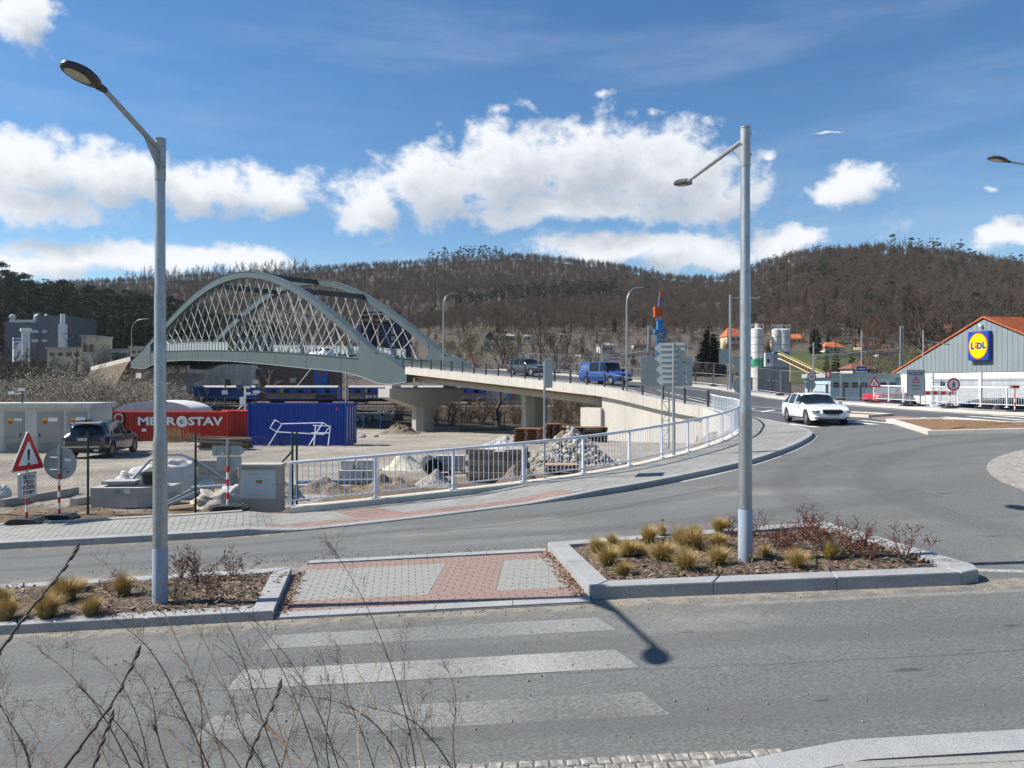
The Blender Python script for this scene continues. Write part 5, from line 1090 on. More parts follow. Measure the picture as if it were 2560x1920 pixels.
# deck
rows = [[bp(t, .4, deckz(t)), bp(t, WB-.4, deckz(t)), bp(t, WB-.4, deckz(t)-.55), bp(t, .4, deckz(t)-.55), bp(t, .4, deckz(t))] for t in np.linspace(-.5, 77.5, 30)]
b = MB(); b.sheet(rows); b.build('deck', asph_new, br)
for tq in np.arange(6, 76, 4.6): b = MB(); b.beam(bp(tq, .45, deckz(tq)-.95), bp(tq, WB-.45, deckz(tq)-.95), .35, .8); b.build('cross_girder', steel_shaded, br)
panelm = mat('barrier_panel', (.34,.38,.38), .35, var=.05)
def barrier(w, t0, t1, h, nm):
    rows = [[bp(t, w-.02, gt_(t)+.03), bp(t, w-.02, gt_(t)+h), bp(t, w+.02, gt_(t)+h), bp(t, w+.02, gt_(t)+.03)] for t in np.linspace(t0, t1, 24)]
    b = MB(); b.sheet(rows); b.build('barrier_panel', panelm, br)
    t = t0
    while t <= t1: MB().beam(bp(t, w-.06, gt_(t)), bp(t, w-.06, gt_(t)+h+.03), .07, .07).build('barrier_post', hangm, br); t += 1.0
    b = MB(); b.tube([bp(t, w-.04, gt_(t)+h) for t in np.linspace(t0, t1, 24)], .035, 5); b.build('barrier_cap', hangm, br)
barrier(-.3, 41, 66.5, 1.15, 0); barrier(WB+.25, 14, 48, 1.15, 1)
# approach deck: fascia, slab, soffit beams
ap = thing('bridge_approach', 'pale concrete approach span with a smooth fascia rising to the arch', 'bridge approach', (0, 70, 0))
JS = []
S_ = list(np.linspace(32.5, 74, 34))
def edge(s, p, dz): q = nearp(s, p); return Vector((q.x, q.y, q.z+dz))
def fas_end(s): return s
for i in range(len(S_)-1):
    a, c = S_[i], S_[i+1]; last = i == len(S_)-2
    pa = lambda dz, s, p: edge(s, p, dz)
    b = MB(); b.hexa([pa(-.62, a+.01, 40.95), pa(-.62, a+.01, 41.5), pa(-.62, c-.01, 41.5), pa(-.62, c-.01, 40.95), pa(.14, a+.01, 40.95), pa(.12, a+.01, 41.5), pa(.12, c-.01, 41.5), pa(.14, c-.01, 40.95)]); b.build('fascia_panel', concnew, ap)
def tub(s0, s1, p0, p1, d0, d1, nm, m):
    rows = [[edge(s, p0, d0), edge(s, p1, d0), edge(s, p1, d1), edge(s, p0, d1), edge(s, p0, d0)] for s in np.linspace(s0, s1, 16)]; b = MB(); b.sheet(rows); b.f += [(0,1,2,3), (75,76,77,78)]; b.build(nm, m, ap)
tub(42, 75.5, 41.5, 56, -.03, -.55, 'slab', concrete); tub(42, 75.5, 43, 44.6, -.55, -1.5, 'edge_beam', concrete); tub(42, 75.5, 50, 52, -.55, -1.5, 'edge_beam', concrete)
pipe = mat('drain_pipe', (.34,.25,.17), .7); MB().tube([edge(s, 42.4, -.95) for s in np.linspace(43, 75, 14)], .12, 8).build('drain_pipe', pipe, ap)
for w in (41.5, 43.4): b = MB(); b.sheet([[edge(s, w, .125), edge(s, w+.9 if w < 43 else w+.02, .13)] for s in np.linspace(33.5, 75.5, 20)]); b.build('verge_slab', concnew, ap)
# abutment: solid walls under the fascia
aw = thing('abutment', 'pale board marked concrete abutment wall under the approach fascia', 'abutment', (9, 57, -1.2))
wall = [(45.2, -1.9), (42.8, -.66), (32.2, -.66)]
def ground_at(s, p): q = nearp(s, p); return yard_z(q.y)-.4
for a, c in ((43.4, 40.9), (40.9, 38.4), (38.4, 35.9), (35.9, 33.4), (33.4, 30.5)):
    b = MB(); q0, q1 = nearp(a-.01, 41.25), nearp(c+.01, 41.25); r0, r1 = nearp(a-.01, 42.2), nearp(c+.01, 42.2); g0, g1 = ground_at(a, 41), ground_at(c, 41); 
    b.hexa([(q0.x,q0.y,g0),(q1.x,q1.y,g1),(r1.x,r1.y,g1),(r0.x,r0.y,g0),(q0.x,q0.y,q0.z-.3),(q1.x,q1.y,q1.z-.3),(r1.x,r1.y,r1.z-.3),(r0.x,r0.y,r0.z-.3)]); b.build('wall_panel', concnew, aw)
a, c = nearp(45.6, 41.0), nearp(43.3, 41.0); a2, c2 = nearp(45.6, 56), nearp(43.3, 56); b = MB(); zt = at(0,1019.7,60).z
b.hexa([(a.x,a.y,-1.8),(c.x,c.y,-1.8),(c2.x,c2.y,-1.8),(a2.x,a2.y,-1.8),(a.x,a.y,zt),(c.x,c.y,zt),(c2.x,c2.y,zt),(a2.x,a2.y,zt)]); b.build('bearing_shelf', concnew, aw)
a, c = nearp(43.25, 42.3), nearp(42, 42.3); a2, c2 = nearp(43.25, 56), nearp(42, 56); b = MB(); b.hexa([(a.x,a.y,zt-.1),(c.x,c.y,zt-.1),(c2.x,c2.y,zt-.1),(a2.x,a2.y,zt-.1),(a.x,a.y,a.z-.5),(c.x,c.y,c.z-.5),(c2.x,c2.y,c2.z-.5),(a2.x,a2.y,a2.z-.5)]); b.build('back_wall', concrete, aw)
# piers
pr = thing('pier', 'concrete hammerhead pier under the near arch foot', 'pier', (-10.25, 88, -2.5)); c0 = Vector((-14, 84, 0))
zc0, zc1 = 2.5, 1.55
b = MB(); sec = [(0, zc0), (11.1, zc0), (11.1, zc1), (7.0, .35), (4.1, .35), (0, zc1)]
b.prism([c0+N2*d+Vector((0,0,z))-U2*1.0 for d, z in sec], U2*2.0); b.build('cap_beam', concrete, pr)
cc = c0+N2*5.55; oc = []
for k in range(8):
    a = PI/8+k*PI/4; oc.append(cc+N2*(1.42*math.cos(a))+U2*(.95*math.sin(a)))
b = MB(); b.prism([Vector((p.x, p.y, -2.7)) for p in oc], (0,0,3.06)); b.build('column', concrete, pr)
for d in (1.3, 9.8): MB().box(c0+N2*d+Vector((0,0,zc0+.18)), (1.2,1.2,.36), .75).build('bearing_block', concrete, pr)
pr = thing('pier', 'concrete column pier under the middle of the approach', 'pier', (2.2, 75, -2)); cc = Vector((2.2, 75, 0)); u, n = Vector((-.6,.8,0)), Vector((.8,.6,0)); oc = [cc+n*(1.45*math.cos(PI/8+k*PI/4))+u*(.8*math.sin(PI/8+k*PI/4)) for k in range(8)]
b = MB(); b.prism([Vector((p.x, p.y, -2.3)) for p in oc], (0,0,4.55)); b.build('column', concrete, pr)
pr = thing('pier', 'shaded concrete pier under the far end of the arch', 'pier', tuple(bp(73, 5, -2))); b = MB(); b.prism([bp(74.5, d, z) for d, z in [(-.5,4.9),(11,4.9),(11,4),(7,2.6),(4,2.6),(-.5,4)]], -U2*2.4); b.build('cap_beam', concrete, pr)
b = MB(); b.prism([bp(74, d, z) for d, z in [(3.6,2.7),(7,2.7),(7,-2.5),(3.6,-2.5)]], -U2*1.6); b.build('column', concrete, pr)
# far approach beyond the arch
fa = thing('far_approach', 'pale parapet of the far approach descending behind the bushes', 'bridge approach', tuple(bp(90, 0, 4)))
b = MB(); rows = []
for t in np.linspace(77.2, 97, 8): z = deckz(77)-.075*(t-77)+.1; rows.append([bp(t, -.4, z-.8), bp(t, -.4, z), bp(t, 11, z), bp(t, 11, z-.8), bp(t, -.4, z-.8)])
b.sheet(rows); b.build('slab', concnew, fa)
b = MB(); b.sheet([[bp(t, -.41, deckz(77)-.075*(t-77)-.65), bp(t, -3, 2.6-.1*(t-77)), bp(t, -8, -1.6), bp(t, -11, -2.7)] for t in np.linspace(77.5, 97, 8)]); struct(b.build('embankment', mat('embankment_scrub', (.12,.09,.06), .95, var=.3, vs=.6, fine=.4, fs=5, bump=1, bs=4), smooth=180))
for t in np.arange(78, 97, 2.5): z = deckz(77)-.075*(t-77)+.1; MB().beam(bp(t, -.25, z), bp(t, -.25, z+1.1), .12, .1).build('post', graphite, fa)
b = MB(); b.tube([bp(t, -.25, deckz(77)-.075*(t-77)+1.15) for t in (78, 88, 97)], .04, 5); b.build('top_rail', graphite, fa)
# ================================================================== vehicles
def sm_pl(tab, x, w=.06): return (pl(tab, x-w)+pl(tab, x)*2+pl(tab, x+w))/4
underm = mat('underbody', (.012,.012,.012), .9)
def make_car(name, label, cat, loc, head, S, body, group=None, rimmat=rimm, spokes=True, tone=None):
    t = thing(name, label, cat, loc, head, group); L_ = S['L']/2; wf, wr_, R = S['wf'], S['wr'], S['R']; Ra = R*1.13
    xs = set(np.round(np.arange(-L_, L_+.001, .075), 4))
    for k in list(S['zr'])+list(S['zb']): xs.add(round(k[0], 4))
    for c in (wf, wr_):
        for a in np.linspace(0, PI, 13): xs.add(round(c+Ra*math.cos(a), 4))
    xs = sorted(x for x in xs if -L_ <= x <= L_)
    def ringat(x):
        hw, zb, zr, zs = sm_pl(S['hw'], x), sm_pl(S['zb'], x), max(sm_pl(S['zr'], x, .05), sm_pl(S['zb'], x)+.03), sm_pl(S['zs'], x)
        arch = 0
        for c in (wf, wr_):
            if abs(x-c) < Ra: arch = max(arch, R+math.sqrt(Ra*Ra-(x-c)**2))
        z1 = max(zs, arch); mid = zs+.5*(zb-zs); c = min(1, max(0, (zr-zb-.03)/(S['ch'])))
        wt = S['wt']*hw
        p5 = (hw*.955, zb)
        q6 = (lerp(hw*.78, lerp(p5[0], wt, .5), c), lerp(zb+.015, (zb+zr)/2, c)); q7 = (lerp(hw*.6, wt, c), lerp(zb+.025, zr-.07, c)); q8 = (lerp(hw*.35, wt*.88, c), lerp(zb+.03, zr-.012, c)); q9 = (0, max(zr, zb+.032))
        z2 = max(zs+.12, min(arch+.02, mid+.14)) if arch else zs+.12
        return [(0, zs), (hw*.93, z1), (hw*.985, max(z1+.01, z2)), (hw, max(mid, z1+.03)), (hw*.985, max(zb-.08, z1+.05)), p5, q6, q7, q8, q9]
    rings = [ringat(x) for x in xs]; parts = {}
    def addf(nm, pts):
        b = parts.setdefault(nm, MB()); n = len(b.v); b.v += pts; b.f.append(tuple(range(n, n+len(pts))))
    for i in range(len(xs)-1):
        xm = (xs[i]+xs[i+1])/2
        for j in range(9):
            nm = 'body'
            if j == 0: nm = 'underbody'
            elif j in (5, 6):
                for qi, (a, c) in enumerate(S['side']):
                    if a < xm < c: nm = 'side_window%d' % qi
            if j in (6, 7, 8):
                if S['ws'][0] < xm < S['ws'][1]: nm = 'windscreen' if j > 6 or xm > S['ws'][0]+.15 else nm
                if S['rw'][0] < xm < S['rw'][1]: nm = 'rear_window' if j > 6 else nm
            for sgn in (1, -1):
                q = [(xs[i], sgn*rings[i][j][0], rings[i][j][1]), (xs[i+1], sgn*rings[i+1][j][0], rings[i+1][j][1]), (xs[i+1], sgn*rings[i+1][j+1][0], rings[i+1][j+1][1]), (xs[i], sgn*rings[i][j+1][0], rings[i][j+1][1])]
                if sgn > 0: q.reverse()
                addf(nm+('L' if sgn > 0 else 'R') if 'side' in nm else nm, q)
    for x, rg, fl in ((xs[0], rings[0], 1), (xs[-1], rings[-1], -1)):
        pts = [(x, y, z) for y, z in rg]+[(x, -y, z) for y, z in reversed(rg[1:-1])]; addf('body', pts[::fl])
    def weld(b):
        d = {}; v2 = []; mp = []
        for v in b.v:
            k = (round(v[0],4), round(v[1],4), round(v[2],4))
            if k not in d: d[k] = len(v2); v2.append(v)
            mp.append(d[k])
        b.v = v2; b.f = [q for q in (tuple(dict.fromkeys(mp[i] for i in f)) for f in b.f) if len(q) > 2]
    for nm, b in parts.items(): weld(b); b.build('side_window' if 'side' in nm else nm, {'body': body, 'underbody': underm}.get(nm, glass_dark), t, 32, world=False)
    # wheels
    for k, (cx, sy) in enumerate(((wf,1),(wf,-1),(wr_,1),(wr_,-1))):
        y = sy*(S['W']/2-.12); M = Matrix.Rotation(-sy*PI/2, 3, 'X')
        w = MB().lathe([(R*.62,-.1),(R*.9,-.11),(R,-.08),(R,.08),(R*.9,.11),(R*.66,.105),(R*.62,.07)], 22, (cx, y, R), M).build('wheel', tyre, t, 35, world=False)
        b = MB()
        for a in range(10 if spokes else 0):
            an = 2*PI*a/10; b.beam(M@Vector((0,0,.075))+Vector((cx,y,R)), M@Vector((math.cos(an)*R*.62, math.sin(an)*R*.62, .075))+Vector((cx,y,R)), R*.13, .02, M@Vector((0,0,1)))
        b.lathe([(R*.56,.1),(R*.64,.1),(R*.64,.06),(R*.56,.06)], 22, (cx, y, R), M); b.lathe([(0,.09),(R*.16,.09),(R*.16,.06)], 10, (cx, y, R), M)
        b.build('rim', rimmat, w, world=False); MB().lathe([(0,.02),(R*.62,.02)], 16, (cx, y, R), M).build('brake_shadow', underm, w, world=False)
    D = S.get('det', {})
    def bx(nm, c, d, m, rz=0, ry=0):
        for sy in ((1,-1) if c[1] and nm != 'plate_band' else (1,)): MB().box((c[0], c[1]*sy, c[2]), d, rz*sy, 0, ry).build(nm, m, t, world=False)
    hl = mat('headlight', (.20,.22,.25), .12, .3, var=.3, vs=14, spec=.8); tl = mat('taillight', (.25,.01,.01), .2, spec=.7)
    for nm, c, d, m, *r in D:
        bx(nm, c, d, {'hl': hl, 'tl': tl, 'bk': black, 'body': body, 'pl': white, 'gl': glass_dark, 'ch': rimm, 'pb': blue}[m], *r)
    return t
wcar = paint('car_white', (.80,.80,.80), .25, coat=.8, var=.01, fine=0); ncar = paint('car_navy', (.006,.008,.016), .2, coat=1, var=0, fine=0); bcar = paint('van_blue', (.02,.075,.30), .3, coat=.6, var=.03); gcar = paint('car_grey', (.045,.05,.055), .28, coat=.8, var=.02)
EST = dict(L=4.86, W=1.86, wf=1.5, wr=-1.34, R=.335, ch=.5, wt=.745,
    zb=[(-2.43,.70),(-2.36,.90),(-2.2,.96),(-1,.93),(.6,.905),(1.2,.915),(1.6,.87),(1.95,.80),(2.22,.72),(2.37,.64),(2.43,.5)],
    zr=[(-2.43,.74),(-2.38,.96),(-2.2,1.2),(-1.98,1.36),(-1.3,1.445),(-.4,1.47),(.0,1.445),(.25,1.385),(1.22,.95),(1.4,.91),(2.43,.52)],
    hw=[(-2.43,.74),(-2.33,.86),(-1.8,.925),(0,.93),(1.5,.925),(2.05,.88),(2.28,.78),(2.43,.58)], zs=[(-2.43,.42),(-2.3,.28),(0,.22),(2.2,.22),(2.43,.3)],
    side=[(-1.95,-1.25),(-1.18,-.28),(-.2,.62)], ws=(.22,1.2), rw=(-2.32,-2.02),
    det=[('grille',(2.365,0,.615),(.17,.86,.13),'bk'),('grille_lower',(2.385,0,.535),(.12,.7,.06),'bk'),('grille_chrome',(2.36,0,.715),(.17,.86,.025),'ch'),('headlight',(2.26,.65,.625),(.26,.38,.10),'hl',-.5),('lower_grille',(2.37,0,.33),(.12,1.25,.09),'bk'),('fog_light',(2.29,.62,.35),(.12,.26,.08),'hl',-.4),('number_plate',(2.425,0,.47),(.03,.52,.11),'pl'),('plate_band',(2.428,.23,.47),(.03,.045,.11),'pb'),
         ('mirror',(.55,1.0,.97),(.14,.2,.13),'body'),('roof_rail',(-.75,.64,1.475),(2.3,.03,.03),'bk'),('taillight',(-2.28,.74,.82),(.2,.22,.14),'tl',.4),('door_handle',(-.05,.93,.80),(.2,.03,.03),'ch'),('door_handle',(-1.0,.93,.81),(.2,.03,.03),'ch'),('sill_strip',(.1,.925,.3),(2.0,.03,.06),'bk')])
SUV = dict(L=4.92, W=1.95, wf=1.6, wr=-1.39, R=.38, ch=.6, wt=.77,
    zb=[(-2.46,.8),(-2.4,1.08),(-2.2,1.14),(-1,1.13),(.6,1.1),(1.15,1.1),(1.9,1.03),(2.25,.95),(2.38,.8),(2.46,.6)],
    zr=[(-2.46,.85),(-2.41,1.15),(-2.25,1.45),(-2.08,1.68),(-1.6,1.76),(-.4,1.79),(.1,1.76),(.4,1.68),(1.2,1.14),(2.46,.62)],
    hw=[(-2.46,.8),(-2.36,.92),(-1.8,.97),(0,.97),(1.7,.96),(2.15,.9),(2.46,.66)], zs=[(-2.46,.5),(-2.35,.36),(0,.28),(2.3,.3),(2.46,.4)],
    side=[(-1.95,-1.3),(-1.2,-.3),(-.2,.6)], ws=(.38,1.16), rw=(-2.38,-2.1),
    det=[('taillight',(-2.33,.74,.98),(.16,.34,.13),'tl',.3),('number_plate',(-2.44,0,.97),(.04,.52,.11),'pl'),('plate_band',(-2.446,.23,.97),(.04,.045,.11),'pb'),('bumper_trim',(-2.44,0,.62),(.06,1.5,.05),'ch'),('exhaust',(-2.42,.6,.45),(.1,.22,.08),'ch'),('spoiler',(-2.13,0,1.72),(.28,1.36,.05),'body',0,-.1),('roof_rail',(-.75,.66,1.80),(2.2,.035,.04),'bk'),('mirror',(.6,1.03,1.14),(.13,.22,.16),'body'),('headlight',(2.2,.68,.82),(.2,.36,.14),'hl',-.4),('grille',(2.42,0,.75),(.06,.8,.3),'bk'),('door_handle',(-.05,.975,.96),(.2,.03,.03),'ch'),('wiper',(-2.33,0,1.22),(.05,.5,.03),'bk')])
VAN = dict(L=4.8, W=1.84, wf=1.5, wr=-1.42, R=.33, ch=.75, wt=.88,
    zb=[(-2.4,1.05),(-2.35,1.1),(0,1.1),(1.1,1.08),(1.5,1.06),(2.0,.98),(2.25,.88),(2.35,.7),(2.4,.5)],
    zr=[(-2.4,1.5),(-2.36,1.78),(-2.15,1.91),(-.5,1.94),(.55,1.93),(.8,1.87),(1.5,1.12),(2.4,.55)],
    hw=[(-2.4,.86),(-2.3,.91),(0,.92),(1.6,.915),(2.15,.86),(2.4,.7)], zs=[(-2.4,.42),(-2.2,.3),(2.2,.28),(2.4,.35)],
    side=[(-1.05,.05),(.2,1.15)], ws=(.8,1.46), rw=(-2.42,-2.41),
    det=[('headlight',(2.28,.62,.74),(.16,.34,.16),'hl',-.3),('grille',(2.36,0,.74),(.08,.8,.13),'bk'),('bumper',(2.36,0,.42),(.14,1.5,.2),'bk'),('number_plate',(2.44,0,.45),(.03,.5,.11),'pl'),('mirror',(1.12,1.0,1.2),(.12,.2,.24),'bk'),('door_handle',(.15,.93,.98),(.16,.03,.03),'bk'),('side_rub_strip',(0,.925,.6),(2.3,.02,.05),'bk')])
HAT = dict(L=3.95, W=1.7, wf=1.2, wr=-1.25, R=.3, ch=.5, wt=.80, zb=[(-1.97,.75),(-1.9,.95),(0,.93),(.8,.93),(1.4,.82),(1.8,.7),(1.97,.5)], zr=[(-1.97,.78),(-1.9,1.05),(-1.65,1.36),(-1,1.46),(-.1,1.47),(.2,1.4),(.9,.97),(1.97,.52)], hw=[(-1.97,.7),(-1.8,.82),(0,.85),(1.3,.84),(1.7,.78),(1.97,.58)], zs=[(-1.97,.4),(-1.8,.25),(1.75,.22),(1.97,.32)], side=[(-1.4,-.55),(-.48,.5)], ws=(.2,.87), rw=(-1.86,-1.62),
    det=[('headlight',(1.78,.6,.66),(.2,.28,.14),'hl',-.4),('grille',(1.92,0,.55),(.08,.7,.1),'bk'),('taillight',(-1.82,.66,.85),(.14,.2,.25),'tl',.3),('mirror',(.5,.92,.98),(.12,.18,.13),'body')])
def on_road(x, y, dz=.012): return (x, y, zroad(x, y)+dz)
wt_ = make_car('estate_car', 'white estate car turning off the bridge road', 'car', on_road(14.5, 36.9), math.atan2(-1, -.05), EST, wcar); text('2BB 8458', .1, (2.444, 0, .467), (0,1,0), (0,0,1), black, 'plate_text', wt_, sx=.85) if False else None
make_car('van', 'blue panel van coming down the bridge approach', 'van', on_road(7.9, 65), math.atan2(-.8, .6), VAN, bcar)
make_car('suv', 'dark grey crossover following the blue van on the approach', 'car', on_road(1.6, 76), math.atan2(-.8, .6), {**SUV, 'det': SUV['det']}, gcar)
make_car('hatchback', 'white hatchback crossing the arch bridge behind the hangers', 'car', tuple(bp(22.4, 3.2, deckz(22.4)+.01)), math.atan2(U2.y, U2.x), HAT, wcar)
sv = make_car('suv', 'black luxury suv parked by the substation doors', 'car', (-20.65, 38.9, gz(-20.65, 38.9)+.02), math.radians(97), SUV, ncar, rimmat=gcar)
# plate lettering on the two nearest cars
def plate_text(t, s, x, z, face):
    c = bpy.data.curves.new('t', 'FONT'); c.body = s; c.size = .1; c.align_x = 'CENTER'; c.align_y = 'CENTER'; o = bpy.data.objects.new('t', c); COL.objects.link(o); me = bpy.data.meshes.new_from_object(o); bpy.data.objects.remove(o)
    b = MB(); b.v = [(x, face*v.co.x*.85-.02*face, z+v.co.y) for v in me.vertices]; b.f = [tuple(p.vertices) for p in me.polygons]; b.build('plate_text', black, t, world=False)
plate_text(wt_, '2BB 8458', 2.445, .467, 1); plate_text(sv, '3BA 7089', -2.465, .967, -1)
van = next(o for o in COL.objects if o.name.startswith('van'))
for sg in (-1, 1):
    b = MB(); yv = lambda z: sg*(.905-.09*(z-1.15))
    for pp in ([(-2.0,1.3),(-1.15,1.3),(-1.15,1.5),(-1.4,1.66),(-1.7,1.66),(-2.05,1.45)], [(-2.0,1.36),(-1.9,1.5),(-1.6,1.6)], [(-1.75,1.42),(-1.3,1.42)], [(-1.7,1.48),(-1.35,1.48)]):
        for (x0, z0), (x1, z1) in zip(pp, pp[1:]): b.beam((x0, yv(z0), z0), (x1, yv(z1), z1), .02, .03)
    b.build('house_emblem', mat('emblem_pale', (.45,.5,.6), .5), van, world=False)
# parked cars below the railing
redc = paint('car_red', (.42,.02,.03), .25, coat=.7, var=.02); silv = paint('car_silver', (.45,.47,.5), .25, coat=.6, var=.02)
for i, (px, Y, hd, S, m_, lab) in enumerate(((2330,46.5,.1,EST,silv,'silver car roof just behind the striped barrier'),(2425,44.5,.05,HAT,ncar,'dark hatchback roof between the railing balusters'),(2470,41.5,.12,HAT,redc,'red hatchback parked just below the railing'),(2545,40.5,.1,SUV,gcar,'dark suv parked beyond the red hatchbacks'),(2560,37.8,.1,HAT,redc,'red hatchback at the picture edge below the railing'),(2240,56,.3,VAN,redc,'red van parked behind the roadworks triangle'),(2480,52,.1,EST,gcar,'grey estate in the second row of the car park'))):
    p = at(px,0,Y); make_car('parked_car', lab, 'car', (max(p.x, 26.9), Y, .44), hd, S, m_, 'cars parked at the store', spokes=False)
# ---- railway: track bed, rails, train
ballast = mat('ballast', (.16,.135,.115), .95, var=.25, vs=2, fine=.4, fs=6, bump=.8); rust = mat('rail_rust', (.10,.06,.045), .7, .3)
b = MB(); b.sheet([[(x, y, z) for x in np.linspace(-160, 120, 40)] for y, z in ((143,-1.9),(146,-1.15),(155,-1.15),(158,-1.6))]); struct(b.build('track_bed', ballast))
rl = thing('rails', 'pair of rusty rails on the ballast below the train', 'rails', (0, 150, -1))
for dy in (-.72, .72): MB().box((-20, 150+dy, -.98), (280,.08,.16)).build('rail', rust, rl)
tb = paint('train_blue', (.03,.11,.38), .4, var=.2, vs=.4); tor = paint('train_orange', (.5,.16,.04), .5, var=.25); tg = mat('train_grey', (.22,.22,.22), .6, var=.35, vs=.8); haz = paint('hazard_yellow', (.5,.4,.03))
def wagon(label, p0, p1, kind):
    x0, x1 = at(p0,0,150).x, at(p1,0,150).x; c = (x0+x1)/2; L_ = x1-x0; t = thing('rail_wagon', label, 'train', (c, 150, -.9))
    B = lambda nm, a, d, m, **k: MB().box((c+a[0], 150+a[1], a[2]), d, **k).build(nm, m, t)
    B('body', (0,0,1.2), (L_,2.8,2.3), tb); b = MB(); b.prism([(c-L_/2, 148.6, 2.35), (c-L_/2, 149.2, 2.72), (c-L_/2, 150.8, 2.72), (c-L_/2, 151.4, 2.35)], (L_,0,0)); b.build('roof', mat('train_roof', (.42,.40,.36), .6, var=.2), t)
    B('underframe', (0,0,-.15), (L_-.4,2.4,.4), underm)
    for s in (-1, 1):
        for k in (-.9, .9): MB().lathe([(0,-.07),(.42,-.07),(.42,.07),(0,.07)], 16, (c+s*(L_/2-2.4)+k, 148.95, -.5), Matrix.Rotation(PI/2, 3, 'X')).build('wheel', underm, t)
        B('bogie', (s*(L_/2-2.4),-1.1,-.45), (2.8,.2,.35), underm)
    if kind == 'loco':
        B('pale_band', (-1.2,-1.42,.55), (L_-3,.03,.22), tg); B('grille', (1.5,-1.42,1.6), (1.2,.04,.8), tg); B('cab', (L_/2-2.5,0,2.55), (2.6,2.7,.5), tb)
        for k in range(2): B('window', (L_/2-3.1+1.1*k,-1.42,1.9), (.75,.04,.7), glass_dark)
        B('panel', (L_/2-5,-1.42,1.75), (.5,.04,.5), haz)
        for k in range(2): MB().tube([(c-L_/2-.3-.8*k, 148.7, -.8), (c-L_/2-.3-.8*k, 148.7, .9)], .03, 5).build('handrail', tg, t)
    else:
        B('orange_band', (0,-1.42,.95), (L_,.03,.34), tor); B('grey_band', (0,-1.42,.42), (L_,.03,.62), tg)
        for k in range(5): B('window', (-L_/2+1.7+k*(L_-3.2)/4.2,-1.42,1.6), (1.0,.04,.55), glass_dark)
        B('panel', (-L_/2+3.4,-1.43,1.75), (.55,.04,.85), haz)
        for s in (-1, 1):
            for k in range(7): MB().box((c+s*(L_/2-.12), 148.55, .3+k*.3), (.32,.04,.14), 0, 0, .5).build('hazard_stripe', haz if k%2 else black, t)
    return t
wagon('blue locomotive with a pale band left of the orange striped wagons', 469, 645, 'loco'); w1_ = wagon('blue wagon with orange stripe behind the blue container', 667, 848, 'w'); w2_ = wagon('blue wagon with big white graffiti near the hammerhead pier', 875, 1035, 'w'); wagon('blue and orange wagon partly hidden behind the hammerhead pier', 1046, 1217, 'w')
def graffiti(t, x0, x1, z0, z1, cols):
    n = 7
    for k in range(n):
        x = lerp(x0, x1, (k+.5)/n); w = (x1-x0)/n
        pts = [(x+w*.75*math.cos(a)*random.uniform(.7,1.1), 148.54-.002*k, (z0+z1)/2+(z1-z0)/2*math.sin(a)*random.uniform(.75,1.05)) for a in np.linspace(0, 2*PI, 11)[:-1]]
        MB().prism(pts, (0,.02,0)).build('graffiti_letter', cols[0], t)
        q = [Vector((lerp(x, p[0], .72), 148.515, lerp((z0+z1)/2, p[2], .7))) for p in pts]; MB().prism(q, (0,.01,0)).build('graffiti_fill', cols[1], t)
graffiti(w2_, at(915,0,150).x, at(985,0,150).x, -.1, 1.25, (black, mat('graffiti_white', (.55,.55,.55)))); graffiti(w1_, at(795,0,150).x, at(845,0,150).x, .1, 1.1, (mat('graffiti_dark', (.03,.03,.05)), mat('graffiti_blue', (.05,.07,.15)))); graffiti(w2_, at(880,0,150).x, at(912,0,150).x, 0, .9, (mat('graffiti_green', (.03,.15,.07)), mat('graffiti_pale', (.3,.35,.3))))
# graffiti panels on a low wall seen under the approach
gw = thing('graffiti_wall', 'low wall with bright blue and green graffiti behind the approach pier', 'wall', (at(1295,0,158).x, 158, -1)); MB().box((at(1290,0,158).x, 158, .4), (14,.3,3)).build('wall', concrete, gw)
for k, (px, m_) in enumerate(((1275,mat('graffiti_blue2',(.05,.2,.5))),(1285,mat('graffiti_red',(.4,.08,.06))),(1295,mat('graffiti_green2',(.04,.28,.12))))): MB().box((at(px,0,158).x, 157.82, .55), (.9,.04,1.8), 0, 0, .2).build('graffiti_patch', m_, gw)
# concrete wall and sheds behind the train
cw = thing('retaining_wall', 'tall stained concrete wall behind the blue locomotive', 'wall', (at(560,0,166).x, 166, -1))
stained = mat('stained_concrete', (.44,.39,.31), .9, var=.3, vs=.5, fine=.2, fs=4, sx=(1,1,.12))
for k in range(6): xa, xb = lerp(at(470,0,166).x, at(642,0,166).x, k/6), lerp(at(470,0,166).x, at(642,0,166).x, (k+1)/6); MB().box(((xa+xb)/2, 166, 3.4), (xb-xa-.04,.6,9)).build('wall_panel', stained, cw)
sh = thing('shed', 'brown sided shed with a blue panel behind the orange striped wagons', 'building', (at(740,0,172).x, 172, -1)); MB().box((at(745,0,172).x, 174, 3.2), (18,4,9)).build('wall', mat('brown_clad', (.14,.10,.075), .9, var=.25, vs=.6), sh)
MB().box((at(803,0,171.8).x, 171.7, 3.6), (3.2,.4,5.4)).build('blue_panel', paint('panel_blue', (.03,.12,.36)), sh); text('E77', 1.1, (at(803,0,171.8).x, 171.45, 5.4), (1,0,0), UP, red, 'lettering', sh, bold=.03); MB().box((at(733,0,171.8).x, 171.7, 3.8), (1.4,.3,1.2)).build('window', mat('shed_window', (.45,.45,.42)), sh)
MB().cyl((at(740,0,171).x,171,2.2), (at(780,0,171).x,171,6.6), .1, n=6).build('brace', galvd, sh)
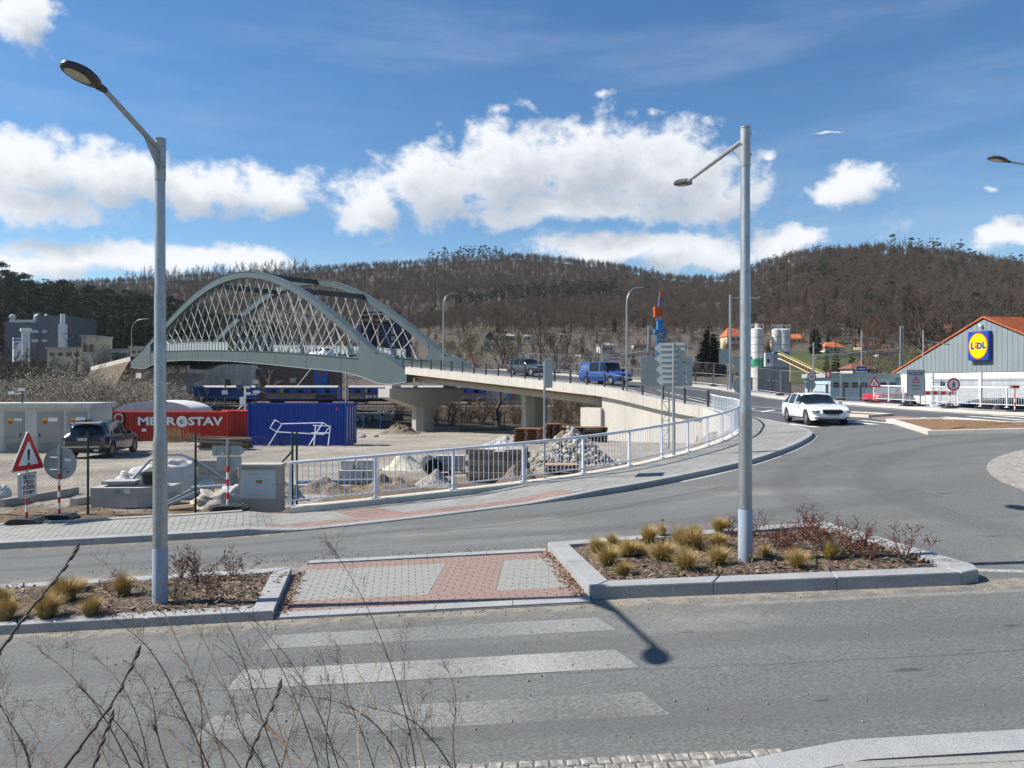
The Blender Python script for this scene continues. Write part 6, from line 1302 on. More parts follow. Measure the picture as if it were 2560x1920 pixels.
# stone wall and railing above it
swl = thing('stone_wall', 'low rubble stone wall behind the pier fence', 'wall', (at(920,0,116).x, 116, -2.6)); stw = mat('wall_stone', (.16,.15,.135), .95, var=.3, vs=2, fine=.3, fs=6); MB().box((at(925,0,116.4).x, 116.5, -1.85), (10,.6,1.6)).build('mortar_core', mat('mortar_dark', (.07,.065,.06)), swl)
for k in range(120):
    x = at(885,0,116).x+random.uniform(0,6.2); o = link('stone', RK[k % 9], None, swl); o.data = o.data; s = random.uniform(.28,.5); o.location = PINV[swl.name]@Vector((x, 116.2, -2.55+random.uniform(.1,1.3))); o.scale = (s*1.3, .25, s); o.rotation_euler = (0, random.uniform(0,6), 0)
tr = thing('track_railing', 'old pipe railing along the track edge above the stone wall', 'railing', (-40, 128, -1.3))
for px in range(455, 1010, 18):
    x = at(px,0,128).x; MB().cyl((x,128,-1.6), (x,128,-.1), .05, n=5).build('post', galvd, tr)
for z in (-.15, -.75): MB().cyl((at(455,0,128).x,128,z), (at(1010,0,128).x,128,z), .04, n=5).build('rail', galvd, tr)
MB().box((at(730,0,128).x, 128.4, -1.55), (40,.5,.35)).build('edge_beam', concrete, tr)
# floodlight pole, camera tripod, catenary masts by the track
for px, top, Y, lab in ((563,955,66,'slim floodlight pole behind the red site office'),(640,930,70,'slim pole with a lamp behind the blue container')):
    p = at(px,0,Y); t = thing('floodlight_pole', lab, 'pole', (p.x, Y, yard_z(Y))); z = at(0,top,Y).z; MB().cyl((p.x,Y,yard_z(Y)), (p.x,Y,z), .06, n=6).build('pole', graphite, t); MB().box((p.x,Y-.1,z-.9), (.45,.2,.35)).build('floodlight', mat('flood_lens', (.6,.6,.58)), t); MB().box((p.x+.25,Y,z), (.4,.25,.6), 0, .3).build('floodlight', graphite, t)
p = at(613,1023,56); t = thing('camera_tripod', 'white surveillance camera tripod on the container roof', 'camera mast', p); MB().cyl(p, at(613,965,56), .06, n=6).build('mast', whiterail, t); MB().box(at(607,1002,56), (.35,.3,.55)).build('control_box', white, t)
for dx in (-.5, .0, .5): MB().cyl(p+Vector((dx,-.2*(dx==0),0)), p+Vector((0,0,.5)), .03, n=5).build('leg', whiterail, t)
for q in ((617,968),(618,984),(641,980)): MB().box(at(q[0],q[1],56), (.45,.25,.2), .3).build('camera', white, t)
MB().cyl(at(613,986,56), at(643,986,56), .03, n=5).build('arm', whiterail, t)
p = at(56,1010,41.5); t = thing('camera_mast', 'twin security cameras on a short mast above the substation', 'camera mast', p); MB().cyl(Vector((p.x,p.y,1.9)), at(56,975,41.5), .04, n=6).build('mast', graphite, t)
for q in ((54,974),(28,982)): MB().box(at(q[0],q[1],41.4), (.28,.2,.16), .4).build('camera', white, t)
MB().cyl(at(56,984,41.5), at(26,984,41.5), .025, n=5).build('arm', whiterail, t)
# ================================================================== terrain beyond the railway
SKY2 = [(-900,640),(-300,625),(0,622),(130,622),(340,608),(640,592),(800,582),(920,575),(1000,566),(1130,563),(1200,570),(1330,585),(1400,600),(1480,612),(1560,610),(1600,600),(1650,578),(1720,560),(1800,553),(1900,548),(1990,553),(2060,563),(2130,572),(2212,585),(2600,615),(3300,640)]
SKYU = [((x*1.1573-1280)/FPX, (960-y*1.1573)/FPX) for x, y in SKY2]
YC = [(-1.5,900),(-.3,900),(0,860),(.2,820),(.32,760),(.4,620),(.7,600),(1.5,600)]
from mathutils import noise as mnoise
def hz(u, Y):
    """height of the hillside at lateral slope u = x / y and depth Y"""
    Yc, vc = pl(YC, u), pl(SKYU, u); t = max(0, (Y-168)/(Yc-168)); v0 = (-1.3-CZ)/max(Y, 168)
    if t <= 1: v = v0+(vc+.001-v0)*(t**.8)
    else: v = (vc+.001)*(1-.25*(t-1))
    x = u*Y; n = mnoise.noise(Vector((x*.006, Y*.006, 0)))*9+mnoise.noise(Vector((x*.02, Y*.02, 3)))*3
    return CZ+Y*v+n*min(1, max(0, t*2.2))*min(1, max(.15, (1-t)*3))
def solveY(px, py, a=175, b_=800):
    u, v = (px-1280)/FPX, (960-py)/FPX
    for _ in range(40):
        m_ = (a+b_)/2
        if (hz(u, m_)-CZ)/m_ < v: a = m_
        else: b_ = m_
    return a
hillm = attr_mat('hill_floor', [(.108,.088,.071), (.06,.07,.026), (.12,.098,.07), (.045,.042,.03)], bump=.9, bs=.5, fs=.8, fine=.4, vs=.04, var=.3)
def meadow(u, Y):
    x = u*1661+1106
    py = 960-(hz(u, Y)-CZ)/Y*FPX
    g = 0
    if u > .34 and 862 < py < 960 and Y < 330: g = .95 if py > 880 else .5
    if -.1 < u < .1 and 820 < py < 905: g = .45
    return g
rows = []; cols = []
for Y in np.concatenate([np.linspace(166, 420, 40), np.linspace(430, 1250, 46)]):
    r = []
    for u in np.linspace(-1.35, 1.35, 190): r.append((u*Y, Y, hz(u, Y))); g = meadow(u, Y); cols.append((g, .5*(mnoise.noise(Vector((u*9, Y*.012, 5))) > .25), 0, 1))
    rows.append(r)
b = MB(); b.sheet(rows); o = struct(b.build('hills', hillm, smooth=180)); set_mask(o, cols)
# nearer wooded slope on the left
PSK = [(-1400,600),(-400,628),(0,650),(150,690),(300,705),(400,725),(480,765),(560,815),(640,850)]
PU = [((x*1.1573-1280)/FPX, (960-y*1.1573)/FPX) for x, y in PSK]
def hz2(u, Y):
    t = max(0, (Y-270)/(420-270)); v0 = (6-CZ)/270; vc = pl(PU, u); v = v0+(vc-v0)*t**.8 if t <= 1 else vc*(1-.3*(t-1)); return CZ+Y*v
rows = [[(u*Y, Y, hz2(u, Y)) for u in np.linspace(-1.3, -.27, 60)] for Y in np.linspace(262, 520, 26)]; b = MB(); b.sheet(rows); o = struct(b.build('wooded_slope', hillm, smooth=180)); set_mask(o, [(0,0,.6,1)]*len(b.v))
# ================================================================== buildings
def windows(t, w, xs, zs, y, ww, wh, nm='window', m=glass_dark, fr=None):
    for x in xs:
        for z in zs:
            f = MB().box(w(x, y+.01, z), (ww+.16, .06, wh+.16), RZ[0]).build('window', fr or white, t); PINV[f.name] = PINV[t.name]; MB().box(w(x, y-.035, z), (ww, .03, wh), RZ[0]).build('pane', m, f)
RZ = [0]
tile = mat('orange_tiles', (.46,.13,.05), .8, var=.2, vs=.8, fine=.2, fs=6); tiled = mat('brown_tiles', (.20,.075,.05), .85, var=.2, vs=.8, fine=.2, fs=6)
wallc = {'cream': mat('house_cream', (.58,.50,.36), .9, var=.08), 'white': mat('house_white', (.62,.61,.57), .9, var=.08), 'orange': mat('house_orange', (.60,.34,.14), .9, var=.08), 'grey': mat('house_grey', (.30,.30,.29), .9, var=.1), 'dark': mat('house_dark', (.07,.05,.04), .9, var=.2), 'pink': mat('house_pink', (.5,.28,.2), .9, var=.1)}
def house(label, px0, px1, py0, py1, wall_, roof_, rz=.0, roofh=.45, nx=2, nz=1, Y=None, gable=False, depth=None):
    pc = (px0+px1)/2; Y = Y or solveY(pc, py1); k = Y/FPX; w_ = (px1-px0)*k; H = (py1-py0)*k; he = H*(1-roofh); c = at(pc, py1, Y); d_ = depth or max(4, w_*.8)
    t = thing('house', label, 'house', c, rz); RZ[0] = rz; R = Matrix.Translation(c) @ Matrix.Rotation(rz, 4, 'Z'); w = lambda x, y, z: R@Vector((x, y, z))
    MB().box(w(0, d_/2, he/2-1), (w_, d_, he+2), rz).build('wall', wallc[wall_], t)
    o = .4; b = MB()
    if gable:
        MB().prism([w(-w_/2,.02,he-.02), w(w_/2,.02,he-.02), w(0,.02,H-.1)], R.to_3x3()@Vector((0,d_-.04,0))).build('gable', wallc[wall_], t)
        for s in (-1, 1): b.prism([w(s*(w_/2+o), -o, he-.2), w(0, -o, H), w(0, d_+o, H), w(s*(w_/2+o), d_+o, he-.2)], (0,0,.15))
    else:
        h2 = w_*.22
        b.add([w(-w_/2-o,-o,he), w(w_/2+o,-o,he), w(w_/2+o,d_+o,he), w(-w_/2-o,d_+o,he), w(-w_/2+h2,d_/2,H), w(w_/2-h2,d_/2,H)], [(0,1,5,4),(1,2,5),(2,3,4,5),(3,0,4),(3,2,1,0)])
    rf = b.build('roof', roof_, t); PINV[rf.name] = PINV[t.name]; MB().box(w(w_*.2, d_/2, H+.1), (.6,.6,1.0), rz).build('chimney', tiled, rf)
    windows(t, w, [lerp(-w_*.32, w_*.32, (i+.5)/nx) if nx > 1 else 0 for i in range(nx)], [he*(j+.55)/nz for j in range(nz)], -.02, w_*.34/max(1, nx)*1.3, he*.38/nz)
    MB().box(w(-w_*.42, -.03, min(1, he*.35)), (min(.9, w_*.12),.06,min(2, he*.7)), rz).build('door', tiled, t)
house('tall pink and cream house with orange roof behind the lamp pole', 1816, 1862, 819, 872, 'cream', tile, .2, .42, 2, 2)
house('orange walled house with red roof beside the white silos', 1974, 2008, 834, 861, 'orange', tile, -.2, .45, 2, 1)
house('cream villa with a bright orange hipped roof on the green slope', 2064, 2112, 854, 882, 'cream', tile, .1, .5, 3, 1)
house('brown roofed low house behind the blue town board', 2128, 2190, 908, 936, 'white', tiled, .2, .5, 2, 1, Y=150)
house('orange house under the big bare tree near the store roof', 2312, 2352, 818, 850, 'orange', tiled, .1, .45, 2, 1)
house('brown tile roofed house behind the store gable', 2352, 2408, 810, 848, 'cream', tiled, -.1, .55, 2, 1)
house('red roofed house half hidden by the silos', 1935, 1968, 846, 862, 'pink', tile, .1, .55, 2, 1)
house('white bungalow beneath the blue crane', 1584, 1622, 854, 874, 'white', tiled, 0, .3, 3, 1)
house('white house with flat roof and balcony left of the crane', 1500, 1540, 856, 884, 'white', wallc['grey'], .2, .25, 2, 1)
house('dark shed with a white gable above the grey mesh fence', 1450, 1486, 874, 893, 'white', wallc['dark'], .4, .5, 1, 1)
house('low white house right of the four arrow boards', 1690, 1722, 857, 874, 'white', tiled, 0, .35, 2, 1)
house('white gabled cottage on the slope below the tall dark one', 1210, 1226, 844, 862, 'white', wallc['dark'], 0, .5, 1, 1, gable=True)
house('tall dark gabled cottage on the slope', 1215, 1234, 830, 850, 'dark', wallc['dark'], 0, .55, 1, 1, gable=True)
house('small white cottage lowest on the slope', 1207, 1226, 862, 880, 'white', wallc['dark'], .1, .5, 1, 1, gable=True)
house('grey cottage right of the tall dark one', 1240, 1258, 831, 852, 'grey', wallc['dark'], 0, .5, 2, 1)
house('dark wide cottage behind the bare trees', 1263, 1286, 834, 850, 'dark', wallc['grey'], 0, .4, 2, 1)
house('flat white cottage between two bare trees', 1308, 1330, 836, 852, 'white', wallc['grey'], 0, .3, 2, 1)
house('small white cabin high on the slope right of the bare trees', 1398, 1412, 833, 842, 'white', wallc['grey'], 0, .4, 1, 1)
house('turquoise roofed barn above the bare tree by the store', 2362, 2392, 796, 812, 'white', mat('turq_roof', (.2,.4,.38), .6), 0, .4, 2, 1)
house('pale house among trees left of the lattice mast', 2150, 2190, 858, 876, 'cream', tiled, .2, .4, 2, 1); house('white house behind the catenary beam', 2196, 2240, 872, 893, 'white', tiled, 0, .45, 3, 1)
# grey industrial hall
Y = 258; hall = mat('hall_cladding', (.105,.118,.138), .6, var=.08, vs=.3, sx=(1,1,3)); t = thing('industrial_hall', 'big slate grey industrial hall with roof vents', 'building', at(90,900,Y))
def slab_(nm, p0, p1, q0, q1, m, dep=22, yo=0): a, c = at(p0,q0,Y), at(p1,q1,Y); return MB().box(((a.x+c.x)/2, Y+dep/2+yo, (a.z+c.z)/2), (c.x-a.x, dep, a.z-c.z)).build(nm, m, t)
slab_('lower_block', 12, 92, 806, 905, hall); slab_('upper_block', 92, 160, 788, 905, hall, 20, .3)
for a, c, q0, q1 in ((55,62,824,832),(79,96,825,832),(106,118,826,832),(80,96,848,856),(106,118,849,855)): slab_('window', a, c, q0, q1, mat('hall_window', (.40,.45,.5), .2), .3, -.2)
for px, q0, r in ((32,788,1.1),(116,780,.8)): p = at(px,806,Y+8); MB().lathe([(r*.7,0),(r*.7,1.2),(r,1.5),(r,2.4),(r*.4,2.8)], 10, p).build('roof_vent', mat('vent_metal', (.4,.43,.42), .4, .5), t)
MB().box(at(60,803,Y+6), (9,2,.9)).build('roof_duct', mat('vent_metal', (.4,.43,.42)), t); MB().tube([at(90,800,Y+6), at(91,791,Y+6), at(98,788,Y+6)], .9, 8).build('duct_elbow', mat('vent_metal', (.4,.43,.42)), t)
chim = mat('chimney_white', (.62,.64,.66), .5, var=.1); t = thing('chimney_tower', 'tall white chimney column with two steel flues at the hall corner', 'chimney', at(157,870,254))
p0, p1 = at(157,900,254), at(157,810,254); MB().box(((p0.x+p1.x)/2,254,(p0.z+p1.z)/2), (1.9,2,p1.z-p0.z)).build('column', chim, t)
for px in (154,160): MB().cyl(at(px,810,253), at(px,785,253), .42, n=10).build('flue', chim, t)
for px, q0, q1, r, lab in ((61.5,820,905,1.1,'thin steel chimney in front of the grey hall'),(68.5,820,905,1.1,'second thin steel chimney beside its twin')): t = thing('chimney', lab, 'chimney', at(px,q1,245)); MB().cyl(at(px,q1+30,245), at(px,q0,245), r*.8, n=10).build('flue', mat('flue_steel', (.4,.43,.46), .35, .6), t, 60); MB().lathe([(r*1.15,-1),(r*1.15,0)], 10, at(px,q0+1,245)).build('cap', chim, t)
t = thing('storage_silo', 'white silo with a blue band before the grey hall', 'silo', at(42.5,890,240)); MB().cyl(at(42.5,905,240), at(42.5,845,240), 1.2, n=14).build('shell', chim, t, 60); MB().cyl(at(42.5,852,240), at(42.5,848,240), 1.23, n=14).build('band', blue, t, 60)
def block(name, label, px0, px1, py0, py1, Y, m, dep=10, roof=None, wins=0):
    a, c = at(px0,py0,Y), at(px1,py1,Y); t = thing(name, label, 'building', (a.x, Y, c.z)); MB().box(((a.x+c.x)/2, Y+dep/2, (a.z+c.z)/2-2), (c.x-a.x, dep, a.z-c.z+4)).build('wall', m, t); MB().box(((a.x+c.x)/2, Y+dep/2-.2, a.z+.25), (c.x-a.x+.8, dep+.6, .5)).build('roof', roof or concrete, t)
    for k in range(wins): MB().box((lerp(a.x, c.x, (k+.6)/(wins+.2)), Y-.05, lerp(a.z, c.z, .45)), ((c.x-a.x)/wins*.55, .15, (a.z-c.z)*.3)).build('window', glass_dark, t)
    return t
block('factory', 'beige factory wing with a row of dark windows behind bare trees', 118, 204, 872, 903, 236, wallc['cream'], 12, concrete, 4); block('factory_tower', 'square beige stair tower of the factory', 204, 238, 842, 905, 234, wallc['cream'], 10, concrete, 2)
block('shed_building', 'low white and dark industrial shed by the far approach', 277, 318, 876, 902, 240, wallc['white'], 10, concrete, 2); block('grey_shed', 'blue grey container shed below the low white shed', 280, 318, 886, 903, 236, hall, 6, hall, 1); block('beige_hall', 'beige gabled hall beyond the far arch end', 325, 374, 870, 892, 230, wallc['cream'], 12, mat('pale_roof', (.5,.48,.42)), 3); block('white_hall', 'white shed seen under the arch left of the hangers', 415, 500, 852, 870, 260, wallc['white'], 12, concrete, 2); block('blue_grey_plant', 'blue grey plant building with rooftop units behind the hangers', 590, 700, 846, 880, 240, hall, 14, hall, 4)
# dark blue silos behind the right arch foot
nav = mat('silo_navy', (.012,.014,.05), .5, var=.3, vs=.3); t = thing('blue_silos', 'cluster of dark blue silos with a lattice head behind the arch', 'silo', at(960,905,200))
for px, r in ((909,3.1),(976,3.2),(1003,2.6)): p0, p1 = at(px,930,200), at(px,812,200); MB().lathe([(r,p0.z),(r,p1.z),(r*.7,p1.z+.8),(0,p1.z+1)], 22, (p0.x,200+(px%7)*.4,0)).build('shell', nav, t, 40); MB().tube([at(px+6,900,196.6), at(px+6,812,196.6)], .06, 4).build('ladder', rust, t)
for px in (906,936,967,996): MB().cyl(at(px,815,199), at(px,780,199), .18, n=5).build('frame_post', rust, t)
for q in (782,793,806): MB().box(at(951,q,199), (10.5,3.2,.35)).build('frame_beam', rust, t)
MB().box(at(945,778,199), (5,3,2.2)).build('head_house', galvd, t); MB().box(at(968,792,197), (.9,.5,1.6)).build('panel', white, t)
for q in (830,846,862,878): MB().box(at(983,q,196.6), (1.0,.15,1.0)).build('warning_panel', mat('silo_sign', (.35,.35,.38)), t)
# white concrete plant
sil = mat('silo_white', (.60,.60,.56), .6, var=.12, vs=.6); t = thing('cement_silos', 'pair of white cement silos with green stripe and platform railing', 'silo', at(1892,930,150))
for px, r, dy in ((1880,1.15,2),(1893,1.15,0)):
    x = at(px,0,150).x; zt = at(0,823,150).z; MB().lathe([(r,-1),(r,zt),(r*.55,zt+.25)], 22, (x,150+dy,0)).build('shell', sil, t, 40)
    for q in (843,861,880,898): MB().lathe([(r+.03,-.06),(r+.05,0),(r+.03,.06)], 22, (x,150+dy,at(0,q,150).z)).build('ring', galvd, t)
    MB().lathe([(r+.02,-.6),(r+.02,1.1)], 22, (x,150+dy,at(0,910,150).z)).build('green_band', mat('silo_green', (.05,.25,.15), .7, var=.4, vs=1.5), t)
    b = MB(); b.lathe([(r+.1,zt+.9),(r+.1,zt+.97)], 16, (x,150+dy,0)); [b.cyl((x+(r+.1)*math.cos(a),150+dy+(r+.1)*math.sin(a),zt), (x+(r+.1)*math.cos(a),150+dy+(r+.1)*math.sin(a),zt+.95), .03, n=4) for a in np.linspace(0,2*PI,9)[:-1]]; b.build('platform_rail', galvd, t); MB().cyl((x,150+dy,zt), (x,150+dy,zt+1.1), .4, n=8).build('filter', sil, t)
t = thing('cement_silos', 'second pair of white cement silos above the grey mixing tower', 'silo', at(1955,930,150))
for px, r, dy in ((1942,.95,0),(1959,1.2,0)):
    x = at(px,0,150).x; zt = at(0,825,150).z; zl = at(0,878,150).z; MB().lathe([(.3,zl-1.0),(r,zl),(r,zt),(r*.55,zt+.25)], 22, (x,150+dy,0)).build('shell', sil, t, 40)
    for q in (843,862): MB().lathe([(r+.03,-.06),(r+.05,0),(r+.03,.06)], 22, (x,150+dy,at(0,q,150).z)).build('ring', galvd, t)
    b = MB(); b.lathe([(r+.1,zt+.9),(r+.1,zt+.97)], 16, (x,150+dy,0)); [b.cyl((x+(r+.1)*math.cos(a),150+dy+(r+.1)*math.sin(a),zt), (x+(r+.1)*math.cos(a),150+dy+(r+.1)*math.sin(a),zt+.95), .03, n=4) for a in np.linspace(0,2*PI,9)[:-1]]; b.build('platform_rail', galvd, t)
MB().cyl(at(1974,875,150), at(1974,820,150), .08, n=5).build('ladder', galvd, t)
t = thing('mixing_plant', 'white and grey clad mixing tower below the cement silos', 'building', at(1940,960,148)); a, c = at(1933,880,148), at(1976,918,148); MB().box(((a.x+c.x)/2,150,(a.z+c.z)/2), (c.x-a.x,4,a.z-c.z)).build('upper_cladding', mat('plant_grey', (.36,.40,.42), .6), t); a, c = at(1913,882,148), at(1933,918,148); MB().box(((a.x+c.x)/2,150,(a.z+c.z)/2), (c.x-a.x-.05,4,a.z-c.z)).build('cabin', chim, t); MB().box(at(1921,902,147.9), (.35,.1,.7)).build('window', glass_dark, t)
a, c = at(1896,916,147), at(1980,985,147); MB().box(((a.x+c.x)/2,150,(a.z+c.z)/2), (c.x-a.x,5,a.z-c.z)).build('base_wall', mat('plant_wall', (.38,.36,.32), .9, var=.3, vs=.6, sx=(3,1,.4)), t); text('BETON', .55, at(1962,889,147.9), (1,0,0), UP, mat('plant_blue', (.05,.2,.3)), 'lettering', t); [MB().box(at(1938+2.3*k,882.5,147.9), (.13,.03,.3)).build('letter_block', mat('plant_blue', (.05,.2,.3)), t) for k in range(15)]  # top line: plain blocks added, its letters are unknown
crm = paint('conveyor_cream', (.55,.42,.22), .6); t = thing('conveyor', 'cream lattice conveyor sloping down from the mixing tower', 'conveyor', at(2050,960,130)); A, C_ = at(1948,896,140), at(2068,955,125); off = Vector((0,0,.9)); dy = Vector((.2,1.2,0))
for o_ in (Vector(), off, dy, dy+off): MB().cyl(A+o_, C_+o_, .12, n=5).build('chord', crm, t)
b = MB()
for k in range(16): p, q = A.lerp(C_, k/16), A.lerp(C_, (k+1)/16); b.cyl(p, q+off, .07, n=4); b.cyl(p, p+off, .07, n=4); b.cyl(p+dy, q+dy+off, .07, n=4)
b.build('lattice', crm, t); MB().beam(A+dy*.5+off*.6, C_+dy*.5+off*.6, .8, .1).build('belt', rubber, t); MB().cyl(A+off*1.6+dy, C_+off*1.6+dy, .05, n=4).build('handrail', haz, t)
for f in (.25, .6): p = A.lerp(C_, f); MB().cyl(p, Vector((p.x, p.y, 0)), .12, n=5).build('support', crm, t)
# rail crane
cbl = paint('crane_blue', (.03,.22,.48), .5); cor = paint('crane_orange', (.60,.10,.02), .5); t = thing('crane', 'blue lattice crane tower with an orange slewing head', 'crane', at(1651,930,180)); Y = 180
def lat(p0, p1, wd, n, m, nm, r=.12):
    b = MB(); P0, P1 = Vector(p0), Vector(p1); cs = [Vector((s*wd/2, q*wd/2, 0)) for s, q in ((-1,-1),(1,-1),(1,1),(-1,1))]
    for c_ in cs: b.cyl(P0+c_, P1+c_, r, n=4)
    for k in range(n):
        for i in range(4): a_, b2 = cs[i], cs[(i+1)%4]; b.cyl(P0.lerp(P1,k/n)+a_, P0.lerp(P1,(k+1)/n)+b2, r*.6, n=4); b.cyl(P0.lerp(P1,k/n)+a_, P0.lerp(P1,k/n)+b2, r*.6, n=4)
    b.build(nm, m, t)
lat(at(1651,940,Y), at(1651,833,Y), 1.9, 10, cbl, 'tower'); MB().box(at(1651,829,Y), (2.9,2.6,.8)).build('platform', cbl, t); MB().box(at(1650,814,Y), (1.35,1.6,2.6)).build('tower_head', cbl, t); MB().box(at(1647,795,Y), (1.3,1.4,.9)).build('slew_ring', galvd, t); MB().box(at(1646,782,Y), (2.0,2.0,2.0)).build('machine_house', cor, t); MB().box(at(1643,774,Y), (1.5,2.2,1.3)).build('counterweight', cor, t); MB().box(at(1661,824,Y), (.6,.6,1.4)).build('cabin', cor, t)
lat(at(1649,778,Y), at(1652,740,Y), .7, 6, cbl, 'jib', .08); MB().box(at(1653,738,Y), (.7,.8,1.6)).build('jib_head', cor, t); b = MB(); b.cyl(at(1643,770,Y), at(1650,735,Y), .05, n=4); b.cyl(at(1645,770,Y), at(1652,735,Y), .05, n=4); b.build('stay_rope', red, t)
# masts and gantry of the railway
def mast(label, px, py0, py1, Y, lattice=False, r=.13):
    t = thing('catenary_mast', label, 'mast', at(px,py1,Y)); a, c = at(px,py1,Y), at(px,py0,Y)
    if lattice:
        b = MB()
        for dx in (-.28,.28): b.cyl(a+Vector((dx,0,0)), c+Vector((dx*.7,0,0)), .09, n=4)
        for k in range(9): b.cyl(a.lerp(c,k/9)+Vector((-.25 if k%2 else .25,0,0)), a.lerp(c,(k+1)/9)+Vector((.25 if k%2 else -.25,0,0)), .06, n=4)
        b.build('lattice', galvd, t)
    else: MB().cyl(a, c, r, r*.8, n=8).build('mast', galvd, t)
    MB().cyl(c-Vector((0,0,.8)), c+Vector((2.2,0,-1.2)), .05, n=4).build('cantilever', galvd, t); return t
mast('lattice catenary mast left of the blue crane', 1624, 815, 930, 120, True); mast('tall pale lattice mast right of the conveyor', 2254, 815, 930, 120, True); mast('plain catenary mast by the villa', 2034, 856, 940, 110); mast('plain catenary mast near the white flat roofed house', 1505, 860, 940, 120); mast('thin pole in front of the store roof', 2308, 825, 990, 62, r=.07); mast('thin pole carrying a lamp beside the blue town board', 2154, 826, 960, 100, r=.1); mast('dark steel mast under the near arch foot', 866, 930, 1012, 140, r=.22)
for lab, p, q, Y in (('slim gantry beam between two catenary masts', (2036,898), (2252,880), 114), ('slim gantry beam left of the blue crane', (1510,902), (1622,884), 120)):
    t = thing('gantry_beam', lab, 'gantry', at(*p,Y)); A, C_ = at(*p,Y), at(*q,Y); b = MB(); b.cyl(A, C_, .07, n=4); b.cyl(A+Vector((0,0,.5)), C_+Vector((0,0,.5)), .07, n=4); [b.cyl(A.lerp(C_,k/24), A.lerp(C_,(k+1)/24)+Vector((0,0,.5)), .04, n=4) for k in range(24)]; b.build('truss', galvd, t)
for lab, px, q0, q1, Y in (('small street lamp among the bare trees', 1327, 847, 912, 240), ('small white headed lamp right of the crane', 1719, 825, 895, 200)): mast_lamp(lab, Vector((at(px,0,Y).x, Y, at(0,q1,Y).z-3)), (q1-q0)/FPX*Y+3, 2, (-1,0,0) if px > 1500 else (1,0,0), r0=.12)
b = MB(); Y = 160
for z0, sg in ((5.2,.5),(5.9,.4),(7.4,.5)): b.tube([(x, Y, z0+sg*((x%50)/25-1)**2) for x in np.arange(-75, 15, 4)], .022, 3, False)
tag(b.build('catenary_wire', graphite), 'thin overhead wires above the blue train', 'wire')
# ---- the store
YL, YR = 92.0, 74.0; A = at(2244,0,YL); B = at(2595,0,YR); A.z = B.z = 0; D = (B-A).normalized(); NF = Vector((D.y, -D.x, 0)); 
if NF.x > 0: NF = -NF
st = thing('store', 'grey clad supermarket with a red tiled gable roof and blue yellow sign', 'store', (A.x, A.y, .43)); Lw = (B-A).length
def wp(s, z, o=0): return A+D*s+NF*o+Vector((0,0,z))
def sfor(px): k = (px-1280)/FPX; return (k*A.y-A.x)/(D.x-k*D.y)
def zfor(px, py): s = sfor(px); return (A+D*s).y*(960-py)/FPX+CZ
zc = (zfor(2244,936)+zfor(2560,924))/2; sp_ = sfor(2460); zp = zfor(2460,795); se = sfor(2236); ze = zfor(2240,931); se2 = 2*sp_-se; clad = mat('store_cladding', (.215,.25,.265), .55, var=.05, vs=.4)
cladd = mat('cladding_joint', (.03,.035,.04), .8); whitew = mat('store_white', (.78,.78,.76), .8, var=.03); grayb = paint('store_grey_band', (.30,.32,.37), .6)
def roofz(s): return ze+(zp-ze)*(1-abs(s-sp_)/(sp_-se))
b = MB(); b.prism([wp(se+.2,zc), wp(se2-.2,zc), wp(se2-.2,roofz(se2-.2)-.1), wp(sp_,zp-.12), wp(se+.2,roofz(se+.2)-.1)], -NF*.3); b.build('gable_backing', cladd, st)
s = se+.25; pwid = .62
while s < se2-.6:
    e = min(s+pwid-.035, se2-.25)
    pts = [wp(s,zc-.02,.06), wp(e,zc-.02,.06), wp(e,roofz(e)-.18,.06)]+([wp(sp_,zp-.18,.06)] if s < sp_ < e else [])+[wp(s,roofz(s)-.18,.06)]
    MB().prism(pts, -NF*.05).build('cladding_panel', clad, st); s += pwid
dep = 55
for s0, s1 in ((se, sp_), (se2, sp_)):
    b = MB(); e0, e1 = s0-(.35 if s0 < s1 else -.35), s1; q = [wp(e0,roofz(s0)-.22,.12), wp(e1,zp+.02,.12), wp(e1,zp+.02,-dep), wp(e0,roofz(s0)-.22,-dep)]; b.prism(q, (0,0,.16)); rf = b.build('roof', tile, st); PINV[rf.name] = PINV[st.name]
    n = 44 if s0 > s1 else 10
    for k in range(n):
        f0 = k/n; qa = wp(lerp(e1,e0,f0), lerp(zp+.02, roofz(s0)-.22, f0)+.17, .13); MB().beam(qa, qa-NF*min(dep, 22), .05, .06).build('tile_course', tile, rf)
    for k in range(26): f0, f1 = k/26, (k+.94)/26; MB().beam(wp(lerp(e1,e0,f0), lerp(zp+.02,roofz(s0)-.22,f0)+.1,.14), wp(lerp(e1,e0,f1), lerp(zp+.02,roofz(s0)-.22,f1)+.1,.14), .06, .15).build('verge_tile', tile, rf)
MB().prism([wp(.1,.3), wp(Lw+6,.3), wp(Lw+6,zc-.05), wp(.1,zc-.05)], -NF*.25).build('wall', whitew, st)
z1, z2 = zfor(2447,946)-.0, zfor(2447,951)
for p0, p1 in ((2336,2447),(2458,2640)):
    s0, s1 = sfor(p0), sfor(p1); MB().prism([wp(s0,z2,.08), wp(s1,z2,.08), wp(s1,z1,.08), wp(s0,z1,.08)], -NF*.06).build('blind_box', grayb, st)
    MB().prism([wp(s0,.5,.02), wp(s1,.5,.02), wp(s1,z2,.02), wp(s0,z2,.02)], -NF*.02).build('window_back', mat('blind_gap', (.12,.13,.14)), st)
    for k in range(22): za = .55+k*(z2-.55)/22; MB().prism([wp(s0,za,.05), wp(s1,za,.05), wp(s1,za+(z2-.55)/22*.72,.03), wp(s0,za+(z2-.55)/22*.72,.03)], -NF*.015).build('blind_slat', mat('blind_grey', (.42,.44,.46), .6), st)
for p0 in (2331,2452): s0 = sfor(p0); MB().prism([wp(s0-.2,.4,.14), wp(s0+.2,.4,.14), wp(s0+.2,zc-.05,.14), wp(s0-.2,zc-.05,.14)], -NF*.12).build('pilaster', mat('pilaster', (.55,.56,.55), .8), st)
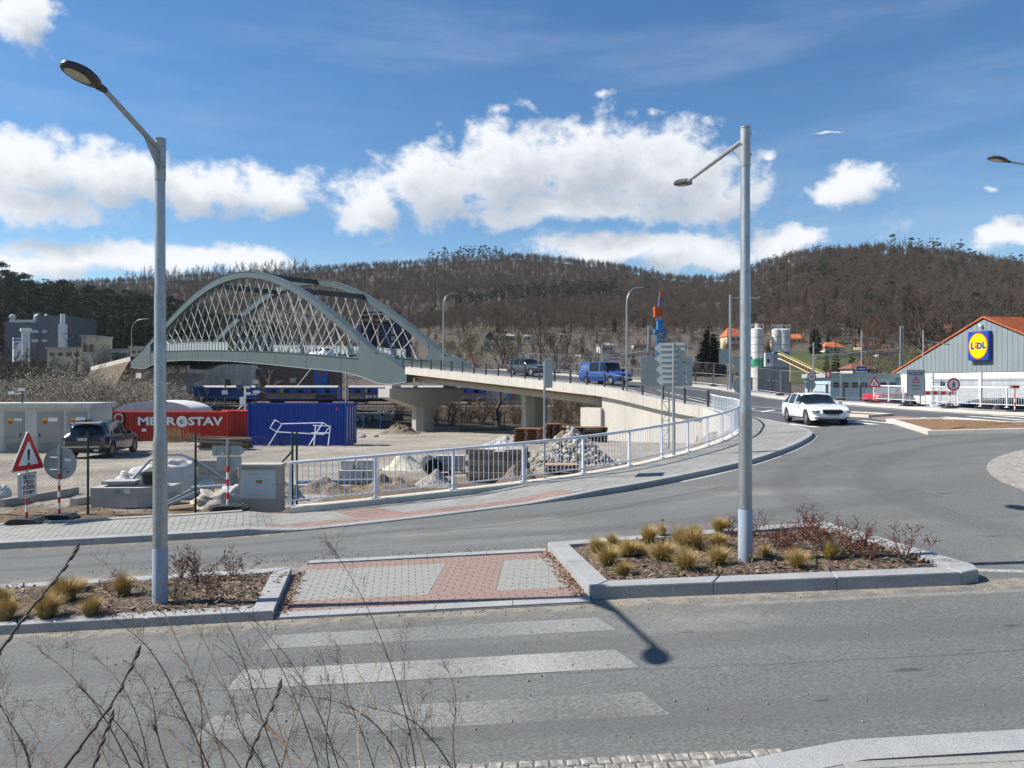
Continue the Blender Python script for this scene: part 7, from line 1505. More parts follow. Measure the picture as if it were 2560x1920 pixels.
# illuminated sign box
s0, s1 = sfor(2431), sfor(2482); zb_, zt_ = zfor(2455,901), zfor(2455,829); sg = thing('store_sign', 'square blue sign box with a yellow disc on the store gable', 'sign', wp((s0+s1)/2, zb_, .1)); sb = paint('sign_box_blue', (.01,.065,.35), .3)
MB().prism([wp(s0,zb_,.55), wp(s1,zb_,.55), wp(s1,zt_,.55), wp(s0,zt_,.55)], -NF*.48).build('box', sb, sg); cs, cz_ = (s0+s1)/2, (zb_+zt_)/2; rr = min(s1-s0, zt_-zb_)/2*.96
rx_, rz_ = (s1-s0)/2*.95, (zt_-zb_)/2*.93
def disc(k, o, m_, nm): MB().prism([wp(cs+rx_*k*math.cos(a), cz_+rz_*k*math.sin(a), o) for a in np.linspace(0, 2*PI, 41)[:-1]], -NF*.01).build(nm, m_, sg)
disc(1, .563, red, 'red_ring'); disc(.93, .576, paint('sign_yellow', (.80,.55,.0), .3), 'yellow_disc')
lm = paint('letter_blue', (.01,.05,.30)); 
for ch, dx, dz in (('L',-.56,0),('D',.16,0),('L',.62,.03)): text(ch, rz_*.62, wp(cs+rx_*dx, cz_+rz_*(dz-.02), .585), D, UP, lm, 'lettering', sg, sx=1.15*rx_/rz_, bold=.05)
MB().prism([wp(cs-rx_*.2+rx_*x, cz_+rz_*z, .586) for x, z in ((-.1,.02),(0,.1),(.1,.02),(.02,-.22),(-.02,-.22))], -NF*.01).build('lettering', red, sg); MB().prism([wp(cs-rx_*.2+rx_*.075*math.cos(a), cz_+rz_*(.22+.075*math.sin(a)), .586) for a in np.linspace(0,2*PI,13)[:-1]], -NF*.01).build('letter_dot', red, sg)
MB().cyl(wp(sfor(2457), zp-.75, .1), wp(sfor(2457), zp-.75, .4), .15, n=10).build('floodlight', white, st)
# low pale blue building left of the store
block('blue_shed', 'long pale blue building with small windows behind the far railing', 2076, 2246, 944, 985, 92, mat('pale_blue_wall', (.42,.55,.62), .85, var=.06), 8, mat('blue_shed_roof', (.35,.4,.42)), 7)
# ================================================================== trees
def rand_mat(name, cols, rough=.9, zgrad=None):
    m = bpy.data.materials.new(name); m.use_nodes = True; nt = m.node_tree; N = nt.nodes.new; L = nt.links.new; b = nt.nodes['Principled BSDF']; b.inputs['Roughness'].default_value = rough; b.inputs['Specular IOR Level'].default_value = .15
    oi = N('ShaderNodeObjectInfo'); r = N('ShaderNodeValToRGB'); r.color_ramp.interpolation = 'LINEAR'
    while len(r.color_ramp.elements) < len(cols): r.color_ramp.elements.new(.5)
    for i, c in enumerate(cols): r.color_ramp.elements[i].position = i/(len(cols)-1); r.color_ramp.elements[i].color = (*c, 1)
    L(oi.outputs['Random'], r.inputs['Fac']); L(r.outputs['Color'], b.inputs['Base Color']); return m
twigm = rand_mat('bare_twigs', [(.115,.088,.068),(.155,.120,.090),(.13,.105,.087),(.16,.117,.08),(.125,.10,.077)])
needlem = rand_mat('needles', [(.018,.034,.018),(.03,.052,.024),(.042,.060,.024),(.024,.042,.026)]); larchm = rand_mat('larch', [(.13,.09,.045),(.10,.085,.05),(.15,.11,.06)])
barkm = mat('bark', (.105,.083,.066), .95, var=.25, vs=4, fine=.3, fs=25); barkp = mat('pine_bark', (.14,.085,.055), .95, var=.3, vs=2)
def rvec(rs): return Vector((rs.gauss(0,1), rs.gauss(0,1), rs.gauss(0,1))).normalized()
def blade(b, p, q, w, rs):
    d = q-p; x = d.cross(rvec(rs))
    if x.length < 1e-6: return
    x = x.normalized()*(w/2); n = len(b.v); b.v += [tuple(p-x), tuple(p+x), tuple(q)]; b.f.append((n, n+1, n+2))
def bare_tree(seed, H, spread=.42, trunk=.35, lv=(8,5,5), tw=.1, up=.25, r0=.22, fork=None, lean=(0,0), droop=0.0, start=.3, sweep=.55, thick=1.0, twn=3):
    """tapered trunk with limbs; returns (wood, twigs)"""
    rs = random.Random(seed); wd, tg = MB(), MB(); stems = fork or 1
    for sidx in range(stems):
        a0 = rs.uniform(0, 6.28); base = Vector((0,0,0)); tip = Vector((lean[0]*H+(math.cos(a0)*spread*H*.5 if stems > 1 else rs.uniform(-.06,.06)*H), lean[1]*H+(math.sin(a0)*spread*H*.5 if stems > 1 else rs.uniform(-.06,.06)*H), H*rs.uniform(.8,.95)))
        pts = [base.lerp(tip, f)+(rvec(rs)*H*.022*(f > 0)) for f in (0,.15,.3,.45,.6,.8,1)]; wd.tube(pts, [r0*thick*(1-f*.93) for f in (0,.15,.3,.45,.6,.8,1)], 6, False)
        def P(f): i = min(5, int(f*6)); ff = f*6-i; return pts[i].lerp(pts[i+1], ff)
        for k in range(lv[0]):
            f = lerp(start, .97, (k+rs.random())/lv[0]); az = k*2.4+rs.uniform(-.5,.5); el = lerp(up, 1.0, f)+rs.uniform(-.15,.2); L1 = H*spread*rs.uniform(.75,1.1)*(1-.55*max(0, f-.4)/.6)
            d = Vector((math.cos(az)*math.cos(el), math.sin(az)*math.cos(el), math.sin(el)-droop)); p = P(f); q = [p]; dd = d.copy()
            for j in range(4): dd = (dd+rvec(rs)*.22+Vector((0,0,.10-droop*.3))).normalized(); q.append(q[-1]+dd*(L1/4))
            rr = r0*thick*(1-f*.9)*.5; wd.tube(q, [rr, rr*.75, rr*.5, rr*.3, rr*.12], 5, False)
            for m_ in range(lv[1]):
                g = lerp(.2, 1, (m_+rs.random())/lv[1]); i = min(3, int(g*4)); s_ = q[i].lerp(q[i+1], g*4-i); d2 = ((q[i+1]-q[i]).normalized()+rvec(rs)*.75+Vector((0,0,.15-droop))).normalized(); L2 = L1*rs.uniform(.3,.55)*(1.15-.5*g); e = s_+d2*L2; mid = s_.lerp(e, .5)+rvec(rs)*L2*.08
                blade_w = max(tw*1.4, rr*.35); tgt = wd if False else tg
                tg.tube([s_, mid, e], [blade_w*.5, blade_w*.35, blade_w*.12], 3, False)
                for n_ in range(lv[2]):
                    h = rs.uniform(.2, 1); s3 = s_.lerp(e, h); d3 = (d2+rvec(rs)*.8+Vector((0,0,.12-droop))).normalized(); e3 = s3+d3*L2*rs.uniform(.35,.75); blade(tg, s3, e3, tw, rs)
                    for z in range(twn): s4 = s3.lerp(e3, rs.uniform(.2,1)); blade(tg, s4, s4+(d3+rvec(rs)*.9).normalized()*L2*rs.uniform(.2,.42), tw*.8, rs)
    return wd, tg
def conifer(seed, H, w=.2, base=.12, n=26, dr=.35):
    rs = random.Random(seed); wd, nd = MB(), MB(); wd.tube([(0,0,0),(0,0,H*.97)], [H*.013, H*.002], 5, False)
    for k in range(n):
        f = base+(1-base)*(k/n); R = H*w*(1-f)**.85+.15; m_ = max(4, int(9*(1-f))+3)
        for i in range(m_):
            a = rs.uniform(0, 6.28); L1 = R*rs.uniform(.7,1.15); p = Vector((0,0,f*H)); q = p+Vector((math.cos(a)*L1, math.sin(a)*L1, -dr*L1+rs.uniform(-.2,.3))); x = Vector((-math.sin(a), math.cos(a), 0))*(L1*.24); c = p.lerp(q,.55)+Vector((0,0,.06*L1)); j = len(nd.v); nd.v += [tuple(p), tuple(c-x), tuple(q), tuple(c+x), tuple(c-Vector((0,0,L1*.28)))]; nd.f += [(j,j+1,j+2,j+3), (j,j+4,j+2)]
    return wd, nd
def pine(seed, H, cr=.2, clumps=16, per=44):
    rs = random.Random(seed); wd, nd = MB(), MB(); tip = Vector((rs.uniform(-.04,.04)*H, rs.uniform(-.04,.04)*H, H*.95)); wd.tube([(0,0,0), tuple(tip*.5), tuple(tip)], [H*.012, H*.009, H*.003], 5, False)
    for k in range(clumps):
        f = rs.uniform(.42,1); a = rs.uniform(0,6.28); R = H*cr*rs.uniform(.3,1)*(1.25-abs(f-.68)*1.7); p = tip*f; c = p+Vector((math.cos(a)*R, math.sin(a)*R, rs.uniform(-.02,.05)*H)); wd.tube([p, c], [H*.004, H*.0015], 3, False); s = H*.075*rs.uniform(.7,1.25)
        for i in range(per):
            o = rvec(rs)*s*rs.random()**.4; o.z *= .5; d = (rvec(rs)+Vector((0,0,.5))).normalized(); q = c+o; x = d.cross(rvec(rs)).normalized()*s*.16; j = len(nd.v); nd.v += [tuple(q-x), tuple(q+x), tuple(q+d*s*.5)]; nd.f.append((j,j+1,j+2))
    return wd, nd
def tree_mesh(wd, tg, m1, m2, name):
    b = MB(); b.add(wd.v, wd.f); n = len(wd.f); b.add(tg.v, tg.f); me = b.mesh(name); me.materials.append(m1); me.materials.append(m2)
    me.polygons.foreach_set('material_index', np.array([0]*n+[1]*(len(me.polygons)-n), dtype=np.int32)); return me
PCOL = bpy.data.collections.new('forest_prototypes'); PROTO = []
def proto(me, nm): o = bpy.data.objects.new(nm, me); PCOL.objects.link(o); PROTO.append(me)
for k in range(5): wd, tg = bare_tree(100+k, 14, .36, lv=(13,6,5), tw=.11, r0=.15, twn=2, start=.25, up=.55); proto(tree_mesh(wd, tg, barkm, twigm, 'a%d_bare' % k), 'a%d_bare' % k)
for k in range(2): wd, nd = conifer(200+k, 17, .17); proto(tree_mesh(wd, nd, barkm, needlem, 'b%d_spruce' % k), 'b%d_spruce' % k)
for k in range(3): wd, nd = pine(300+k, 19, .21); proto(tree_mesh(wd, nd, barkp, needlem, 'c%d_pine' % k), 'c%d_pine' % k)
wd, nd = conifer(250, 18, .13, .25, 22, .1); proto(tree_mesh(wd, nd, barkp, larchm, 'd0_larch'), 'd0_larch')
def gn_forest(name, pts, label):
    me = bpy.data.meshes.new(name); me.from_pydata([p[0] for p in pts], [], [])
    for nm, ty, i in (('rot', 'FLOAT', 1), ('scl', 'FLOAT', 2), ('idx', 'INT', 3)):
        a = me.attributes.new(nm, ty, 'POINT'); a.data.foreach_set('value', np.array([p[i] for p in pts], dtype=np.int32 if ty == 'INT' else np.float32))
    o = link(name, me); ng = bpy.data.node_groups.new(name, 'GeometryNodeTree'); ng.interface.new_socket('Geometry', in_out='INPUT', socket_type='NodeSocketGeometry'); ng.interface.new_socket('Geometry', in_out='OUTPUT', socket_type='NodeSocketGeometry')
    N = ng.nodes.new; L = ng.links.new; gi, go = N('NodeGroupInput'), N('NodeGroupOutput'); ip = N('GeometryNodeInstanceOnPoints'); ci = N('GeometryNodeCollectionInfo'); ci.inputs['Collection'].default_value = PCOL; ci.inputs['Separate Children'].default_value = True; ci.inputs['Reset Children'].default_value = True
    def na(nm, ty): n = N('GeometryNodeInputNamedAttribute'); n.data_type = ty; n.inputs['Name'].default_value = nm; return n.outputs['Attribute']
    cx = N('ShaderNodeCombineXYZ'); L(na('rot', 'FLOAT'), cx.inputs[2]); L(gi.outputs[0], ip.inputs['Points']); L(ci.outputs[0], ip.inputs['Instance']); ip.inputs['Pick Instance'].default_value = True; L(na('idx', 'INT'), ip.inputs['Instance Index']); L(cx.outputs[0], ip.inputs['Rotation']); L(na('scl', 'FLOAT'), ip.inputs['Scale']); L(ip.outputs[0], go.inputs[0])
    md = o.modifiers.new('forest', 'NODES'); md.node_group = ng; tag(o, label, 'forest', kind='stuff'); return o
pts = []; rs = random.Random(5)
def isconif(u, py):
    n = mnoise.noise(Vector((u*14, py*.03, 2))); x = (u*FPX+1280)/1.1573
    if 980 < x < 1330 and abs(py/1.1573-(655-(x-1000)*.05)) < 14: return .55
    if x > 1620: return .04+.26*max(0, n)
    return .012+.16*max(0, n-.15)
tries = 0
while len(pts) < 24000 and tries < 150000:
    tries += 1; u = rs.uniform(-.82,.84); Yc = pl(YC, u); Y = math.sqrt(rs.uniform(185**2, (Yc*1.015)**2)); z = hz(u, Y); py = 960-(z-CZ)/Y*FPX; keep = 1.0
    if u > .34: keep = 1 if py < 862 else (.10 if py < 885 else .04)
    elif u > -.22: keep = 1 if py < 838 else (.16 if py < 895 else .12)
    else: keep = .8 if py < 900 else .5
    if rs.random() > keep: continue
    c = isconif(u, py); r = rs.random()
    idx = (5+rs.randint(0,1) if rs.random() < .6 else 7+rs.randint(0,2)) if r < c else (10 if r < c+(.10 if u > .34 else .03) else rs.randint(0,4))
    s = rs.uniform(.45,.72)*(.85 if py > 845 else 1)*(.85 if 5 <= idx < 10 else 1); pts.append(((u*Y, Y, z-.3), rs.uniform(0,6.28), s, idx))
gn_forest('hill_forest', pts, 'bare brown woodland with scattered conifers covering the hills')
pts = []
while len(pts) < 1250:
    u = rs.uniform(-.95,-.30); Y = math.sqrt(rs.uniform(285**2, 440**2)); z = hz2(u, Y); r = rs.random(); idx = 7+rs.randint(0,2) if r < .74 else (5+rs.randint(0,1) if r < .82 else rs.randint(0,4)); pts.append(((u*Y, Y, z-.3), rs.uniform(0,6.28), rs.uniform(.75,1.15), idx))
gn_forest('pine_forest', pts, 'dark pine wood on the slope behind the grey hall')
# single trees on the ridge line
def ridge(x2, idx, s, lab, grp, back=1.0):
    u = (x2*1.1573-1280)/FPX; Y = pl(YC, u)*back; o = link('ridge_tree', PROTO[idx], None); o.location = (u*Y, Y, hz(u, Y)-.5); o.rotation_euler = (0,0,rs.uniform(0,6.28)); o.scale = (s*rs.uniform(.8,1.0), s*rs.uniform(.8,1.0), s); tag(o, lab, 'tree', grp)
for k in range(62): ridge(lerp(130, 660, k/61)+rs.uniform(-4,4), rs.choice((0,1,2,3,4,4,2,10)), rs.uniform(.85,1.3)*(1.05 if k > 16 else .6), 'bare tree on the skyline left of the arch top', 'bare trees on the long left ridge')
for k in range(26): ridge(lerp(925, 1085, (k/25)**.9)+rs.uniform(-3,3), rs.choice((7,8,9,9,7,0,10)), rs.uniform(.7,1.0), 'slender dark pine on the highest part of the middle ridge', 'pines on the middle ridge')
for k in range(24): ridge(rs.uniform(690, 925), rs.choice((0,1,10,3)), rs.uniform(.3,.6), 'small sparse tree on the bare middle ridge', 'sparse trees on the middle ridge')
for k in range(40): ridge(lerp(1090, 1500, k/39)+rs.uniform(-5,5), rs.choice((5,6,0,1,2,7,3)), rs.uniform(.4,.7), 'mixed tree on the skyline right of the big cloud foot', 'mixed trees on the saddle')
for k in range(60): ridge(lerp(1625, 2225, k/59)+rs.uniform(-4,4), rs.choice((10,10,0,1,7,8,10,2)), rs.uniform(.55,.85)*(1.15 if 22 < k < 45 else .8), 'tall thin tree on the crest of the nearer hill', 'trees on the nearer hill crest')
# ---- single trees in the valley
def tree(label, px, Y, H, wd, tg, m1=barkm, m2=twigm, rz=0, z=None, name='bare_tree', crown='crown', group=None):
    p = at(px, 960, Y); z = z if z is not None else (gz(p.x, Y) if Y < 170 else hz(p.x/Y, Y)); t = thing(name, label, 'tree', (p.x, Y, z), rz, group); wd.build('trunk', m1, t, 60, world=False); tg.build(crown, m2, t, world=False); return t
redt = rand_mat('reddish_twigs', [(.16,.085,.055),(.19,.10,.06)]); dtw = rand_mat('dark_twigs', [(.06,.045,.036),(.075,.055,.04)])
tree('tall dark bare tree left of the forked one behind the approach', 1250, 165, 19, *bare_tree(11, 19, .36, lv=(12,6,4), tw=.07, r0=.42, twn=2, start=.25, up=.6), m2=dtw)
tree('tall forked bare tree with heavy limbs behind the approach', 1345, 155, 18.5, *bare_tree(12, 18.5, .42, lv=(11,6,4), tw=.065, r0=.45, twn=2, start=.22, up=.5), m2=dtw)
tree('spreading bare tree leaning over the mesh fence', 1392, 150, 15.5, *bare_tree(13, 15.5, .5, lv=(11,6,4), tw=.06, r0=.42, twn=2, fork=2, lean=(.2,0), start=.2, up=.2), m2=dtw)
tree('reddish bushy tree beside the curved mast lamp', 1150, 170, 15, *bare_tree(14, 15, .3, lv=(14,7,5), tw=.06, r0=.22, twn=3, start=.2, up=.7), m2=redt)
tree('second reddish bushy tree right of the arch foot', 1188, 176, 16, *bare_tree(15, 16, .3, lv=(14,7,5), tw=.06, r0=.22, twn=3, start=.2, up=.7), m2=redt)
tree('huge multi stemmed bare tree behind the store roof', 2352, 135, 20, *bare_tree(16, 20, .46, lv=(10,6,4), tw=.06, r0=.45, twn=2, fork=3, start=.25, up=.45), m2=dtw)
tree('bare tree left of the lattice mast near the store', 2195, 150, 13, *bare_tree(17, 13, .4, lv=(11,6,4), tw=.06, r0=.3, twn=2), m2=redt); tree('low bushy bare tree behind the lattice mast', 2238, 140, 12, *bare_tree(18, 12, .42, lv=(12,6,5), tw=.055, r0=.24, twn=2, start=.15), m2=twigm)
tree('bare tree in front of the beige factory', 185, 130, 14, *bare_tree(19, 14, .42, lv=(11,6,4), tw=.055, r0=.28, twn=2, start=.12, up=.45), m2=twigm); tree('bare tree between the chimneys and the far approach', 232, 150, 13, *bare_tree(20, 13, .4, lv=(11,6,4), tw=.05, r0=.25, twn=2, start=.15), m2=twigm); tree('dark bare tree at the picture edge before the grey hall', 15, 120, 12, *bare_tree(21, 12, .45, lv=(12,6,5), tw=.05, r0=.28, twn=2, start=.15), m2=dtw); tree('bushy bare tree below the white silo', 80, 125, 9.5, *bare_tree(22, 9.5, .5, lv=(12,6,5), tw=.045, r0=.2, twn=2, start=.1), m2=dtw)
tree('small white barked tree standing behind the wagons', 668, 158, 8.5, *bare_tree(23, 8.5, .35, lv=(10,6,4), tw=.06, r0=.12, twn=1, start=.15), m1=sackm, m2=mat('pale_twigs', (.3,.26,.22), .9)); tree('thin bare tree in front of the blue locomotive', 515, 110, 5.2, *bare_tree(24, 5.2, .4, lv=(8,5,3), tw=.03, r0=.07, twn=1, start=.1), m2=mat('pale_twigs', (.3,.26,.22), .9))
tree('dark trunk with thin twigs under the approach span', 1243, 100, 9, *bare_tree(25, 9, .3, lv=(8,5,3), tw=.03, r0=.4, twn=1, start=.35), m2=twigm)
tree('big dark conifer right of the four arrow boards', 1775, 230, 17, *conifer(31, 16, .38, .02, 46, .02), m2=needlem, name='conifer'); tree('slim dark conifer left of the villa', 2090, 210, 9, *conifer(32, 9, .17, .03, 24, .1), m2=needlem, name='conifer'); tree('slim dark conifer beside the villa hedge', 2130, 200, 10, *conifer(33, 10, .17, .03, 24, .1), m2=needlem, name='conifer'); tree('round dark conifer above the red roofed house', 2040, 280, 12, *conifer(34, 12, .25, .05, 26, .2), m2=needlem, name='conifer')
tree('white flowering tree by the brown roofed house', 2204, 120, 5, *bare_tree(35, 5, .5, lv=(12,6,6), tw=.1, r0=.12, twn=3, start=.15), m2=mat('blossom_pale', (.42,.42,.33), .9)); tree('rounded reddish tree on the green slope', 2180, 210, 15, *bare_tree(36, 15, .4, lv=(13,7,5), tw=.09, r0=.25, twn=3, start=.15), m2=redt)
# ---- thicket left of the bridge: shrubs, some in blossom
def shrub(seed, H, n=7, tw=.03, blossom=0):
    rs_ = random.Random(seed); wd, tg, bl = MB(), MB(), MB()
    for k in range(n):
        a = rs_.uniform(0,6.28); e = rs_.uniform(.9,1.45); d = Vector((math.cos(a)*math.cos(e), math.sin(a)*math.cos(e), math.sin(e))); p = Vector((rs_.uniform(-.5,.5), rs_.uniform(-.5,.5), 0)); L1 = H*rs_.uniform(.7,1); q = [p]; dd = d.copy()
        for j in range(5): dd = (dd+rvec(rs_)*.16).normalized(); q.append(q[-1]+dd*L1/5)
        wd.tube(q, [.05,.04,.03,.022,.015,.006], 4, False)
        for m_ in range(26):
            g = rs_.uniform(.1,1); i = min(4, int(g*5)); s = q[i].lerp(q[i+1], g*5-i); d2 = (dd+rvec(rs_)*.9).normalized(); L2 = H*rs_.uniform(.14,.3); e2 = s+d2*L2; tg.tube([s, e2], [tw*.5, tw*.15], 3, False)
            for _ in range(6):
                s3 = s.lerp(e2, rs_.random()); e3 = s3+(d2+rvec(rs_)*.8).normalized()*L2*.5; blade(tg, s3, e3, tw*.8, rs_)
                for _ in range(blossom):
                    c = s3.lerp(e3, rs_.random()); x = rvec(rs_)*.035; y = x.cross(rvec(rs_)).normalized()*.035; j = len(bl.v); bl.v += [tuple(c-x-y), tuple(c+x-y), tuple(c+x+y), tuple(c-x+y)]; bl.f.append((j,j+1,j+2,j+3))
    return wd, tg, bl
blm = mat('blossom', (.58,.54,.44), .9, var=.1); tanm = rand_mat('tan_twigs', [(.21,.155,.10),(.16,.12,.082),(.25,.195,.12)])
def mk_shrub(nm, label, group, seed, H, blossom):
    t = thing(nm, label, 'shrub', (0,0,0), 0, group); wd, tg, bl = shrub(seed, H, 9, .036, blossom); wd.build('stem', barkm, t, world=False); tg.build('twigs', tanm, t, world=False)
    if blossom: o = bl.build('blossom', blm, t, world=False); o['kind'] = 'stuff'
    return t
S1 = [mk_shrub('blossoming_shrub', 'leafless shrub with pale blossom in the thicket behind the substation', 'pale blossoming shrubs behind the substation', 400+k, 5.4, 2) for k in range(3)]; S2 = [mk_shrub('bare_shrub', 'bare brown shrub in the undergrowth near the railway', 'bare shrubs along the railway', 410+k, 3.4, 0) for k in range(3)]
used = set()
def put(S, px, Y, s, dz=0):
    k = rs.randint(0, 2); x = at(px,0,Y).x; loc = (x, Y, gz(x, Y)-.1+dz); o = S[k]
    if (id(S), k) not in used: used.add((id(S), k)); o.location = loc; o.rotation_euler[2] = rs.uniform(0,6.28); o.scale = (s,)*3
    else: dup(o, loc, rs.uniform(0,6.28), scale=s)
for px, Y, s in ((20,78,.8),(70,84,1.1),(95,72,.75),(130,80,1.15),(175,86,1.2),(200,76,.95),(240,84,1.15),(290,88,1.1),(310,78,.85),(345,82,1.0),(380,90,1.1),(420,84,.95),(440,95,1.0),(45,90,1.2),(10,86,1.1),(150,92,1.25),(215,92,1.2),(265,94,1.2),(320,96,1.15),(100,94,1.25),(360,98,1.2),(400,100,1.1)): put(S1, px, Y, s)
for px, Y, s in ((-20,95,1.6),(40,100,1.7),(110,98,1.6),(160,102,1.8),(215,100,1.6),(265,104,1.7),(330,108,1.6),(455,112,1.1),(1090,108,1.1),(1130,104,1.0),(1165,110,1.2),(1205,112,1.1),(1240,114,1.0),(1290,108,1.1),(1390,112,1.2),(1420,108,1.0),(1460,114,1.2),(1500,110,1.1),(1440,125,1.0),(1400,128,1.0),(1130,128,1.0),(1060,126,.9),(1000,124,.8)): put(S2, px, Y, s)
# fence with dark posts behind the piers
t = thing('site_fence', 'thin dark wire fence behind the hammerhead pier', 'fence', (-5, 95, -2.5))
for px in (1076,1153,1205,1261): x = at(px,0,95).x; MB().cyl((x,95,-2.7), (x,95,-.6), .05, n=5).build('post', black, t)
b = MB(); xa, xb = at(1076,0,95).x, at(1400,0,95).x
for k in range(60): x = lerp(xa, xb, k/60); b.tube([(x,95,-2.5),(x,95,-.7)], .006, 3, False)
for z in (-.7,-1.2,-1.7,-2.2): b.tube([(xa,95,z),(xb,95,z)], .008, 3, False)
o = b.build('wire_mesh', black, t); o['kind'] = 'stuff'; MB().box(((xa+xb)/2,95.1,-2.45), (xb-xa,.1,.35)).build('base_board', concrete, t)
t = thing('blue_fence', 'blue mobile fence panel beside the shipping container', 'fence panel', at(945,1075,90))
for px in (886,909,951,1030): x = at(px,0,92).x; MB().cyl((x,92,-2.5), (x,92,-.4), .05, n=5).build('post', paint('fence_blue', (.03,.16,.42)), t)
MB().cyl((at(886,0,92).x,92,-.45), (at(1030,0,92).x,92,-.45), .035, n=5).build('top_rail', galvd, t)
# dry reed clumps before the red office
reed = mat('dry_reed', (.45,.33,.17), .9, var=.2, vs=6)
for px, Y, H, lab in ((432,54.5,1.45,'tall clump of dry yellow reeds against the red office'),(482,54.8,.8,'short clump of dry yellow reeds beside the taller one')):
    b = MB(); rr = random.Random(px)
    for k in range(130): a = rr.uniform(0,6.28); p = Vector((rr.uniform(-.9,.9)*H*.6, rr.uniform(-.3,.3), 0)); h = H*rr.uniform(.5,1); d = Vector((rr.uniform(-.4,.4), rr.uniform(-.2,.2), 1)); q = p+d*h*.6; e = q+(d+Vector((rr.uniform(-.6,.6),0,-.2)))*h*.4; b.tube([p,q,e], [.012,.009,.003], 3, False)
    o = b.build('reed_clump', reed); o.location = gat(px,0,Y); tag(o, lab, 'reeds')
# ================================================================== planting, litter and the plants in front of the viewpoint
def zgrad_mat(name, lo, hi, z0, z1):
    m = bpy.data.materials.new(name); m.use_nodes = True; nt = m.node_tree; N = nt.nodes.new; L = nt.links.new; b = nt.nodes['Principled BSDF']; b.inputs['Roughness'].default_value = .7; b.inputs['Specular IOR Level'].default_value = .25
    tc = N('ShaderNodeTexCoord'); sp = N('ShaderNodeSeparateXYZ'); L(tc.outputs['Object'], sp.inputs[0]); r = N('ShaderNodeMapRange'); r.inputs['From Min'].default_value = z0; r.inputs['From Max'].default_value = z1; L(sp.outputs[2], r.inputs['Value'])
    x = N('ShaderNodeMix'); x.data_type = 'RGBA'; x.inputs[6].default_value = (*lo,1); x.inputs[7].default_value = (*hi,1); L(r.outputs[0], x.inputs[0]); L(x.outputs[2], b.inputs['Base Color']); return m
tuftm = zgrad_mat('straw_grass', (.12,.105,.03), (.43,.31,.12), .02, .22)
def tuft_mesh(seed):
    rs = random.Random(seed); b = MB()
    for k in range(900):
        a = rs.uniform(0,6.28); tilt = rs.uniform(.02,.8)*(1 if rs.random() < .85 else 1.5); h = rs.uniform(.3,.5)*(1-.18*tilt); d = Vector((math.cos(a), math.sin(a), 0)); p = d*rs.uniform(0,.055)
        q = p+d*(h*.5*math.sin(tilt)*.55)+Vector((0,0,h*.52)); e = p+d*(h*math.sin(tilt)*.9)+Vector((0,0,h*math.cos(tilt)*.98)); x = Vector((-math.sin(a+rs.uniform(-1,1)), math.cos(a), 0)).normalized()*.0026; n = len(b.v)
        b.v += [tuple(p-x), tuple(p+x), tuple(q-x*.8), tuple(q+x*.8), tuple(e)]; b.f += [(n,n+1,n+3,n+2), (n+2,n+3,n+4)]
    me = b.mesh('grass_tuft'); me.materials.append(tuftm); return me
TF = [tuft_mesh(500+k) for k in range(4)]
z12 = lambda x, y: (1280+x/3.456, 960+y/3.456); z19 = lambda x, y: (1920+x/3.456, 960+y/3.456); z0_ = lambda x, y: (x/2.86, 1340+y/2.86)
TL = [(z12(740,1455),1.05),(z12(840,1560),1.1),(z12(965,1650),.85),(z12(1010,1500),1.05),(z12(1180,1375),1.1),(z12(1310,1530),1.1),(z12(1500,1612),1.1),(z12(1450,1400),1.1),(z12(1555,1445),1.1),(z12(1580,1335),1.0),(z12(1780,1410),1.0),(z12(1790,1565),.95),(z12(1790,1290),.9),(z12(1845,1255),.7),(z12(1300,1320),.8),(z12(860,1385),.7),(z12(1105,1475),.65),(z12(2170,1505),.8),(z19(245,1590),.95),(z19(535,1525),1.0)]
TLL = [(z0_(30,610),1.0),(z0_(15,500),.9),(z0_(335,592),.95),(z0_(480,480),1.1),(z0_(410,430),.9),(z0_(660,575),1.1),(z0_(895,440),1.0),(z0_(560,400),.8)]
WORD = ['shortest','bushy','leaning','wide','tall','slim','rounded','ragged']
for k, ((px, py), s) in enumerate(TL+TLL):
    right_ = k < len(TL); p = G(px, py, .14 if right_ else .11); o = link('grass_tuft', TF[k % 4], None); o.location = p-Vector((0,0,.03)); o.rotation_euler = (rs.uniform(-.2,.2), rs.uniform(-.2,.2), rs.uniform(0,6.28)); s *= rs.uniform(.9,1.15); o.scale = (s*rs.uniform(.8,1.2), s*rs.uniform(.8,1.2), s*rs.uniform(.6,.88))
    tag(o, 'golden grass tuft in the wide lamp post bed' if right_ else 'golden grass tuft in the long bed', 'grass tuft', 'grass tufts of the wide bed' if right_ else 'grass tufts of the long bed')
redleaf = mat('red_leaf', (.20,.05,.03), .8, var=.4, vs=9); ltw = mat('shrub_twig', (.10,.06,.045), .9)
def red_shrub(seed, H, n):
    rr = random.Random(seed); wd, lf = MB(), MB()
    for k in range(n):
        a = rr.uniform(0,6.28); e = rr.uniform(.5,1.4); d = Vector((math.cos(a)*math.cos(e), math.sin(a)*math.cos(e), math.sin(e))); q = [Vector((0,0,0))]; L1 = H*rr.uniform(.6,1.1)
        for j in range(4): d = (d+rvec(rr)*.25).normalized(); q.append(q[-1]+d*L1/4)
        wd.tube(q, [.005,.004,.0035,.0025,.0015], 3, False)
        for m_ in range(11):
            g = rr.uniform(.25,1); i = min(3, int(g*4)); s = q[i].lerp(q[i+1], g*4-i); d2 = (d+rvec(rr)).normalized(); e2 = s+d2*H*.22; wd.tube([s,e2], [.0022,.001], 3, False)
            for _ in range(3): c = s.lerp(e2, rr.uniform(.3,1.1)); x = rvec(rr)*.012; y = x.cross(rvec(rr)).normalized()*.008; j = len(lf.v); lf.v += [tuple(c-x), tuple(c+y), tuple(c+x), tuple(c-y)]; lf.f.append((j,j+1,j+2,j+3))
    return wd, lf
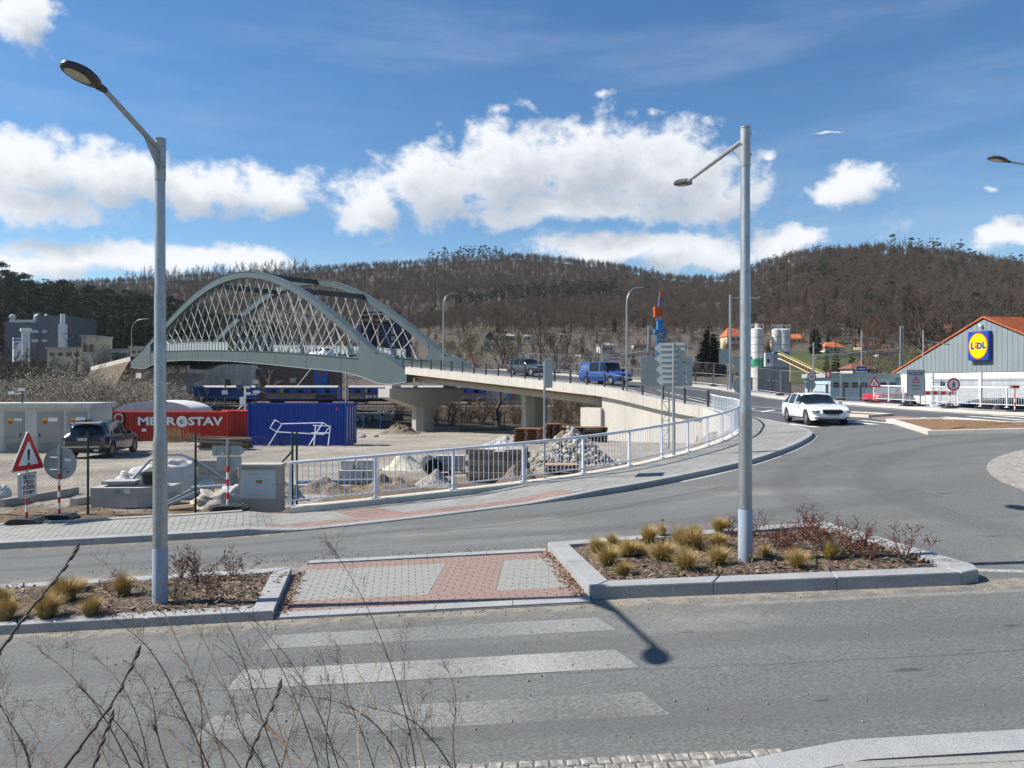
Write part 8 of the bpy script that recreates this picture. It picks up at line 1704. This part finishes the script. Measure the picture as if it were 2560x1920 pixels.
RSH = []
for k in range(3):
    t = thing('red_shrub', 'low red leaved twiggy shrub in the planting bed', 'shrub', (0,0,0), 0, 'red twig shrubs in the planting beds'); wd, lf = red_shrub(600+k, .42, 11); wd.build('twigs', ltw, t, world=False); lf.build('leaves', redleaf, t, world=False)['kind'] = 'stuff'; RSH.append(t)
for k, ((px, py), s) in enumerate([(z19(60,1420),1.0),(z19(330,1370),1.3),(z19(470,1430),1.1),(z19(640,1470),1.2),(z19(830,1420),1.1),(z19(1180,1530),1.2),(z19(900,1520),.8),(z19(200,1440),1.0),(z12(1900,1330),.8),(z12(2100,1330),1.1),(z19(380,1300),1.1),(z0_(1300,310),1.1),(z0_(1420,330),1.2),(z0_(1660,310),1.1),(z0_(1240,460),.7),(z0_(1480,420),.8),(z0_(790,420),.8)]):
    p = G(px, py, .14 if k < 11 else .11)
    if k < 3: RSH[k].location = p; RSH[k].scale = (s,)*3
    else: dup(RSH[k % 3], p, rs.uniform(0,6.28), scale=s)
    
leafg = mat('sprout_green', (.07,.13,.035), .6, var=.3, vs=8); b = MB(); bb = MB(); rr = random.Random(3)
def sprout(p, n, h):
    for k in range(n): a = rr.uniform(0,6.28); d = Vector((math.cos(a)*.45, math.sin(a)*.45, 1)); q = p+d*h*rr.uniform(.4,.7); e = q+Vector((math.cos(a)*h*.4, math.sin(a)*h*.4, h*.2)); x = Vector((-math.sin(a), math.cos(a), 0))*.007; j = len(b.v); b.v.extend([tuple(p-x), tuple(p+x), tuple(q+x), tuple(q-x), tuple(e)]); b.f.extend([(j,j+1,j+2,j+3),(j+3,j+2,j+4)])
for k in range(95): x, y = rr.uniform(1.4,5.2), rr.uniform(9.95,12.2); sprout(Vector((x, y, zroad(x, y)+.12)), rr.randint(3,7), rr.uniform(.07,.17))
for k in range(80): x, y = rr.uniform(-9,-3.4), rr.uniform(9.7,11.4); sprout(Vector((x, y, zroad(x, y)+.09)), rr.randint(3,7), rr.uniform(.07,.16))
tag(b.build('green_sprouts', leafg), 'small green bulb leaves sprouting through the mulch', 'sprouts', kind='stuff')
for k, ((px, py), lab) in enumerate(((z12(1300,1335),'yellow daffodil behind the grass tufts'),(z19(530,1545),'pair of yellow daffodils by the last grass tuft'),(z12(2065,1545),'tiny yellow daffodil at the foot of the lamp post'))):
    p = G(px, py, .15); h = (.3,.16,.1)[k]; t = thing('daffodil', lab, 'flower', p); MB().cyl(p, p+Vector((0,0,h)), .003, n=5).build('stalk', leafg, t)
    yel = paint('daffodil_yellow', (.75,.5,.01), .5)
    for dx in ((-.03,.03) if k == 1 else (0,)):
        c = p+Vector((dx,0,h+dx*.3)); fl = MB()
        for i in range(6): a = i*PI/3; fl.add([c, c+Vector((math.cos(a-.4)*.02,-.005,math.sin(a-.4)*.02)), c+Vector((math.cos(a)*.034,-.008,math.sin(a)*.034)), c+Vector((math.cos(a+.4)*.02,-.005,math.sin(a+.4)*.02))], [(0,1,2,3)])
        fl.build('petals', yel, t); MB().lathe([(.007,0),(.012,.018)], 8, c, Matrix.Rotation(PI/2,3,'X')).build('trumpet', paint('trumpet_orange', (.7,.3,.01)), t)
# mulch chips and dry leaves
chipm = rand_mat('chips', [(.12,.075,.045),(.12,.075,.045)]); b = MB(); c2 = MB(); c3 = MB()
def flake(b, p, s):
    x = rvec(rr); x.z *= .4; x = x.normalized()*s; y = x.cross(Vector((rr.uniform(-.5,.5), rr.uniform(-.5,.5), 1))).normalized()*s*rr.uniform(.35,.8); j = len(b.v); b.v.extend([tuple(p-x-y), tuple(p+x-y*.7), tuple(p+x+y), tuple(p-x+y*.8)]); b.f.append((j,j+1,j+2,j+3))
mulch_cols = [mat('chip_dark', (.075,.05,.035), .9), mat('chip_mid', (.16,.105,.065), .9), mat('chip_pale', (.27,.20,.14), .9)]
MBS = [MB(), MB(), MB()]
for k in range(5200):
    if k % 5 < 3: x, y, h = rr.uniform(1.25,5.5), rr.uniform(9.95,12.35), .135
    else: x, y, h = rr.uniform(-9.5,-3.3), rr.uniform(9.6,11.5), .11
    flake(MBS[rr.choice((0,0,1,1,2))], Vector((x, y, zroad(x, y)+h+rr.uniform(0,.045))), rr.uniform(.012,.035))
for i, m_ in enumerate(MBS): tag(m_.build('mulch_chips', mulch_cols[i]), ['dark bark chips strewn over the planting beds','brown bark chips strewn over the planting beds','pale bark chips strewn over the planting beds'][i], 'mulch', kind='stuff')
for k in range(420):
    f = rr.random(); x = lerp(.95,.62,f)-abs(rr.gauss(0,.1)); y = lerp(9.75,12.3,f)
    flake(b, Vector((x, y, zroad(x, y)+.034+rr.uniform(0,.03))), rr.uniform(.012,.03))
for k in range(240): f = rr.random(); x = lerp(-2.9,-3.3,f)+abs(rr.gauss(0,.06)); y = lerp(9.6,11.9,f); flake(b, Vector((x, y, zroad(x, y)+.034+rr.uniform(0,.03))), rr.uniform(.012,.028))
tag(b.build('leaf_litter', mat('dry_leaves', (.24,.14,.085), .9, var=.4, vs=30)), 'dry brown leaves blown against the bed kerbs', 'leaves', kind='stuff')
# small stones and crumbs on the road and the dirt strip
b = MB()
for k in range(1500):
    q = rr.random()
    if q < .25: x, y = rr.uniform(-7,1), 12.62+abs(rr.gauss(0,.2))
    elif q < .5: x, y = rr.uniform(5.5,12), rr.uniform(9,15)
    elif q < .62: x, y = rr.uniform(-8,6), 9.5-abs(rr.gauss(0,.2))
    elif q < .7: x, y = rr.uniform(-6,6), rr.uniform(5.7,9)
    else: x, y = rr.uniform(-15,-5.5), rr.uniform(17.5,21)
    z = zroad(x, y)+.006 if q < .7 else gz(x, y); s = rr.uniform(.006,.016)*(2.2 if q > .7 else 1); p = Vector((x, y, z)); j = len(b.v); b.v += [tuple(p+Vector((s,0,0))), tuple(p+Vector((-s*.6,s,0))), tuple(p+Vector((-s*.6,-s,0))), tuple(p+Vector((0,0,s*.9)))]; b.f += [(0+j,1+j,3+j),(1+j,2+j,3+j),(2+j,0+j,3+j)]
tag(b.build('grit', mat('grit', (.26,.23,.19), .95, var=.4, vs=20)), 'loose grit and small stones on road and dirt', 'grit', kind='stuff')
# ---- dead weeds close to the viewpoint
weedm = mat('dead_stem', (.13,.085,.055), .85, var=.35, vs=6, fine=.2); weedp = mat('pale_stem', (.36,.28,.19), .85, var=.2, vs=6)
def weed(label, pts2, Y0, Y1, r, seed, m=weedm, twigs=16):
    rr = random.Random(seed); P = smooth([at(x*1.1573, y*1.1573, lerp(Y0, Y1, i/(len(pts2)-1))) for i, (x, y) in enumerate(pts2)], 2); n = len(P); b = MB(); b.tube(P, [r*(1-.82*i/(n-1)) for i in range(n)], 5, False)
    lenP = sum((P[i+1]-P[i]).length for i in range(n-1))
    for k in range(twigs):
        f = rr.uniform(.18,.98); i = min(n-2, int(f*(n-1))); p = P[i].lerp(P[i+1], f*(n-1)-i); d = (P[i+1]-P[i]).normalized(); s = rr.choice((-1,1)); d2 = (d*rr.uniform(.5,1.1)+Vector((s*rr.uniform(.3,.8), rr.uniform(-.3,.3), rr.uniform(.1,.4)))).normalized(); L1 = lenP*rr.uniform(.08,.26)*(1.15-f); q = p+d2*L1*.5+rvec(rr)*L1*.05; e = q+(d2+Vector((0,0,.25))).normalized()*L1*.5; b.tube([p,q,e], [r*.35*(1.1-f), r*.28*(1.1-f)+.0002, .0003], 4, False)
        for _ in range(5):
            c = p.lerp(e, rr.uniform(.35,1)); d3 = (d2+rvec(rr)*.9).normalized(); g = c+d3*rr.uniform(.015,.045); b.tube([c,g], [.0005,.00025], 3, False); b.tube([g, g+d3*.006], [.0012,.0002], 4, False)
    o = b.build('dead_weed', m, smooth=60); return tag(o, label, 'weed', 'dead weed stalks on the bank')
WD = [[(300,1700),(235,1560),(160,1460),(80,1400)],[(330,1700),(300,1540),(230,1430),(150,1400)],[(470,1700),(400,1540),(330,1400),(235,1330)],[(500,1700),(455,1560),(400,1420),(330,1270),(205,1205)],[(560,1700),(520,1560),(470,1440),(370,1240)],[(620,1700),(560,1540),(520,1400),(420,1215)],[(640,1700),(600,1560),(560,1440),(470,1330)],[(700,1700),(660,1560),(590,1400),(500,1300)],[(745,1700),(700,1560),(640,1440),(560,1350)],[(860,1700),(820,1540),(760,1420),(690,1340)],[(905,1700),(885,1570),(840,1420),(790,1300),(712,1170)],[(930,1700),(900,1580),(870,1480),(880,1350)],[(990,1700),(975,1600),(990,1500),(955,1420)],[(1000,1700),(940,1600),(880,1545),(800,1530)],[(780,1700),(770,1560),(800,1460),(830,1400)],[(880,1700),(850,1600),(760,1520),(640,1500)],[(720,1700),(700,1600),(720,1500),(690,1400)],[(420,1700),(390,1600),(320,1520),(250,1500)],[(380,1700),(340,1600),(330,1500),(290,1440)],[(540,1700),(500,1620),(420,1560),(340,1540)],[(40,1700),(30,1600),(10,1520),(0,1440)],[(70,1700),(60,1620),(20,1560),(-10,1500)],[(250,1700),(215,1600),(180,1560),(150,1500)],[(900,1700),(870,1620),(900,1540),(935,1470)],[(600,1700),(620,1600),(650,1520),(655,1450)],[(680,1700),(640,1620),(560,1560),(500,1450)],[(820,1700),(790,1600),(740,1480),(735,1400)],[(450,1700),(430,1620),(440,1540),(420,1470)]]
for k in range(7): x0 = 120+k*110+rr.uniform(-20,20); WD.append([(x0, 1700), (x0-rr.uniform(10,40), 1640), (x0-rr.uniform(20,90), 1580), (x0-rr.uniform(40,150), rr.uniform(1450,1540))])
for k, w_ in enumerate(WD): weed('thin dry branching weed stalk rising from the near bank', w_, 2.6+.25*math.sin(k*1.7), 2.8+.4*math.sin(k*2.3), .0027 if k % 3 else .0036, 700+k, weedp if k % 5 == 4 else weedm)
budm = mat('bud', (.09,.07,.055), .8, var=.3, vs=30); twm = mat('willow_twig', (.05,.035,.03), .7, var=.25, vs=20)
for k, (pts2, Y, r, lab) in enumerate((([(-40,1470),(0,1405),(70,1310),(130,1240),(158,1195)],1.5,.0033,'dark budded twig pointing up at the picture edge'),([(110,1700),(190,1590),(250,1510),(292,1420)],1.6,.0036,'longer budded twig crossing the near weeds'),([(190,1700),(212,1620),(235,1560)],1.5,.0032,'short budded twig at the bottom edge'),([(520,1700),(545,1610),(580,1545),(600,1490)],1.7,.003,'thin budded twig among the weed stalks'))):
    t = thing('budded_twig', lab, 'twig', at(pts2[0][0]*1.1573, pts2[0][1]*1.1573, Y)); P = smooth([at(x*1.1573, y*1.1573, Y+.04*i) for i, (x, y) in enumerate(pts2)], 2); MB().tube(P, [r*(1-.6*i/(len(P)-1)) for i in range(len(P))], 7).build('stem', twm, t, 60)
    for j in range(2, len(P)-1, 2): d = (P[j+1]-P[j]).normalized(); s = (d+Vector((.35*(-1)**j,0,.1))).normalized(); MB().tube([P[j], P[j]+s*.006, P[j]+s*.014, P[j]+s*.021], [.0022,.0042,.0036,.0006], 7).build('bud', budm, t, 60)
    d = (P[-1]-P[-2]).normalized(); MB().tube([P[-1], P[-1]+d*.009, P[-1]+d*.02, P[-1]+d*.028], [.0018,.0045,.0036,.0005], 7).build('bud', budm, t, 60)
# ---- things of a kind that only their place tells apart: counted off along the picture
ORD = 'first second third fourth fifth sixth seventh eighth ninth tenth eleventh twelfth thirteenth fourteenth fifteenth sixteenth seventeenth eighteenth nineteenth twentieth'.split()
TENS = {20: 'twenty', 30: 'thirty', 40: 'forty', 50: 'fifty', 60: 'sixty', 70: 'seventy'}
def ordinal(n): return ORD[n-1] if n <= 20 else (TENS[n//10*10][:-1]+'ieth' if n % 10 == 0 else TENS[n//10*10]+'-'+ORD[n % 10-1])
bylab = {}
for o in COL.objects:
    if o.parent is None and o.get('label') and o.get('group'): bylab.setdefault((o['group'], o['label']), []).append(o)
for (g_, l_), v in bylab.items():
    if len(v) < 2: continue
    def key(o):
        p = o.location if o.location.length > .01 else Vector(o.bound_box[0]); return p.x/max(.5, p.y)
    for n_, o in enumerate(sorted(v, key=key)): o['label'] = '%s, %s from left' % (l_, ordinal(n_+1))
# ---- thin spring haze over the valley
hv = MB().box((0, 545, 86), (3600, 1460, 182)).build('haze', None); hm = bpy.data.materials.new('haze'); hm.use_nodes = True; hn = hm.node_tree; hn.nodes.clear(); ho = hn.nodes.new('ShaderNodeOutputMaterial'); pv = hn.nodes.new('ShaderNodeVolumePrincipled'); pv.inputs['Color'].default_value = (.82,.88,.95,1); pv.inputs['Density'].default_value = .00006; pv.inputs['Anisotropy'].default_value = .1
hn.links.new(pv.outputs[0], ho.inputs['Volume']); hv.data.materials.append(hm); tag(hv, 'thin pale haze lying over the valley', 'haze', kind='stuff')
